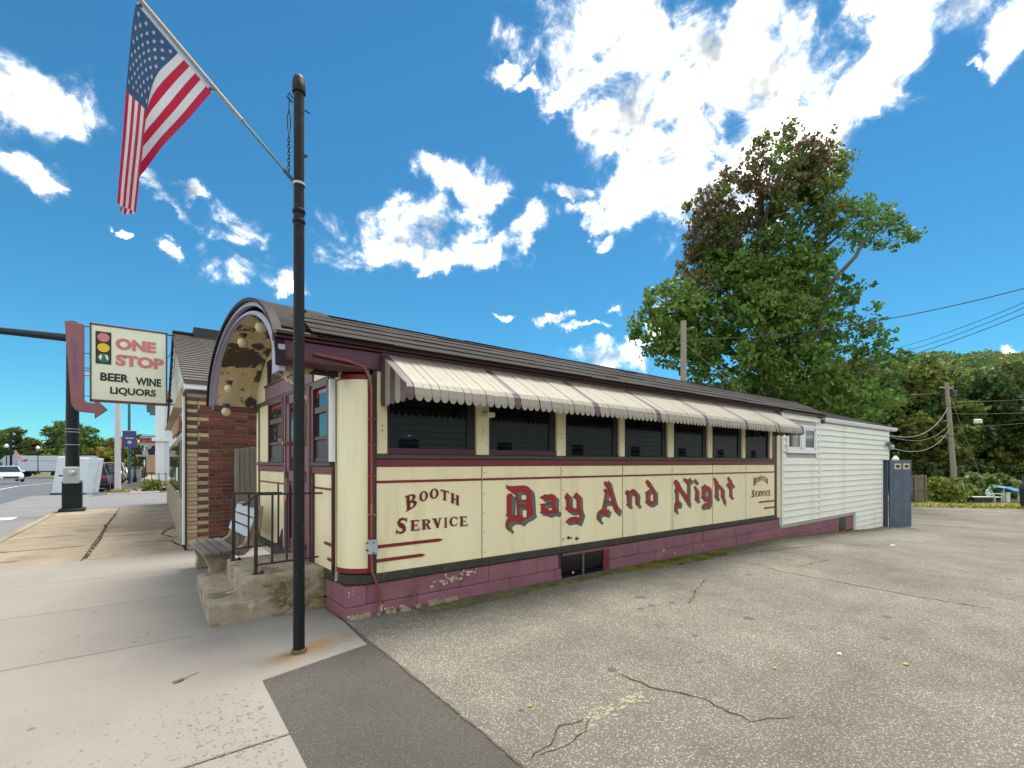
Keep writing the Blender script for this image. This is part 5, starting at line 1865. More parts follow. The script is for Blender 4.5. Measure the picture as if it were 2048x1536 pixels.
# small tan hood, shop window, stone base
m = MB(OM)
m.add([(-1.05, 7.6, 3.30), (-1.05, 15.5, 3.30), (-1.22, 15.9, 2.76), (-1.22, 7.2, 2.76), (-1.05, 7.2, 2.76), (-1.05, 15.9, 2.76)], [(0, 1, 2, 3), (0, 3, 4), (1, 5, 2), (3, 2, 5, 4)])
m.build('shop_hood', TAN, store)
OB(-1.10, -.98, 7.3, 14.4, .88, 2.10).build('shop_window', STONE, store, bevel=.01)
OB(-1.118, -1.102, 7.42, 10.8, .96, 2.04).build('pane', pm('green_glass', (.01, .05, .03), .03, spec=.8), store)
OB(-1.118, -1.102, 10.95, 14.3, .96, 2.04).build('pane', MATS['green_glass'], store)
OB(-1.124, -1.119, 7.9, 8.5, 1.2, 1.5).build('poster', WHITE, store)
for r in range(7):
    y_ = 6.42 - (r % 2) * .2
    while y_ < 18.6:
        a, b = max(y_, 6.42), min(y_ + .42, 18.7)
        OB(-1.10 - r_.uniform(0, .01), -1.0, a + .004, b - .004, r * .125 + .003, r * .125 + .12).build('stone', STONE, store, bevel=.006)
        y_ += .43
sg = OB(-1.12, -1.08, 7.35, 11.2, 2.28, 2.60).build('sign_board', pm('rust_sign', (.30, .085, .035), .6, var=.2), store)
tm = text_mb('BEER', .24, 3.0, .03, M=Matrix.Translation((1.07, -5.67, 0)) @ Matrix.Translation((-1.123, 11.0, 2.32)) @ Matrix.Rotation(R(-90), 4, 'Z'))
tm.build('sign_lettering', pm('dull_orange', (.55, .22, .08), .6), sg)

# ------------------------------------------------------------------ hanging sign
SY = 11.0
hs = thing('hanging_sign', 'square cream ONE STOP beer wine liquors sign hung over the sidewalk', 'sign', (-2.0, SY, 3.1))
HM = Matrix.Translation((2.0, -SY, -3.1))
HB = lambda *a: MB(HM).box(*a)
X0, X1, Z0, Z1 = -2.81, -1.24, 3.15, 5.12
m = MB(HM)
m.box(X0, X1, SY - .09, SY + .09, Z0, Z0 + .055)
m.box(X0, X1, SY - .09, SY + .09, Z1 - .045, Z1)
m.box(X0, X0 + .035, SY - .09, SY + .09, Z0, Z1)
m.box(X1 - .035, X1, SY - .09, SY + .09, Z0, Z1)
m.build('frame', SIGNF, hs, bevel=.006)
HB(X0 + .03, X1 - .03, SY - .07, SY + .07, Z0 + .05, Z1 - .04).build('face', SIGNW, hs)
yf = SY - .072
HB(-2.70, -2.395, yf - .004, yf, 4.11, 4.93).build('signal_panel', INK, hs)
for k, (mt, zc) in enumerate(((PINK, 4.785), (YEL, 4.525), (GRN, 4.26))):
    m = MB(HM)
    m.prism([(-2.5475 + .118 * math.cos(2 * math.pi * a / 24), zc + .112 * math.sin(2 * math.pi * a / 24)) for a in range(24)], lambda u, v, w: (u, w, v), yf - .008, yf)
    m.build('signal_disc', mt, hs)
m = MB(HM)
m.prism([(-2.645, 4.28), (-2.60, 4.36), (-2.57, 4.30), (-2.60, 4.20)], lambda u, v, w: (u, w, v), yf - .010, yf)
m.prism([(-2.45, 4.26), (-2.47, 4.34), (-2.52, 4.36), (-2.50, 4.27), (-2.47, 4.20)], lambda u, v, w: (u, w, v), yf - .010, yf)
m.build('disc_patches', SIGNW, hs)  # white side patches printed on the green disc
for body, x, z, w, h, mt, bo in (('ONE', -2.315, 4.52, .83, .30, PINK, .058), ('STOP', -2.315, 4.10, 1.00, .30, PINK, .058), ('BEER', -2.61, 3.685, .565, .21, INK, .04),
                                 ('WINE', -1.91, 3.64, .535, .21, INK, .04), ('LIQUORS', -2.42, 3.335, .93, .215, INK, .04)):
    tm = text_mb(body, h, w, bo, M=HM @ Matrix.Translation((x, yf - .005, z)))
    tm.build('lettering', mt, hs)
m = MB(HM)
for zz in (5.08, 3.20):
    m.bar((X1, SY, zz), (-1.06, SY, zz), .03, .03)
for zz in (5.02, 4.35, 3.92, 3.98, 3.28):
    m.bar((X0, SY, zz), (-2.95, SY, zz), .016, .016)
m.build('bracket', INK, hs)
m = MB(HM)
m.tube([(X1, SY, 4.45), (X1 + .08, SY, 4.6), (-1.06, SY, 4.66)], .008, 5)
m.tube([(X1, SY, 3.9), (-1.10, SY, 3.95), (-1.06, SY, 4.75)], .006, 5)
m.tube([(-1.10, SY, 5.06), (-1.20, SY, 3.3)], .006, 5)
m.lathe([(.03, 0), (.06, .03), (.06, .09), (.02, .12)], (-1.18, SY, 3.24), 8)
m.build('wiring', INK, hs)
arw = thing('arrow_sign', 'faded red LOTTERY arrow sign bent toward the store', 'sign', (-3.0, SY, 2.7))
RM = Matrix.Translation((3.0, -SY, -2.7))
m = MB(RM)
m.prism([(-3.27, 5.09), (-2.915, 5.06), (-2.915, 3.20), (-2.88, 3.13), (-2.72, 3.10), (-2.72, 3.24), (-2.47, 2.96), (-2.72, 2.72), (-2.72, 2.86), (-3.00, 2.875), (-3.09, 2.93), (-3.15, 3.05)],
        lambda u, v, w: (u, w, v), SY - .07, SY + .07)
m.build('body', ARROW, arw, bevel=.008)
for k, ch in enumerate('LOTTERY'):
    tm = text_mb(ch, .145, .125, .04, M=RM @ Matrix.Translation((-3.155 + .006 * k, SY - .0735, 4.56 - k * .165)))
    tm.build('lettering', ARROWT, arw)

# ------------------------------------------------------------------ signal mast
mast = thing('signal_mast', 'thick dark green signal mast with a grey control box at the kerb', 'pole', (-3.68, 16.5, 0))
m = MB()
m.tube([(0, 0, .0), (0, 0, 6.3)], [.19, .15], 16)
m.build('shaft', POLEG, mast, smooth=True)
m = MB()
m.tube([(0, 0, 5.75), (-1.2, 1.1, 5.95), (-4.2, 3.4, 6.35), (-7, 5.5, 6.6)], [.13, .12, .10, .07], 12)
m.build('mast_arm', POLEG, mast, smooth=True)
MB().box(-.24, .24, -.24, .24, 0, 1.02).build('base_cover', POLEG, mast, bevel=.03)
MB().box(-.32, .32, -.32, .32, -.02, .10).build('base_plate', pm('base_black', (.01, .012, .014), .6), mast, bevel=.02)
m = MB()
for zz in (2.62, 2.72, 2.20, 1.47):
    m.lathe([(.185, zz), (.187, zz), (.187, zz + .018), (.18, zz + .018)], n=16)
m.build('strap', METALG, mast)
cbx = MB().box(-.20, .20, -.36, -.17, .93, 1.46).build('control_box', pm('control_grey', (.42, .45, .47), .4, var=.08), mast, bevel=.02)
MB().lathe([(.0, -.43), (.06, -.42), (.095, -.39), (.10, -.355)], (.02, 0, 1.27), 14, axis='Y').build('push_button', STEEL, cbx, smooth=True)
MB().box(-.30, -.20, -.34, -.24, 1.16, 1.21).build('side_bracket', INK, cbx)
MB().box(.18, .30, -.32, -.20, .97, 1.0).build('side_bracket', STEEL, cbx)

# white leaning cabinet behind the mast
cab = thing('equipment_cabinet', 'tall white cabinet with sloping sides standing behind the signal mast', 'cabinet', (-5.0, 30.6, -.1), R(-20))
m = MB()
m.prism([(-.85, .05), (.95, .0), (1.20, 1.95), (-.58, 2.05)], lambda u, v, w: (u, w, v), -.35, .35)
m.build('body', WHITEM, cab, bevel=.03)
m = MB()
m.prism([(.70, .0), (1.0, .0), (1.30, 1.80), (1.27, 2.0), (.90, 1.98)], lambda u, v, w: (u, w, v), -.42, -.30)
m.build('edge_panel', pm('cabinet_edge', (.55, .62, .68), .4), cab, bevel=.02)
m = MB()
m.box(-.9, .75, -.38, .38, -.02, .05)
m.build('base', INK, cab)

# ------------------------------------------------------------------ cars
def make_car(name, label, col, L=4.6, W=1.84, Hh=1.5, suv=False, loc=(0, 0, 0), rz=0, group=None, taillight=TAIL):
    """front points to local +Y"""
    t = thing(name, label, 'car', loc, rz, group)
    paint = pm('paint_' + name, col, .28, var=.03, coat=.6)
    hw = W / 2
    zb = .22 if not suv else .30
    belt = Hh * (.60 if suv else .62)
    hood = Hh * (.60 if suv else .56)
    m = MB()
    # stations along the length: y, bottom, top, half width
    stn = [(-L / 2, zb + .18, belt - .12, hw * .86), (-L / 2 + .08, zb + .05, belt - .02, hw * .95), (-L / 2 + .5, zb, belt, hw), (0, zb, belt, hw), (L / 2 - 1.25, zb, belt - .01, hw),
           (L / 2 - .55, zb, hood, hw * .98), (L / 2 - .12, zb + .02, hood - .14, hw * .90), (L / 2, zb + .12, hood - .30, hw * .78)]
    sec = []
    for (y, b, tp, w) in stn:
        h = tp - b
        sec.append([(-w * .93, y, b), (w * .93, y, b), (w, y, b + h * .25), (w, y, b + h * .62), (w * .93, y, b + h * .92), (w * .80, y, tp), (-w * .80, y, tp), (-w * .93, y, b + h * .92), (-w, y, b + h * .62), (-w, y, b + h * .25)])
    vs_ = [p for s in sec for p in s]
    fs = []
    for i in range(len(sec) - 1):
        for k in range(10):
            fs.append((i * 10 + k, i * 10 + (k + 1) % 10, (i + 1) * 10 + (k + 1) % 10, (i + 1) * 10 + k))
    fs += [tuple(range(9, -1, -1)), tuple((len(sec) - 1) * 10 + k for k in range(10))]
    m.add(vs_, fs)
    m.build('body', paint, t, smooth=True, bevel=.0)
    # greenhouse
    yr0, yr1 = (-L / 2 + .12, -L / 2 + .42) if suv else (-L / 2 + .75, -L / 2 + 1.35)
    yf0, yf1 = L / 2 - 1.15, L / 2 - 1.95
    g1, g2 = hw * .90, hw * .70
    m = MB()
    m.add([(-g1, yr0, belt - .02), (g1, yr0, belt - .02), (g1, yf0, belt - .03), (-g1, yf0, belt - .03), (-g2, yr1, Hh - .04), (g2, yr1, Hh - .04), (g2, yf1, Hh - .04), (-g2, yf1, Hh - .04)],
          [(0, 1, 5, 4), (1, 2, 6, 5), (2, 3, 7, 6), (3, 0, 4, 7), (4, 5, 6, 7)])
    m.build('windows', GLASSB, t, bevel=.02)
    m = MB()
    m.prism([(-g2 - .02, Hh - .06), (g2 + .02, Hh - .06), (g2 * .9, Hh), (-g2 * .9, Hh)], lambda u, v, w: (u, w, v), yr1 - .06, yf1 + .04)
    m.build('roof', paint, t, bevel=.015)
    for s_ in (-1, 1):
        MB().bar((s_ * g1, yr0, belt - .02), (s_ * (g2 + .01), yr1, Hh - .03), .07, .05).build('pillar', paint, t)
        MB().bar((s_ * g1, yf0, belt - .02), (s_ * (g2 + .01), yf1, Hh - .03), .05, .04).build('pillar', paint, t)
        MB().bar((s_ * (g1 + .005), -.1, belt - .02), (s_ * (g2 + .01), -.15, Hh - .03), .05, .03).build('pillar', paint, t)
    wr = .33 if not suv else .36
    for s_ in (-1, 1):
        for y in (-L / 2 + .85, L / 2 - .90):
            q = MB()
            q.lathe([(wr * .6, -.11), (wr * .96, -.11), (wr, -.08), (wr, .08), (wr * .96, .11), (wr * .6, .11)], (s_ * (hw - .09), y, wr), 18, axis='X')
            wh = q.build('wheel', TYRE, t, smooth=True)
            MB().lathe([(wr * .64, -.118), (wr * .64, .118)], (s_ * (hw - .09), y, wr), 14, axis='X').build('rim', RIM, wh)
            MB().lathe([(wr + .05, -.10), (wr + .05, .10)], (s_ * (hw - .095), y, wr + .01), 18, axis='X').build('wheel_arch', BLACKF, wh)
        q = MB()
        q.box(s_ * hw * .60 - .17, s_ * hw * .60 + .17, -L / 2 - .025, -L / 2 + .12, belt - .30, belt - .10)
        q.build('tail_light', taillight, t, bevel=.02)
        q = MB()
        q.box(s_ * hw * .62 - .17, s_ * hw * .62 + .17, L / 2 - .24, L / 2 - .02, hood - .34, hood - .20)
        q.build('headlight', HEADL, t, bevel=.02)
        q = MB()
        q.box(s_ * (hw + .06) - .08, s_ * (hw + .06) + .08, yf0 - .35, yf0 - .25, belt - .02, belt + .10)
        q.build('mirror', paint, t, bevel=.02)
    q = MB()
    q.box(-hw * .55, hw * .55, L / 2 - .03, L / 2 + .012, zb + .12, zb + .30)
    q.build('grille', INK, t, bevel=.02)
    q = MB()
    q.box(-.25, .25, -L / 2 - .02, -L / 2 + .02, zb + .32, zb + .44)
    q.build('number_plate', WHITE, t)
    q = MB()
    q.box(-hw * .88, hw * .88, -L / 2 - .03, -L / 2 + .1, zb, zb + .16)
    q.build('bumper', BLACKF, t, bevel=.03)
    return t


RZ = -.125
make_car('suv', 'black parked suv with a full width red tail light strip', (.012, .012, .016), 4.7, 1.94, 1.72, True, (-4.62, 34.6, RZ), 0, 'cars parked along the kerb')
make_car('hatchback', 'dark grey parked car ahead of the black suv', (.05, .065, .08), 4.5, 1.85, 1.62, True, (-4.5, 40.4, RZ), 0, 'cars parked along the kerb')
make_car('sedan', 'red parked car ahead of the pale banner pole', (.30, .012, .012), 4.5, 1.82, 1.48, False, (-4.4, 46.4, RZ), 0, 'cars parked along the kerb')
make_car('pickup', 'silver parked car with a tall pale roof', (.45, .47, .50), 4.9, 1.95, 1.85, True, (-4.45, 52.4, RZ - .08), 0, 'cars parked along the kerb')
make_car('sedan', 'dark parked car farther along the kerb', (.03, .035, .05), 4.6, 1.85, 1.5, False, (-4.4, 58.4, RZ - .22), 0, 'cars parked along the kerb')
make_car('suv', 'navy parked car at the end of the row by the sandwich board', (.02, .025, .08), 4.6, 1.9, 1.65, True, (-3.75, 65, RZ - .35), R(-10), 'cars parked along the kerb')
wsed = make_car('sedan', 'white sedan driving toward the camera on the street', (.66, .69, .72), 4.6, 1.82, 1.45, False, (-12.7, 50.5, RZ), R(186))

# articulated lorry crossing far behind
LP = Vector((-19.4, 75.5, 0))
lorry = thing('lorry', 'white articulated lorry crossing the far junction', 'lorry', (-19.4, 75.5, -.12), R(150))
# local +X is forward
m = MB()
m.box(-12.5, 1.2, -1.25, 1.25, 1.15, 3.95)
trl = m.build('trailer', pm('trailer_white', (.55, .60, .68), .4, var=.05), lorry, bevel=.03)
MB().box(-12.3, -.9, 1.251, 1.262, 2.95, 3.03).build('trailer_stripe', pm('trailer_blue', (.12, .18, .33), .5), trl)
MB().box(-12.5, 1.2, -1.2, 1.2, .95, 1.15).build('trailer_frame', INK, lorry)
tm = text_mb('ABF', .50, 1.35, .04, M=Matrix.Translation((.75, 1.266, 2.83)) @ Matrix.Rotation(R(180), 4, 'Z'))
tm.build('trailer_lettering', REDSIGN, trl)
m = MB()
m.prism([(1.75, .95), (6.3, .95), (6.3, 1.75), (5.7, 2.0), (4.9, 2.15), (4.35, 3.05), (3.5, 3.95), (1.9, 4.0), (1.75, 3.6)], lambda u, v, w: (u, w, v), -1.15, 1.15)
m.build('tractor', pm('tractor_grey', (.40, .46, .52), .35, var=.05), lorry, bevel=.06)
MB().prism([(3.9, 2.15), (4.75, 2.15), (4.25, 2.85), (3.95, 2.85)], lambda u, v, w: (u, w, v), 1.152, 1.165).build('cab_window', GLASSB, lorry)
MB().box(1.2, 6.2, -1.1, 1.1, .55, .95).build('chassis', INK, lorry)
for x in (5.5, 2.7, 1.4, -10.2, -11.5):
    q = MB()
    q.lathe([(.3, -1.22), (.5, -1.22), (.52, -1.1), (.52, 1.1), (.5, 1.22), (.3, 1.22)], (x, 0, .52), 16, axis='Y')
    wh = q.build('wheel', TYRE, lorry, smooth=True)
    MB().lathe([(.31, -1.24), (.31, 1.24)], (x, 0, .52), 14, axis='Y').build('rim', RIM, wh)
MB().box(-8.5, -5.5, 1.0, 1.2, .35, .95).build('side_skirt', WHITE, lorry)

# ------------------------------------------------------------------ street furniture on the left
bp_ = thing('banner_pole', 'pale tapered lamp pole carrying a blue banner by the driveway', 'pole', (-3.08, 28.9, 0))
m = MB()
m.tube([(0, 0, 0), (0, 0, 5.0), (0, 0, 8.5)], [.145, .13, .10], 14)
m.build('shaft', LIGHTPOLE, bp_, smooth=True)
MB().box(.20, .80, -.02, .02, 2.45, 3.38).build('banner', BANNERC, bp_)
m = MB()
m.lathe([(.10, -.03), (.10, -.022)], (.50, 0, 2.75), 8, axis='Y')
m.prism([(.32, 2.95), (.68, 2.95), (.68, 3.02), (.32, 3.02)], lambda u, v, w: (u, w, v), -.03, -.022)
m.build('banner_print', SLATW, bp_)
MB().bar((.1, 0, 3.40), (.82, 0, 3.40), .03, .03).build('banner_arm', LIGHTPOLE, bp_)
weeds = thing('weed_clump', 'dry weeds around the foot of the pale banner pole', 'weeds', (-3.1, 28.5, 0))
m = MB()
r_ = random.Random(3)
for i in range(160):
    a, r1 = r_.uniform(0, 6.28), r_.uniform(.05, .6)
    x, y = r1 * math.cos(a), r1 * math.sin(a)
    h = r_.uniform(.05, .28)
    m.add([(x, y, 0), (x + .04, y, 0), (x + r_.uniform(-.1, .1), y + r_.uniform(-.1, .1), h)], [(0, 1, 2)])
m.build('blades', pm('dry_grass', (.26, .22, .09), .9, var=.3), weeds)

cl = thing('street_lamp', 'tall teal cobra head street lamp past the banner pole', 'lamp', (-3.0, 42, 0))
m = MB()
m.tube([(0, 0, 0), (0, 0, 7.3), (-.15, -.1, 7.75), (-.9, -.3, 8.0), (-2.2, -.6, 8.05)], [.11, .08, .07, .05, .04], 10)
m.build('shaft', pm('teal_pole', (.06, .13, .15), .5), cl, smooth=True)
MB().box(-2.9, -2.1, -.8, -.45, 7.98, 8.1).build('lamp_head', STEEL, cl, bevel=.03)


def globe_lamp(x, y, h, label, r=.19, group='globe street lamps', acorn=False):
    t = thing('globe_street_lamp', label, 'lamp', (x, y, g(x) if x > 0 else 0), group=group)
    m = MB()
    m.lathe([(.16, 0), (.16, .25), (.09, .40), (.055, .6), (.05, h - .25), (.09, h - .2), (.07, h - .12), (.10, h - .08)], n=10)
    m.build('post', INK, t, smooth=True)
    m = MB()
    pr_ = [(.02, h - r * .95)] + [(r * math.cos(R(a)), h + r * math.sin(R(a))) for a in (-60, -30, 0, 30, 55)] + [(r * .45, h + r * 1.0), (r * .4, h + r * 1.2), (.03, h + r * 1.3)]
    m.lathe(pr_, n=14)
    m.build('globe', pm('opal_globe', (.80, .82, .80), .25, var=.02) if 'opal_globe' not in MATS else MATS['opal_globe'], t, smooth=True)
    return t


globe_lamp(-13.6, 52, 3.55, 'globe street lamp in front of the lorry cab')
globe_lamp(-17.4, 88, 3.9, 'globe street lamp above the lorry trailer, left of two', .24)
globe_lamp(-14.9, 92, 3.8, 'globe street lamp above the lorry trailer, right of two', .24)
for k, (x, y) in enumerate(((-2.75, 46.0), (-2.55, 52.0), (-2.35, 58.0), (-2.2, 64.0))):
    globe_lamp(x, y, 3.6, ['black post lamp under the red hanging sign, nearest of its row', 'black post lamp second in the row past the red sign', 'black post lamp third in the row past the red sign',
                           'black post lamp farthest in the row past the red sign'][k], .16)
annex_lamp = globe_lamp(22.25, .95, 2.45, 'white globe lamp peeking out behind the annex corner', .125, group=None)

sb = thing('sandwich_board', 'pale green sandwich board standing on the far sidewalk', 'sign', (-2.75, 46.2, 0))
for s_ in (-1, 1):
    m = MB()
    m.add([(-.45, s_ * .28, 0), (.45, s_ * .28, 0), (.42, 0, 1.1), (-.42, 0, 1.1), (-.45, s_ * .25, 0), (.45, s_ * .25, 0), (.42, -s_ * .03, 1.1), (-.42, -s_ * .03, 1.1)],
          [(0, 1, 2, 3), (7, 6, 5, 4), (0, 4, 5, 1), (1, 5, 6, 2), (2, 6, 7, 3), (3, 7, 4, 0)])
    m.build('board', pm('board_green', (.34, .42, .38), .5), sb)
# white house behind the store
hse = thing('white_house', 'narrow white clapboard house beyond the driveway with a blue green cornice', 'house', (-1.3, 33, 0))
m = MB()
m.box(-.05, 7, -.1, 14, 0, 6.2)
m.build('wall', WHITEM, hse)
for k in range(40):
    MB().prism([(-.105, 0), (-.135, 0), (-.105, .15)], lambda u, v, w: (w, u, v + k * .152), .35, 7).build('clapboard', WHITEM, hse)
MB().box(-.12, .35, -.14, .3, 0, 6.0).build('corner_board', WHITE, hse, bevel=.02)
m = MB()
m.box(-.65, 7, -.6, 14.5, 6.05, 6.25)
m.box(-.45, 7, -.4, 14.3, 5.80, 6.05)
m.build('cornice', pm('verdigris_trim', (.18, .34, .34), .6), hse)
m = MB()
m.box(-.30, 7, -.30, .0, 3.0, 3.25)
m.build('belt_course', WHITE, hse)
sr = thing('red_hanging_sign', 'red and white restaurant sign hung from the white house', 'sign', (-1.9, 46, 3.2))
MB().box(-.55, .55, -.06, .06, .12, .72).build('panel', pm('diner_red', (.30, .03, .025), .5, var=.2, scale=12), sr)
MB().box(-.55, .55, -.065, .065, -.12, .11).build('lower_panel', SLATW, sr)
text_mb('HOMETOWN', .17, 1.0, .03, M=Matrix.Translation((-.5, -.064, .50))).build('lettering', WHITE, sr)
text_mb('Service', .22, .85, .01, M=Matrix.Translation((-.42, -.064, .19))).build('lettering', pm('pale_red', (.55, .20, .16), .5), sr)
MB().bar((-.6, 0, .80), (.75, 0, .80), .04, .04).build('bracket', INK, sr)
aw = thing('shop_awning', 'dark shop canopy over the far sidewalk', 'canopy', (-2.0, 50, 2.35))
MB().prism([(-.9, 0), (.6, 0), (.6, .75)], lambda u, v, w: (u, w, v), 0, 5).build('canopy', pm('dark_canopy', (.02, .025, .05), .7), aw)
MB().box(-.9, .6, 0, 5, -.12, 0).build('valance', SLATW, aw)
fl2 = thing('small_flag', 'small flag leaning out over the far sidewalk', 'flag', (-2.2, 44.5, 2.1))
MB().add([(0, 0, .2), (.45, 0, 0), (.28, 0, .62), (-.05, 0, .5)], [(0, 1, 2, 3)]).build('cloth', pm('small_flag_pink', (.62, .45, .45), .7, var=.2, scale=9), fl2)
MB().bar((.45, 0, -.1), (.25, 0, .9), .02, .02).build('stick', INK, fl2)
blk = thing('brick_block', 'distant tan brick building at the end of the street', 'building', (-2.5, 95, 0))
MB().box(0, 14, 0, 12, 0, 6).build('wall', pm('tan_wall', (.42, .27, .17), .8, var=.1), blk)
for k in range(4):
    MB().box(.8 + k * 1.2, 1.5 + k * 1.2, -.05, 0, 3.6, 5.0).build('window', GLASSB, blk)
rb = thing('gable_roof_house', 'distant house with a rusty brown gable above the street trees', 'house', (-27, 100, 0))
MB().box(-4, 4, -3, 3, 0, 7).build('wall', pm('house_tan', (.38, .28, .20), .8), rb)
MB().prism([(-4.5, 7), (4.5, 7), (1.5, 11), (-1.5, 11)], lambda u, v, w: (u, w, v), -3.4, 3.4).build('roof', pm('rust_roof', (.30, .17, .11), .8), rb)
yb_ = thing('yellow_building', 'pale yellow brick building at the left edge behind the street', 'building', (-30, 88, 0))
MB().box(-4, 3, 0, 6, 0, 6.2).build('wall', pm('yellow_wall', (.50, .40, .22), .8), yb_)
MB().box(-4, 3.2, -.2, 0, 0, 2.6).build('storefront', pm('violet_shade', (.06, .04, .10), .6), yb_)
dp = thing('dark_street_pole', 'tall dark pole at the left edge of the street with a flag', 'pole', (-14.2, 50.5, 0))
MB().tube([(0, 0, 0), (0, 0, 5.2)], [.12, .09], 10).build('shaft', POLEG, dp)
MB().add([(.1, 0, 2.4), (.95, 0, 2.05), (.35, 0, 3.3)], [(0, 1, 2)]).build('flag_cloth', pm('far_flag', (.55, .34, .36), .7, var=.3, scale=6), dp)
l2 = thing('parking_lot_lamp', 'pale parking lot lamp with a flat head above the lorry', 'lamp', (-21.3, 80, 0))
MB().tube([(0, 0, 0), (0, 0, 8.6)], [.14, .10], 10).build('shaft', LIGHTPOLE, l2)
MB().box(-1.6, .2, -.2, .2, 8.5, 8.65).build('lamp_head', STEEL, l2)
ts = thing('traffic_light', 'yellow traffic light hanging over the far junction', 'signal', (-9.6, 72, 0))
MB().tube([(0, 0, 0), (0, 0, 4.6)], .09, 8).build('pole', INK, ts)
MB().box(-.2, .2, -.2, .2, 3.7, 4.7).build('housing', YEL, ts)
ts2 = thing('traffic_light', 'traffic light showing red over the parked cars', 'signal', (-4.6, 74, 0))
MB().tube([(0, 0, 0), (0, 0, 4.9)], .09, 8).build('pole', INK, ts2)
for dx in (-.35, .35):
    hh = MB().box(dx - .2, dx + .2, -.2, .2, 3.5, 4.6).build('housing', YEL, ts2)
    MB().lathe([(.14, -.24), (.14, -.2)], (dx, 0, 4.35), 10, axis='Y').build('lens', TAIL, hh)
hr = thing('iron_fence', 'short black iron railing by the white house steps', 'fence', (-1.75, 31.5, 0))
for k in range(4):
    MB().bar((k * .35 - .2, 0, 0), (k * .35 - .2, 0, 1.0 if k else 1.35), .04, .04).build('post', INK, hr)
MB().bar((-.2, 0, .92), (.9, 0, .92), .03, .03).build('rail', INK, hr)

# ------------------------------------------------------------------ foliage
def leaf_mesh(name, clumps, seed):
    """clumps: (x,y,z, radius, count, leaf size, base colour); one mesh of small pointed leaves"""
    r = np.random.default_rng(seed)
    C, S, K = [], [], []
    for (x, y, z, rad, cnt, ls, col) in clumps:
        p = r.normal(size=(cnt, 3))
        p /= np.linalg.norm(p, axis=1)[:, None] + 1e-9
        p *= rad * r.random((cnt, 1)) ** .45
        p[:, 2] *= .75
        C.append(p + np.array([x, y, z]))
        S.append(ls * r.uniform(.6, 1.35, cnt))
        cc = np.array(col)[None, :] * r.uniform(.65, 1.4, (cnt, 1)) * r.uniform(.88, 1.12, (cnt, 3))
        K.append(cc)
    C, S, K = np.concatenate(C), np.concatenate(S), np.concatenate(K)
    n = len(C)
    a = r.normal(size=(n, 3))
    a[:, 2] -= .35
    a /= np.linalg.norm(a, axis=1)[:, None]
    b = np.cross(a, r.normal(size=(n, 3)))
    b /= np.linalg.norm(b, axis=1)[:, None]
    a *= S[:, None]
    b *= (S * .36)[:, None]
    V = np.empty((n, 4, 3))
    V[:, 0] = C - a * .5
    V[:, 1] = C + b - a * .05
    V[:, 2] = C + a * .5
    V[:, 3] = C - b - a * .05
    me = bpy.data.meshes.new(name)
    me.vertices.add(n * 4)
    me.vertices.foreach_set('co', V.reshape(-1))
    me.loops.add(n * 4)
    me.loops.foreach_set('vertex_index', np.arange(n * 4, dtype=np.int32))
    me.polygons.add(n)
    me.polygons.foreach_set('loop_start', np.arange(0, n * 4, 4, dtype=np.int32))
    at = me.attributes.new('col', 'FLOAT_COLOR', 'POINT')
    kk = np.ones((n, 4, 4))
    kk[:, :, :3] = K[:, None, :]
    at.data.foreach_set('color', kk.reshape(-1))
    me.materials.append(LEAF)
    me.update()
    return me


def lobe_clumps(r, lobes, cr, per, ls, cols, fill=1.0):
    out = []
    for (x, y, z, rx, ry, rz, ci, dens) in lobes:
        area = (rx * rz + ry * rz + rx * ry)
        k = max(4, int(area * dens * fill))
        for i in range(k):
            d = Vector((r.gauss(0, 1), r.gauss(0, 1), r.gauss(0, 1)))
            d.normalize()
            q = r.uniform(.45, 1.0) ** .6 * (1.12 if r.random() < .12 else 1)
            out.append((x + d.x * rx * q, y + d.y * ry * q, z + d.z * rz * q, cr * r.uniform(.6, 1.3), per, ls, cols[ci]))
    return out


# the big tree behind the diner
LOBES = [(0.32, 21.64, 2.71, 1.91, 0), (-1.6, 20.36, 2.3, 1.91, 0), (-3.03, 18.29, 1.76, 1.53, 0), (2.87, 21.48, 1.85, 1.6, 1), (1.91, 19.25, 2.07, 1.76, 1), (-0.64, 18.13, 2.23, 1.91, 0), (-3.67, 16.85, 1.53, 1.15, 0), (-4.47, 14.46, 1.6, 1.44, 0), (-1.91, 15.26, 2.23, 1.91, 2), (0.8, 14.94, 2.55, 2.23, 2), (3.35, 16.21, 1.91, 1.91, 2), (5.11, 18.13, 1.91, 1.44, 3), (7.02, 19.25, 1.44, 1.28, 3), (6.86, 20.04, 1.02, 0.8, 3), (9.1, 18.19, 1.28, 0.64, 3), (5.11, 14.46, 1.6, 1.12, 3), (-6.7, 12.86, 1.91, 1.44, 2), (-7.82, 11.43, 1.15, 1.34, 2), (-4.15, 12.07, 2.39, 1.91, 2), (-0.96, 12.07, 2.87, 2.23, 2), (2.23, 12.07, 2.55, 2.23, 2), (5.43, 12.07, 1.91, 1.76, 3), (7.02, 9.83, 1.44, 1.6, 3), (-6.38, 10.15, 1.6, 1.28, 2), (-2.55, 9.03, 2.87, 2.23, 2), (0.96, 9.03, 3.03, 2.23, 2), (4.31, 9.03, 2.55, 1.91, 2), (-0.96, 6.64, 3.51, 1.76, 2), (3.19, 6.64, 3.19, 1.76, 2), (5.74, 6.96, 1.91, 1.44, 3), (-3.83, 6.96, 1.76, 1.91, 2), (0.32, 16.85, 1.6, 1.91, 2), (1.44, 22.6, 1.6, 1.12, 1), (2.23, 13.98, 1.91, 1.91, 0), (-5.43, 11.43, 1.28, 1.28, 2)]
r_ = random.Random(21)
tr = thing('maple_tree', 'tall old tree with a coppery top and green lower crown behind the diner', 'tree', (29.49, 9.19, -.95), R(-37.4))
cols = [(.125, .115, .05), (.14, .165, .045), (.125, .195, .035), (.10, .18, .048), (.14, .095, .052)]
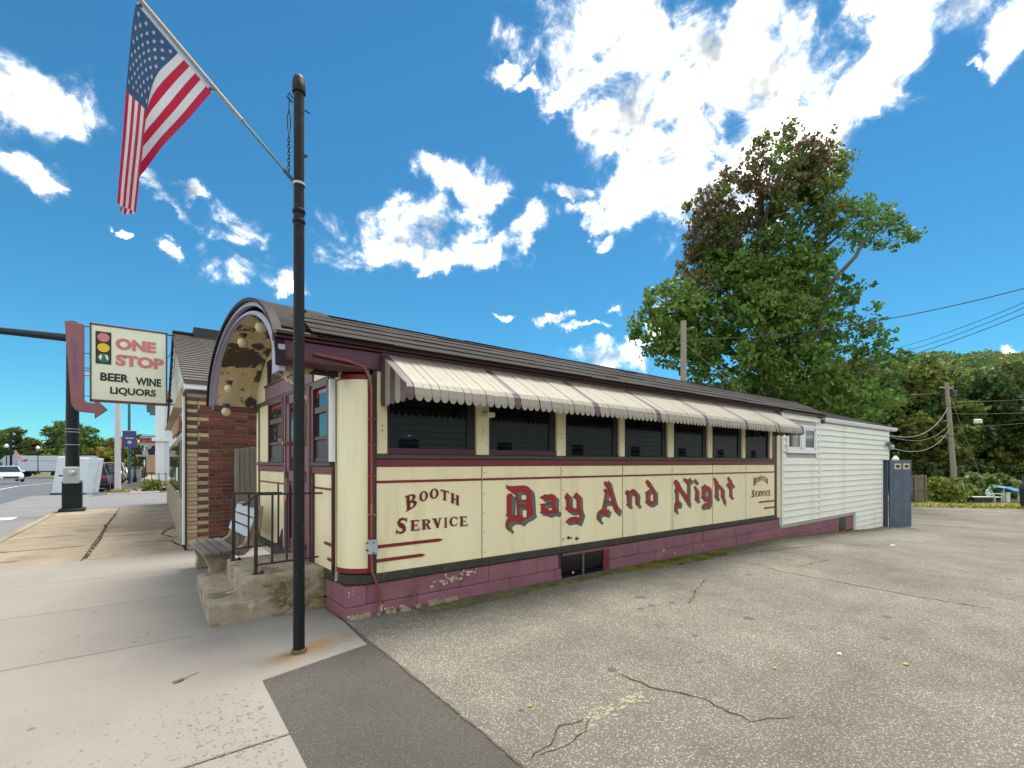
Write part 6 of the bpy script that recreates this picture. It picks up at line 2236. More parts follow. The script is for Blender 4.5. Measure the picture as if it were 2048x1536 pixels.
lob = []
for (x, z, rx, rz, c) in LOBES:
    dpt = r_.uniform(-2.2, 2.2) * (1 if c != 3 else .5)
    lob.append((x, dpt, z - .6, rx, (rx + rz) * .55, rz, c, 4.0 if c != 3 else 2.4))
    if c == 2 and r_.random() < .6:
        lob.append((x * .8, dpt + r_.uniform(1.5, 3.5), z - .6, rx, rx, rz, 2, 3.0))
_r2 = random.Random(66)
lob += [(-3.2, .8, 19.6, 1.6, 1.5, 1.3, 0, 3.4), (3.9, -.6, 21.4, 1.3, 1.2, 1.1, 1, 3.2), (-2.6, 1.5, 16.6, 1.7, 1.6, 1.5, 2, 3.4), (4.2, .4, 19.0, 1.4, 1.2, 1.1, 1, 2.6), (7.9, -.4, 17.9, 1.2, .9, .55, 3, 3.0)]
cl_ = lobe_clumps(r_, lob, .50, 22, .26, cols, 1.75)
cl_ = [(x, y, z - .35, rad, int(cnt * _r2.uniform(.6, 1.4)), ls * _r2.uniform(.7, 1.35), (cols[4] if col == cols[0] and _r2.random() < .4 else (cols[2] if col in (cols[0], cols[1]) and _r2.random() < .30 else col)))
       for (x, y, z, rad, cnt, ls, col) in cl_]
put('crown', leaf_mesh('crown', cl_, 5), tr)
m = MB()
trunk = [(0, 0, 0), (-.1, .1, 4), (.2, 0, 8), (.0, .1, 12), (-.3, 0, 16), (-.2, 0, 20)]
m.tube(trunk, [.75, .60, .48, .36, .24, .1], 12)
for (x, dy, z, *_r) in lob[::2]:
    bz = max(3.5, min(17.5, z - abs(x) * .55 - 1.2))
    t = bz / 4
    i = min(4, int(t))
    a = Vector(trunk[i]).lerp(Vector(trunk[i + 1]), t - i)
    b = Vector((x, dy, z))
    mid = a.lerp(b, .5) + Vector((0, 0, -.35))
    m.tube([a, mid, b], [.19, .12, .04], 7)
lm = Vector((2.3, -1.2, 10.2))     # the bare limb reaching right
m.tube([Vector((.3, 0, 8.2)), Vector((2.4, -1.5, 10.5)), Vector((2.9, -1.7, 13.2)), Vector((4.6, -1.6, 15.0)), Vector((6.0, -1.2, 17.2)), Vector((8.4, -.5, 17.5))], [.24, .18, .14, .11, .07, .03], 8)
m.build('trunk', BARK, tr, smooth=True)


def tree_kind(seed, h, w, cols, ci, dens=2.0, per=26, ls=.50, cr=.8, low=.15):
    r = random.Random(seed)
    lobes = []
    for k in range(15):
        t = r.random()
        z = h * (low + (1 - low) * t) * .92
        rr_ = w * (.55 + .45 * math.sin(math.pi * (.15 + .75 * t))) * .5
        a = r.uniform(0, 6.28)
        d = rr_ * r.uniform(.1, .85)
        s_ = w * r.uniform(.17, .27)
        lobes.append((d * math.cos(a), d * math.sin(a), z, s_, s_, s_ * .85, ci if r.random() < .8 else (ci + 1) % len(cols), dens))
    cr_me = leaf_mesh('crown', lobe_clumps(r, lobes, cr, per, ls, cols), seed)
    m = MB()
    m.tube([(0, 0, 0), (.1, 0, h * .4), (0, .1, h * .8)], [h * .022, h * .015, h * .005], 8)
    for (x, y, z, *_q) in lobes[::2]:
        m.tube([(0.05, 0, max(h * .12, z * .55)), (x * .6, y * .6, z * .85), (x, y, z)], [h * .008, h * .005, .02], 5)
    tk = m.mesh('trunk', BARK, smooth=True)
    return cr_me, tk


fc = [(.085, .135, .028), (.115, .155, .030), (.055, .10, .028), (.14, .155, .03)]
KINDS = [tree_kind(31, 11, 8, fc, 0), tree_kind(32, 12, 8, fc, 2), tree_kind(33, 10, 7.5, fc, 1), tree_kind(34, 9, 7, [(.10, .13, .03), (.22, .20, .03)], 0), tree_kind(35, 7, 6, [(.20, .19, .02), (.11, .13, .02)], 0)]


def plant_tree(kind, loc, s, rz, label, group, name='woodland_tree'):
    t = thing(name, label, 'tree', loc, rz, group)
    t.scale = (s, s, s)
    put('crown', KINDS[kind][0], t)
    put('trunk', KINDS[kind][1], t)
    return t


def at(px, py, Z):
    """world position in metres from image pixel coordinates and an estimated depth; sites the far things"""
    fx, fy = .60738, .79441
    a, b = (px - 1024) / 940, -(py - 926) / 940
    return Vector((-1.557 + Z * (fx + a * fy), -4.839 + Z * (fy - a * fx), 1.6 + Z * b))


r_ = random.Random(4)
row = [(1655, 44, 0, 1.0), (1700, 46, 1, 1.05), (1742, 47, 1, 1.0), (1775, 52, 0, 1.1), (1805, 45, 2, .95), (1838, 47, 1, 1.0), (1868, 50, 0, 1.05), (1900, 46, 2, .95), (1930, 48, 0, 1.0), (1962, 50, 3, 1.15),
       (1992, 46, 1, .95), (2025, 48, 3, 1.1), (2060, 50, 0, 1.1), (2100, 48, 1, 1.1), (1850, 60, 0, 1.2), (1915, 62, 3, 1.2), (1975, 60, 2, 1.25), (2035, 62, 0, 1.25), (1785, 62, 2, 1.2), (2090, 64, 1, 1.25), (1560, 50, 1, .9), (1610, 46, 0, .8)]
names = ['behind the annex roof, leftmost of the wood', 'second from the left behind the annex roof', 'above the annex gutter end', 'just right of the annex corner', 'above the open blue door', 'behind the board fence',
         'left of the leaning utility pole', 'directly behind the leaning utility pole', 'right of the leaning utility pole', 'yellowish, left of the dark snag', 'behind the white plastic chair', 'yellowish, behind the blue tarp',
         'at the right edge behind the dark bin', 'beyond the right edge of the wood', 'tall, farther back behind the fence', 'tall and yellowish farther back behind the pole', 'tall, farther back behind the chair', 'tall, farther back above the tarp',
         'tall, farther back above the annex corner', 'tall, farther back at the right edge', 'low, in the shade under the big maple', 'low, right under the big maple']
for (px, Z, k, s), nm in zip(row, names):
    p = at(px, 990, Z)
    plant_tree(k, (p.x, p.y, -1.4), s * r_.uniform(.95, 1.1), r_.uniform(0, 6.28), 'woodland tree ' + nm, 'trees at the edge of the wood')
# undergrowth that closes the wood floor
ug = []
for i in range(520):
    p = at(r_.uniform(1560, 2150), 985, r_.uniform(41, 50))
    ug.append((p.x, p.y, -1.2 + r_.uniform(0, 2.6) ** 1.1, r_.uniform(.4, .8), 20, .34, r_.choice([(.05, .08, .022), (.09, .105, .028), (.035, .05, .018)])))
o = stuff(put('undergrowth', leaf_mesh('undergrowth', ug, 9)))
tag(o, 'dark tangled undergrowth along the edge of the wood', 'undergrowth')

# wooded hill beyond
hill = MB()
hx, hy = 26, 14
vs_, fs = [], []


def hill_z(u, v):       # u across, v depth
    return -2 + v * (34 + 34 * u + 5 * math.sin(u * 7)) ** 1.0


HP = []
for j in range(hy + 1):
    for i in range(hx + 1):
        u, v = i / hx, j / hy
        base = at(1500 + 1050 * u, 926, 75 + 150 * v)
        vs_.append((base.x, base.y, hill_z(u, v ** .85)))
for j in range(hy):
    for i in range(hx):
        fs.append((j * (hx + 1) + i, j * (hx + 1) + i + 1, (j + 1) * (hx + 1) + i + 1, (j + 1) * (hx + 1) + i))
hill.add(vs_, fs)
struct(hill.build('hill', pm('wood_floor', (.03, .04, .014), .95)))
hc = []
hcols = [(.115, .155, .04), (.16, .17, .04), (.09, .14, .045), (.18, .165, .04), (.14, .17, .03)]
for i in range(620):
    u, v = r_.uniform(0, 1), r_.uniform(0, 1) ** .8
    base = at(1500 + 1050 * u, 926, 75 + 150 * v)
    z = hill_z(u, v ** .85) + 4
    col = r_.choice(hcols)
    R0 = r_.uniform(3.2, 5.2)
    for k in range(11):
        d = Vector((r_.gauss(0, 1), r_.gauss(0, 1), abs(r_.gauss(0, 1)) * .9 - .2)).normalized() * R0 * r_.uniform(.6, 1)
        hc.append((base.x + d.x, base.y + d.y, z + d.z, 1.6, 18, 1.05, [c * r_.uniform(.8, 1.2) for c in col]))
o = stuff(put('forest', leaf_mesh('forest', hc, 17)))
tag(o, 'dense green and ochre forest covering the hill on the right', 'forest')

# trees on the left beyond the street
left = [(30, 104, 0, .92), (70, 108, 3, .98), (104, 104, 0, .95), (138, 100, 2, 1.18), (172, 104, 0, .95), (202, 98, 3, .92), (230, 90, 3, .9), (256, 80, 4, 1.05), (-8, 100, 2, 1.0)]
ln_ = ['behind the lorry cab', 'behind the pale parking lot lamp', 'above the lorry trailer', 'taller, beside the rusty gable', 'behind the signal mast', 'behind the white cabinet', 'behind the banner pole', 'yellow leaved, at the end of the parked cars', 'at the left edge behind the dark pole']
for (px, Z, k, s), nm in zip(left, ln_):
    p = at(px, 930, Z)
    plant_tree(k, (p.x, p.y, -1.2), s, r_.uniform(0, 6.28), 'street tree ' + nm, 'trees beyond the street', 'street_tree')

# ------------------------------------------------------------------ back of the lot
lawn = MB()
a_, b_, c_, d_ = at(1640, 1012, 27.5), at(2300, 1010, 29.0), at(2400, 990, 52), at(1560, 990, 52)
gl_ = []
NXL, NYL = 30, 8
vs_, fs = [], []
for j in range(NYL + 1):
    for i in range(NXL + 1):
        u, v = i / NXL, j / NYL
        p = (a_.lerp(b_, u)).lerp(d_.lerp(c_, u), v)
        wob = .5 * math.sin(u * 21) * (1 - v)
        vs_.append((p.x + wob, p.y, g(p.x) + .035 - .055 * (v < .01) + .05 * v))
for j in range(NYL):
    for i in range(NXL):
        fs.append((j * (NXL + 1) + i, j * (NXL + 1) + i + 1, (j + 1) * (NXL + 1) + i + 1, (j + 1) * (NXL + 1) + i))
lawn.add(vs_, fs)
struct(lawn.build('lawn', GRASSG))
gr = []
rg = np.random.default_rng(3)
nb = 9000
V, F_ = [], []
for i in range(nb):
    u, v = rg.random(), rg.random() ** 1.4 * .75
    p = (a_.lerp(b_, float(u))).lerp(d_.lerp(c_, float(u)), float(v))
    z0 = g(p.x) + .03
    h = rg.uniform(.05, .16)
    an = rg.uniform(0, 6.28)
    dx, dy = .03 * math.cos(an), .03 * math.sin(an)
    V += [(p.x - dx, p.y - dy, z0), (p.x + dx, p.y + dy, z0), (p.x + rg.uniform(-.05, .05), p.y + rg.uniform(-.05, .05), z0 + h)]
    F_.append((3 * i, 3 * i + 1, 3 * i + 2))
me = bpy.data.meshes.new('grass')
me.from_pydata(V, [], F_)
me.materials.append(pm('grass_blade', (.24, .235, .04), .8, var=.3, scale=1.2))
tag(stuff(put('grass', me)), 'short yellow green grass along the back of the lot', 'grass')

GY = lambda p: Vector((p.x, p.y, g(p.x)))
# board fence
fp = GY(at(1838, 998, 33))
bf = thing('board_fence', 'weathered grey board fence seen past the open blue door', 'fence', fp, R(-22))
for k in range(13):
    MB().box(-1.6 + k * .155, -1.6 + k * .155 + .15, 0, .03, .05, 1.85 - .02 * (k % 3) + .012 * k).build('board', WOODV, bf, bevel=.004)
for zz in (.9, 1.72):
    MB().box(-1.65, .48, -.07, -.005, zz, zz + .09).build('rail', WOODV, bf)
for x in (-.55, .46):
    MB().box(x, x + .12, -.12, -.01, 0, 1.95).build('post', WOODV, bf, bevel=.01)
for x in (.75,):
    MB().bar((x, 0, 0), (x - .28, 0, 1.9), .10, .06).build('brace', WOODV, bf)

# utility poles
def upole(name, label, base, top, r0, r1):
    t = thing(name, label, 'pole', base)
    d = Vector(top) - Vector(base)
    MB().tube([(0, 0, 0), d], [r0, r1], 12).build('shaft', WOODPOLE, t, smooth=True)
    return t, d


b2 = GY(at(1912, 978, 33.5))
t2 = at(1893, 765, 33.5)
up2, d2 = upole('utility_pole', 'leaning grey utility pole in front of the wood', b2, t2, .19, .125)
m = MB()
m.lathe([(.05, -.25), (.17, -.22), (.18, .2), (.05, .25)], d2 * .93 + Vector((.28, -.3, -.2)), 10)
m.build('transformer', pm('dark_can', (.06, .07, .075), .5), up2, smooth=True)
MB().bar(d2 * .955 + Vector((-.35, .35, .05)), d2 * .955 + Vector((.30, -.30, -.05)), .05, .06).build('crossarm', LIGHTPOLE, up2)
m = MB()
for t_ in (.80, .55, .50, .30):
    m.lathe([(.16, 0), (.16, .04)], d2 * t_, 10)
m.build('bands', INK, up2)
MB().tube([d2 * .95, Vector((1.05, -1.6, 0.1))], .012, 5).build('guy_wire', CABLEL, up2)
gg = GY(at(1936, 977, 33.2))
MB().tube([gg - b2 + Vector((0, 0, .02)), gg - b2 + Vector((-.26, .28, 1.55))], .035, 8).build('guy_guard', pm('pale_guard', (.55, .56, .52), .5), up2)
b1 = at(1367, 940, 24)
b1 = Vector((b1.x, b1.y, g(b1.x)))
up1, d1 = upole('utility_pole', 'grey utility pole rising behind the diner roof', b1, at(1367, 642, 24), .17, .14)
MB().box(-.03, .17, -.03, .03, d1.z - 1.0, d1.z - .85).build('bracket', LIGHTPOLE, up1)


def wire(label, p, q, sag, r, mat=CABLE, name='overhead_wire'):
    p, q = Vector(p), Vector(q)
    pts = []
    for k in range(25):
        t = k / 24
        c = p.lerp(q, t)
        pts.append(c + Vector((0, 0, -sag * 4 * t * (1 - t))))
    return tag(MB().tube(pts, r, 6).build(name, mat, None, smooth=True), label, 'wire', 'overhead wires')


top1 = Vector((b1.x, b1.y, 0)) + Vector((0, 0, b1.z + d1.z))
A1 = at(1372, 680, 24)
wire('thick wire from the pole behind the diner to the upper right edge', A1, at(2110, 560, 19), .55, .020, CABLE)
wire('upper thin wire of the pair right of the maple', at(1780, 700, 30), at(2110, 578, 19), .20, .013)
wire('lower thin wire of the pair right of the maple', at(1775, 712, 30), at(2110, 588, 19), .22, .013)
wire('lowest wire crossing the sky at the right edge', at(1640, 760, 30), at(2110, 603, 19), .30, .015)
wire('guy wire running down left from the pole behind the diner', at(1362, 662, 24), at(1285, 765, 24), .0, .012, CABLEL)
wire('wire dropping right from the pole behind the diner', at(1374, 690, 24), at(1500, 790, 24), .1, .010, CABLEL)
wire('pale service wire, upper, from annex end to leaning pole', (17.85, -.05, 2.52), Vector(b2) + d2 * .80, .75, .018, CABLEL)
wire('thin service wire, middle, from annex end to leaning pole', (17.85, -.05, 2.48), Vector(b2) + d2 * .66, .55, .011, CABLEL)
wire('pale service wire, lower, from annex end to leaning pole', (17.85, -.05, 2.12), Vector(b2) + d2 * .62, .70, .016, CABLEL)
wire('wire passing behind the annex roof in front of the wood', at(1560, 797, 34), at(1880, 786, 33.5), .1, .014, CABLEL)
wire('upper wire right of the leaning pole', Vector(b2) + d2 * .84, at(2140, 792, 30), .1, .014, CABLEL)
wire('middle wire right of the leaning pole', Vector(b2) + d2 * .74, at(2140, 820, 30), .1, .014, CABLEL)
wire('lower wire right of the leaning pole', Vector(b2) + d2 * .62, at(2140, 838, 30), .05, .012, CABLEL)
wbx = at(1956, 842, 32)
tag(MB().box(wbx.x - .2, wbx.x + .2, wbx.y - .2, wbx.y + .2, wbx.z - .16, wbx.z + .12).build('wire_closure', WHITE, None, bevel=.04), 'white splice box hanging on the wires', 'splice box')

# shrubs by the pole
def shrub(px, py, Z, w, h, col, label, seed, ls=.26):
    p = GY(at(px, py, Z))
    t = thing('shrub', label, 'shrub', p, group='shrubs along the wood edge')
    r = random.Random(seed)
    c = []
    for i in range(int(60 * w * h)):
        c.append((r.gauss(0, w * .30), r.gauss(0, .45), h * r.random() ** .8, .20, 9, ls, col))
    put('foliage', leaf_mesh('foliage', c, seed), t)
    m = MB()
    for i in range(6):
        m.tube([(r.uniform(-.2, .2), r.uniform(-.1, .1), 0), (r.gauss(0, w * .25), r.gauss(0, .3), h * .8)], [.02, .008], 5)
    m.build('stems', BARK, t)
    return t


shrub(1880, 985, 34, 1.6, 1.7, (.19, .28, .05), 'yellow green shrub left of the leaning pole', 41)
shrub(1908, 992, 33.0, 1.5, .9, (.20, .26, .05), 'low bushy shrub at the foot of the leaning pole', 42)
shrub(1935, 988, 34.5, 1.4, 1.2, (.16, .25, .06), 'shrub behind the pale guy guard', 43)
shrub(1965, 990, 35.5, 1.9, 1.9, (.21, .30, .09), 'tall sumac like shrub left of the plastic chair', 44, .42)
shrub(1990, 985, 36.5, 1.6, 1.7, (.18, .26, .09), 'sumac like shrub behind the plastic chair', 45, .42)
shrub(2035, 975, 37.5, 1.8, 1.3, (.22, .2, .08), 'dull shrub behind the blue tarp', 46)
shrub(-1000, 926, 1, .01, .01, (.1, .1, .1), 'x', 1) if False else None
hw_ = thing('low_shrub', 'small shrub at the foot of the white house railing', 'shrub', (-1.55, 29.4, 0))
c = [(r_.gauss(0, .35), r_.gauss(0, .3), r_.random() * .6, .16, 9, .15, (.16, .18, .03)) for i in range(70)]
put('foliage', leaf_mesh('foliage', c, 77), hw_)

# plastic chair
ch = thing('plastic_chair', 'white plastic garden chair on the grass', 'chair', GY(at(1988, 998, 33)), R(-30))
m = MB()
for x in (-.26, .26):
    for y in (-.25, .24):
        MB().bar((x * 1.08, y * 1.1, 0), (x, y, .42), .06, .05).build('leg', PLASTIC, ch, bevel=.008)
MB().box(-.28, .28, -.28, .28, .40, .45).build('seat', PLASTIC, ch, bevel=.015)
for s_ in (-1, 1):
    MB().tube([(s_ * .29, -.26, .42), (s_ * .31, -.26, .64), (s_ * .31, .2, .66)], .03, 6).build('armrest', PLASTIC, ch, smooth=True)
bk = MB().tube([(-.27, .25, .42), (-.28, .30, .70), (-.20, .33, .88), (0, .34, .95), (.20, .33, .88), (.28, .30, .70), (.27, .25, .42)], .032, 8).build('back_frame', PLASTIC, ch, smooth=True)
for k in range(5):
    x = -.16 + .08 * k
    MB().bar((x, .27, .43), (x * .9, .33, .92 - abs(x) * .5), .045, .012).build('back_slat', PLASTIC, ch)
# tarp over a table, trestle, bins and boxes
tp = thing('tarp_table', 'blue tarp sagging over a folding table', 'table', GY(at(2022, 996, 33.5)), R(-35))
m = MB()
NX, NY = 14, 8
vs_, fs = [], []
for j in range(NY + 1):
    for i in range(NX + 1):
        u, v = i / NX, j / NY
        e = max(abs(u - .5), abs(v - .5)) * 2
        vs_.append((-1.25 + 2.5 * u, -.6 + 1.2 * v, 1.28 - .55 * u - (.22 * max(0, e - .7) / .3) + .03 * math.sin(u * 15 + v * 7)))
for j in range(NY):
    for i in range(NX):
        fs.append((j * (NX + 1) + i, j * (NX + 1) + i + 1, (j + 1) * (NX + 1) + i + 1, (j + 1) * (NX + 1) + i))
m.add(vs_, fs)
m.build('tarp', TARP, tp, smooth=True)
for x in (-1.0, .1, 1.0):
    MB().bar((x, -.4, 0), (x, -.4, .9 - .2 * x), .05, .05).build('leg', PLASTIC, tp)
MB().bar((-.1, -.45, .35), (1.1, -.45, .35), .03, .03).build('crossbar', PLASTIC, tp)
MB().bar((.45, -.5, .0), (.60, -.2, 2.0), .08, .08).build('prop_pole', pm('dark_prop', (.05, .06, .05), .8), tp)
pl_ = thing('planter_box', 'black raised planter box with a pale rim on the grass', 'planter', GY(at(1957, 997, 33)), R(-36))
MB().box(-.65, .65, -.3, .3, 0, .40).build('box', INK, pl_, bevel=.02)
MB().box(-.68, .68, -.33, .33, .40, .46).build('rim', pm('pale_rim', (.5, .5, .46), .6), pl_, bevel=.01)
pl2 = thing('white_bucket', 'tall white box beside the plastic chair', 'box', GY(at(2012, 998, 33.2)), R(-30))
MB().box(-.16, .16, -.16, .16, 0, .68).build('body', PLASTIC, pl2, bevel=.02)
MB().box(-.18, .18, -.18, .18, .68, .74).build('lid', WHITE, pl2, bevel=.01)
bn = thing('dark_bin', 'dark green dumpster at the right edge of the lot', 'dumpster', GY(at(2090, 1009, 29)), R(-37))
m = MB()
m.prism([(-.9, 0), (.9, 0), (1.0, 1.15), (-1.0, 1.15)], lambda u, v, w: (u, w, v), -.6, .6)
m.build('body', BIN, bn, bevel=.03)
m = MB()
m.prism([(-1.05, 1.16), (1.05, 1.16), (.85, 1.55), (-.85, 1.55)], lambda u, v, w: (u, w, v), -.62, .62)
m.build('lid', BIN, bn, bevel=.03)
MB().box(-1.07, 1.07, -.66, -.60, 1.13, 1.19).build('lid_edge', WHITE, bn)
MB().box(-.85, -.55, -.615, -.60, .85, 1.02).build('label_plate', pm('tan_plate', (.4, .25, .14), .6), bn)

# ------------------------------------------------------------------ house across the lot (mirrored in the diner windows)
nh = thing('neighbour_house', 'white clapboard house across the lot mirrored in the diner windows', 'house', (10, -13.5, 0))
MB().box(-6, 34, -5, 0, -1, 4.2).build('wall', SIDING, nh)
nb_me = None
for k in range(15):
    m = MB()
    m.prism([(0, 0), (.07, 0), (0, .27)], lambda u, v, w: (w, u, v), -6, 34)
    if nb_me is None:
        nb_me = m.mesh('clapboard', SIDING)
    put('clapboard', nb_me, nh, loc=(0, .001, k * .27))
for x in (-3, 2, 7, 12, 17, 22, 27, 32):
    w_ = MB().box(x - .55, x + .55, .0, .06, 1.2, 2.7).build('window', WHITE, nh)
    MB().box(x - .45, x + .45, .06, .065, 1.3, 2.6).build('pane', GLASSB, w_)
MB().prism([(-5.6, 4.2), (.6, 4.2), (-2.5, 6.0)], lambda u, v, w: (w, u, v), -6.5, 34.5).build('roof', GREYSH, nh)

# ------------------------------------------------------------------ moss, leaves, litter
r_ = random.Random(8)
V, F_ = [], []


def tuft(x, y, s):
    z = g(x) - .004
    for k in range(5):
        a = r_.uniform(0, 6.28)
        d = s * r_.uniform(.3, 1)
        i = len(V)
        V.extend([(x + d * math.cos(a), y + d * math.sin(a), z), (x + d * math.cos(a + 2), y + d * math.sin(a + 2), z), (x + s * r_.uniform(-.4, .4), y + s * r_.uniform(-.4, .4), z + s * r_.uniform(.25, .8))])
        F_.append((i, i + 1, i + 2))


for i in range(5200):
    x = r_.uniform(3.9, 7.4)
    w = .13 * math.sin(math.pi * (x - 3.9) / 3.5) ** .6
    tuft(x, -.20 - .015 * (x - 4) + r_.gauss(0, w * .62), r_.uniform(.018, .042))
for i in range(1500):
    x = r_.uniform(.9, 4.2)
    tuft(x, -.20 + r_.gauss(0, .035), r_.uniform(.010, .024))
for i in range(500):
    x = r_.uniform(8.5, 15.5)
    tuft(x, -.10 + r_.gauss(0, .05), r_.uniform(.012, .035))
me = bpy.data.meshes.new('moss')
me.from_pydata(V, [], F_)
me.materials.append(pm('moss_green', (.22, .22, .032), .9, col2=(.11, .095, .045), thr=(.46, .62, 4, 5), var=.3, scale=3))
tag(stuff(put('moss', me)), 'yellow green moss strip in the joint along the diner wall', 'moss')
# settled soil along the wall foot, its dark tone also painting the wall's shade
dm_ = MB()
xs_ = [i * .25 for i in range(3, 70)]
vs_, fs = [], []
for x in xs_:
    w = .26 + .08 * math.sin(x * 1.3) + r_.uniform(-.03, .03) + (.10 if x > 7 else 0)
    vs_ += [(x, .02, g(x) + .002), (x, -w, g(x) + .000)]
for k in range(len(xs_) - 1):
    fs.append((2 * k, 2 * k + 1, 2 * k + 3, 2 * k + 2))
dm_.add(vs_, fs)
struct(dm_.build('soil_shade_strip', pm('soil_and_shade', (.10, .088, .060), .95, col2=(.17, .16, .05), thr=(.5, .68, 3, 7, (1, 3, 1)), var=.35, scale=5, bump=.6, bscale=50)))


LEAFD = [pm('fallen_leaf_a', (.42, .32, .06), .8), pm('fallen_leaf_b', (.13, .08, .045), .8), pm('paper_scrap', (.70, .70, .68), .8)]


def fallen(x, y, s, mt, label, cat='leaf'):
    z = g(x) + .002
    a = r_.uniform(0, 6.28)
    m = MB()
    pts = []
    for k in range(9):
        t = 2 * math.pi * k / 9
        rr_ = s * (1 if k % 2 else .6)
        pts.append((x + rr_ * math.cos(t + a) * 1.3, y + rr_ * math.sin(t + a) * .8, z + .006 * abs(math.sin(t * 2))))
    m.add(pts + [(x, y, z + .010)], [(k, (k + 1) % 9, 9) for k in range(9)])
    return tag(m.build('fallen_leaf' if cat == 'leaf' else 'paper_scrap', mt), label, cat)


fallen(.42, -2.45, .016, LEAFD[0], 'tiny yellow leaf on the dark asphalt patch')
fallen(2.35, -3.15, .022, LEAFD[0], 'yellow leaf on the lot left of the long crack')
fallen(3.3, -3.75, .03, LEAFD[0], 'yellow leaf on the lot right of the long crack end')
fallen(3.1, -3.35, .026, LEAFD[2], 'white paper scrap beside the end of the long crack', 'litter')
fallen(9.7, -4.0, .09, LEAFD[2], 'white paper scrap far out on the lot at right', 'litter')
fallen(10.9, -4.9, .09, LEAFD[1], 'brown leaf far out on the lot at right')
fallen(11.2, -1.75, .07, LEAFD[2], 'pale scrap on the lot in front of the annex', 'litter')
lf = thing('curled_leaf', 'curled brown leaf with a long stalk on the sidewalk', 'leaf', (-1.40, -.62, 0), R(20))
m = MB()
m.add([(-.04, -.02, .004), (0, -.025, .012), (.03, -.012, .004), (.03, .015, .012), (0, .02, .004), (-.045, .012, .010)], [(0, 1, 2, 3, 4, 5)])
m.build('blade', LEAFD[1], lf)
MB().tube([(.03, 0, .006), (.09, .02, .010), (.14, .03, .005)], .0022, 5).build('stalk', LEAFD[1], lf)
# pock marks and grit on the near concrete slab
r_ = random.Random(12)
pk = MB()
for i in range(700):
    x = -.98 - abs(r_.gauss(0, .45))
    y = -1.75 + r_.gauss(0, .42)
    if x < -3.5 or y < -3.2 or y > -.9:
        continue
    s_ = r_.uniform(.002, .0065)
    n = 5
    a = r_.uniform(0, 6)
    pk.add([(x + s_ * math.cos(a + 6.28 * k / n) * 1.4, y + s_ * math.sin(a + 6.28 * k / n), .0012) for k in range(n)], [tuple(range(n))])
o = pk.build('pock_marks', pm('pit_shadow', (.17, .155, .135), .95, var=.2), sidewalk)
stuff(o)
# rust stain run-off below the post: thin film of rust on the slab
lorry.location = at(62, 926, 88) * 1.0
lorry.location.z = -1.02
lorry.rotation_euler = (0, 0, R(147))
CONCR = CONC.copy()
_n, _l = CONCR.node_tree.nodes, CONCR.node_tree.links
_b = _n['Principled BSDF']
_src = _b.inputs['Base Color'].links[0].from_socket
_t = _n.new('ShaderNodeTexCoord')
_mp = _n.new('ShaderNodeMapping')
_mp.vector_type = 'TEXTURE'
_mp.inputs['Location'].default_value = (-.50, -.58, 0)
_mp.inputs['Rotation'].default_value = (0, 0, R(20))
_mp.inputs['Scale'].default_value = (.58, .24, 1)
_l.new(_t.outputs['Object'], _mp.inputs[0])
_ns = _n.new('ShaderNodeTexNoise')
_ns.inputs['Scale'].default_value = 5.0
_ns.inputs['Detail'].default_value = 6
_l.new(_t.outputs['Object'], _ns.inputs['Vector'])
_ln = _n.new('ShaderNodeVectorMath')
_ln.operation = 'LENGTH'
_l.new(_mp.outputs[0], _ln.inputs[0])
_ad = _n.new('ShaderNodeMath')
_ad.operation = 'MULTIPLY_ADD'
_l.new(_ns.outputs['Fac'], _ad.inputs[0])
_ad.inputs[1].default_value = 1.5
_l.new(_ln.outputs['Value'], _ad.inputs[2])
_mr = _n.new('ShaderNodeMapRange')
_mr.interpolation_type = 'SMOOTHSTEP'
_mr.inputs[1].default_value = 1.75
_mr.inputs[2].default_value = 0.75
_mr.inputs[4].default_value = 0.75
_l.new(_ad.outputs[0], _mr.inputs[0])
_mx = _n.new('ShaderNodeMixRGB')
_l.new(_mr.outputs[0], _mx.inputs[0])
_l.new(_src, _mx.inputs[1])
_mx.inputs[2].default_value = (.27, .16, .06, 1)
_l.new(_mx.outputs[0], _b.inputs['Base Color'])
first_slab.data.materials[0] = CONCR
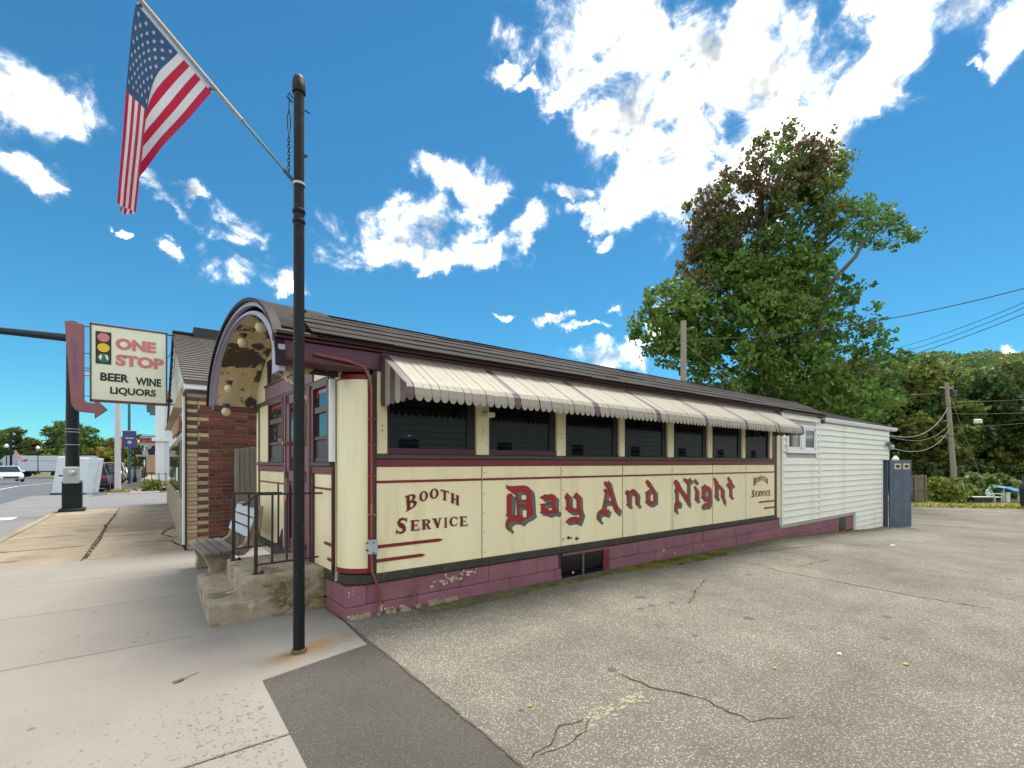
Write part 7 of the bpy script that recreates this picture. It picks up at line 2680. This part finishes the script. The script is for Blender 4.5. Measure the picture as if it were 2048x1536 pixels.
# flaked paint on the foundation
r_ = random.Random(19)
chm = pm('bare_block', (.52, .45, .32), .9, var=.2, scale=20)
for (cx, cz, w, h, n_) in ((1.20, .235, .20, .05, 26), (1.48, .275, .14, .05, 16), (.06, .25, .05, .07, 6), (.10, .02, .08, .02, 6), (.45, .04, .25, .015, 10), (3.3, -.02, 1.2, .08, 5), (6.5, .1, 2.0, .12, 8)):
    m = MB()
    for k in range(n_):
        x, z = r_.gauss(cx, w * .45), r_.gauss(cz, h * .45)
        if z > .315 or x < .02:
            continue
        s_ = r_.uniform(.006, .026)
        q = r_.randint(5, 8)
        pts = [(x + s_ * r_.uniform(.5, 1.3) * math.cos(6.283 * j / q), z + s_ * .8 * r_.uniform(.5, 1.3) * math.sin(6.283 * j / q)) for j in range(q)]
        m.add([(u, -.0155 - .00005 * k, v) for u, v in pts], [tuple(range(q))])
    stuff(m.build('paint_flakes', chm, diner))
# ghost of an old yellow stall line and drips
m = MB()
for k in range(90):
    t = r_.random()
    x, y = 0.59 + 0.60 * t + r_.gauss(0, .04), -2.79 + -0.00 * t + r_.gauss(0, .03)
    s_ = r_.uniform(.006, .022)
    m.add([(x + s_ * math.cos(6.283 * j / 5 + k), y + s_ * math.sin(6.283 * j / 5 + k) * .7, g(x) - .0015) for j in range(5)], [(0, 1, 2, 3, 4)])
stuff(m.build('yellow_paint_remnant', pm('worn_yellow', (.31, .275, .185), .9), lot))
wsed.location = at(14, 926, 44)
wsed.location.z = RZ
wsed.rotation_euler = (0, 0, R(196))
_p = at(1791, 910, 19)
annex_lamp.location = (_p.x, _p.y, g(_p.x))
_p = at(22, 926, 52)
dp.location = (_p.x, _p.y, -.2)
_p = at(118, 926, 52)
# gum spots and grime on the slabs
r_ = random.Random(29)
m = MB()
for k in range(170):
    x, y = r_.uniform(-3.6, -.2), r_.uniform(-3.0, 5.2)
    if x > -.95 and (y < -.6 or y > .4):
        continue
    s_ = r_.choice([.006, .008, .012, .018]) * r_.uniform(.7, 1.2)
    m.add([(x + s_ * math.cos(6.283 * j / 7) * r_.uniform(.7, 1.2), y + s_ * math.sin(6.283 * j / 7) * r_.uniform(.7, 1.2), .0016) for j in range(7)], [tuple(range(7))])
stuff(m.build('gum_spots', pm('old_gum', (.17, .155, .135), .9, var=.2), sidewalk))
# oil drips on the lot
m = MB()
for k in range(60):
    x, y = r_.gauss(7, 3.5), -1.2 - abs(r_.gauss(0, 2.4))
    if x < .3:
        continue
    s_ = r_.uniform(.01, .06)
    m.add([(x + s_ * math.cos(6.283 * j / 9) * r_.uniform(.6, 1.3), y + s_ * math.sin(6.283 * j / 9) * r_.uniform(.6, 1.3), g(x) - .0018) for j in range(9)], [tuple(range(9))])
stuff(m.build('oil_drips', pm('oil_dark', (.085, .08, .07), .8, var=.3), lot))
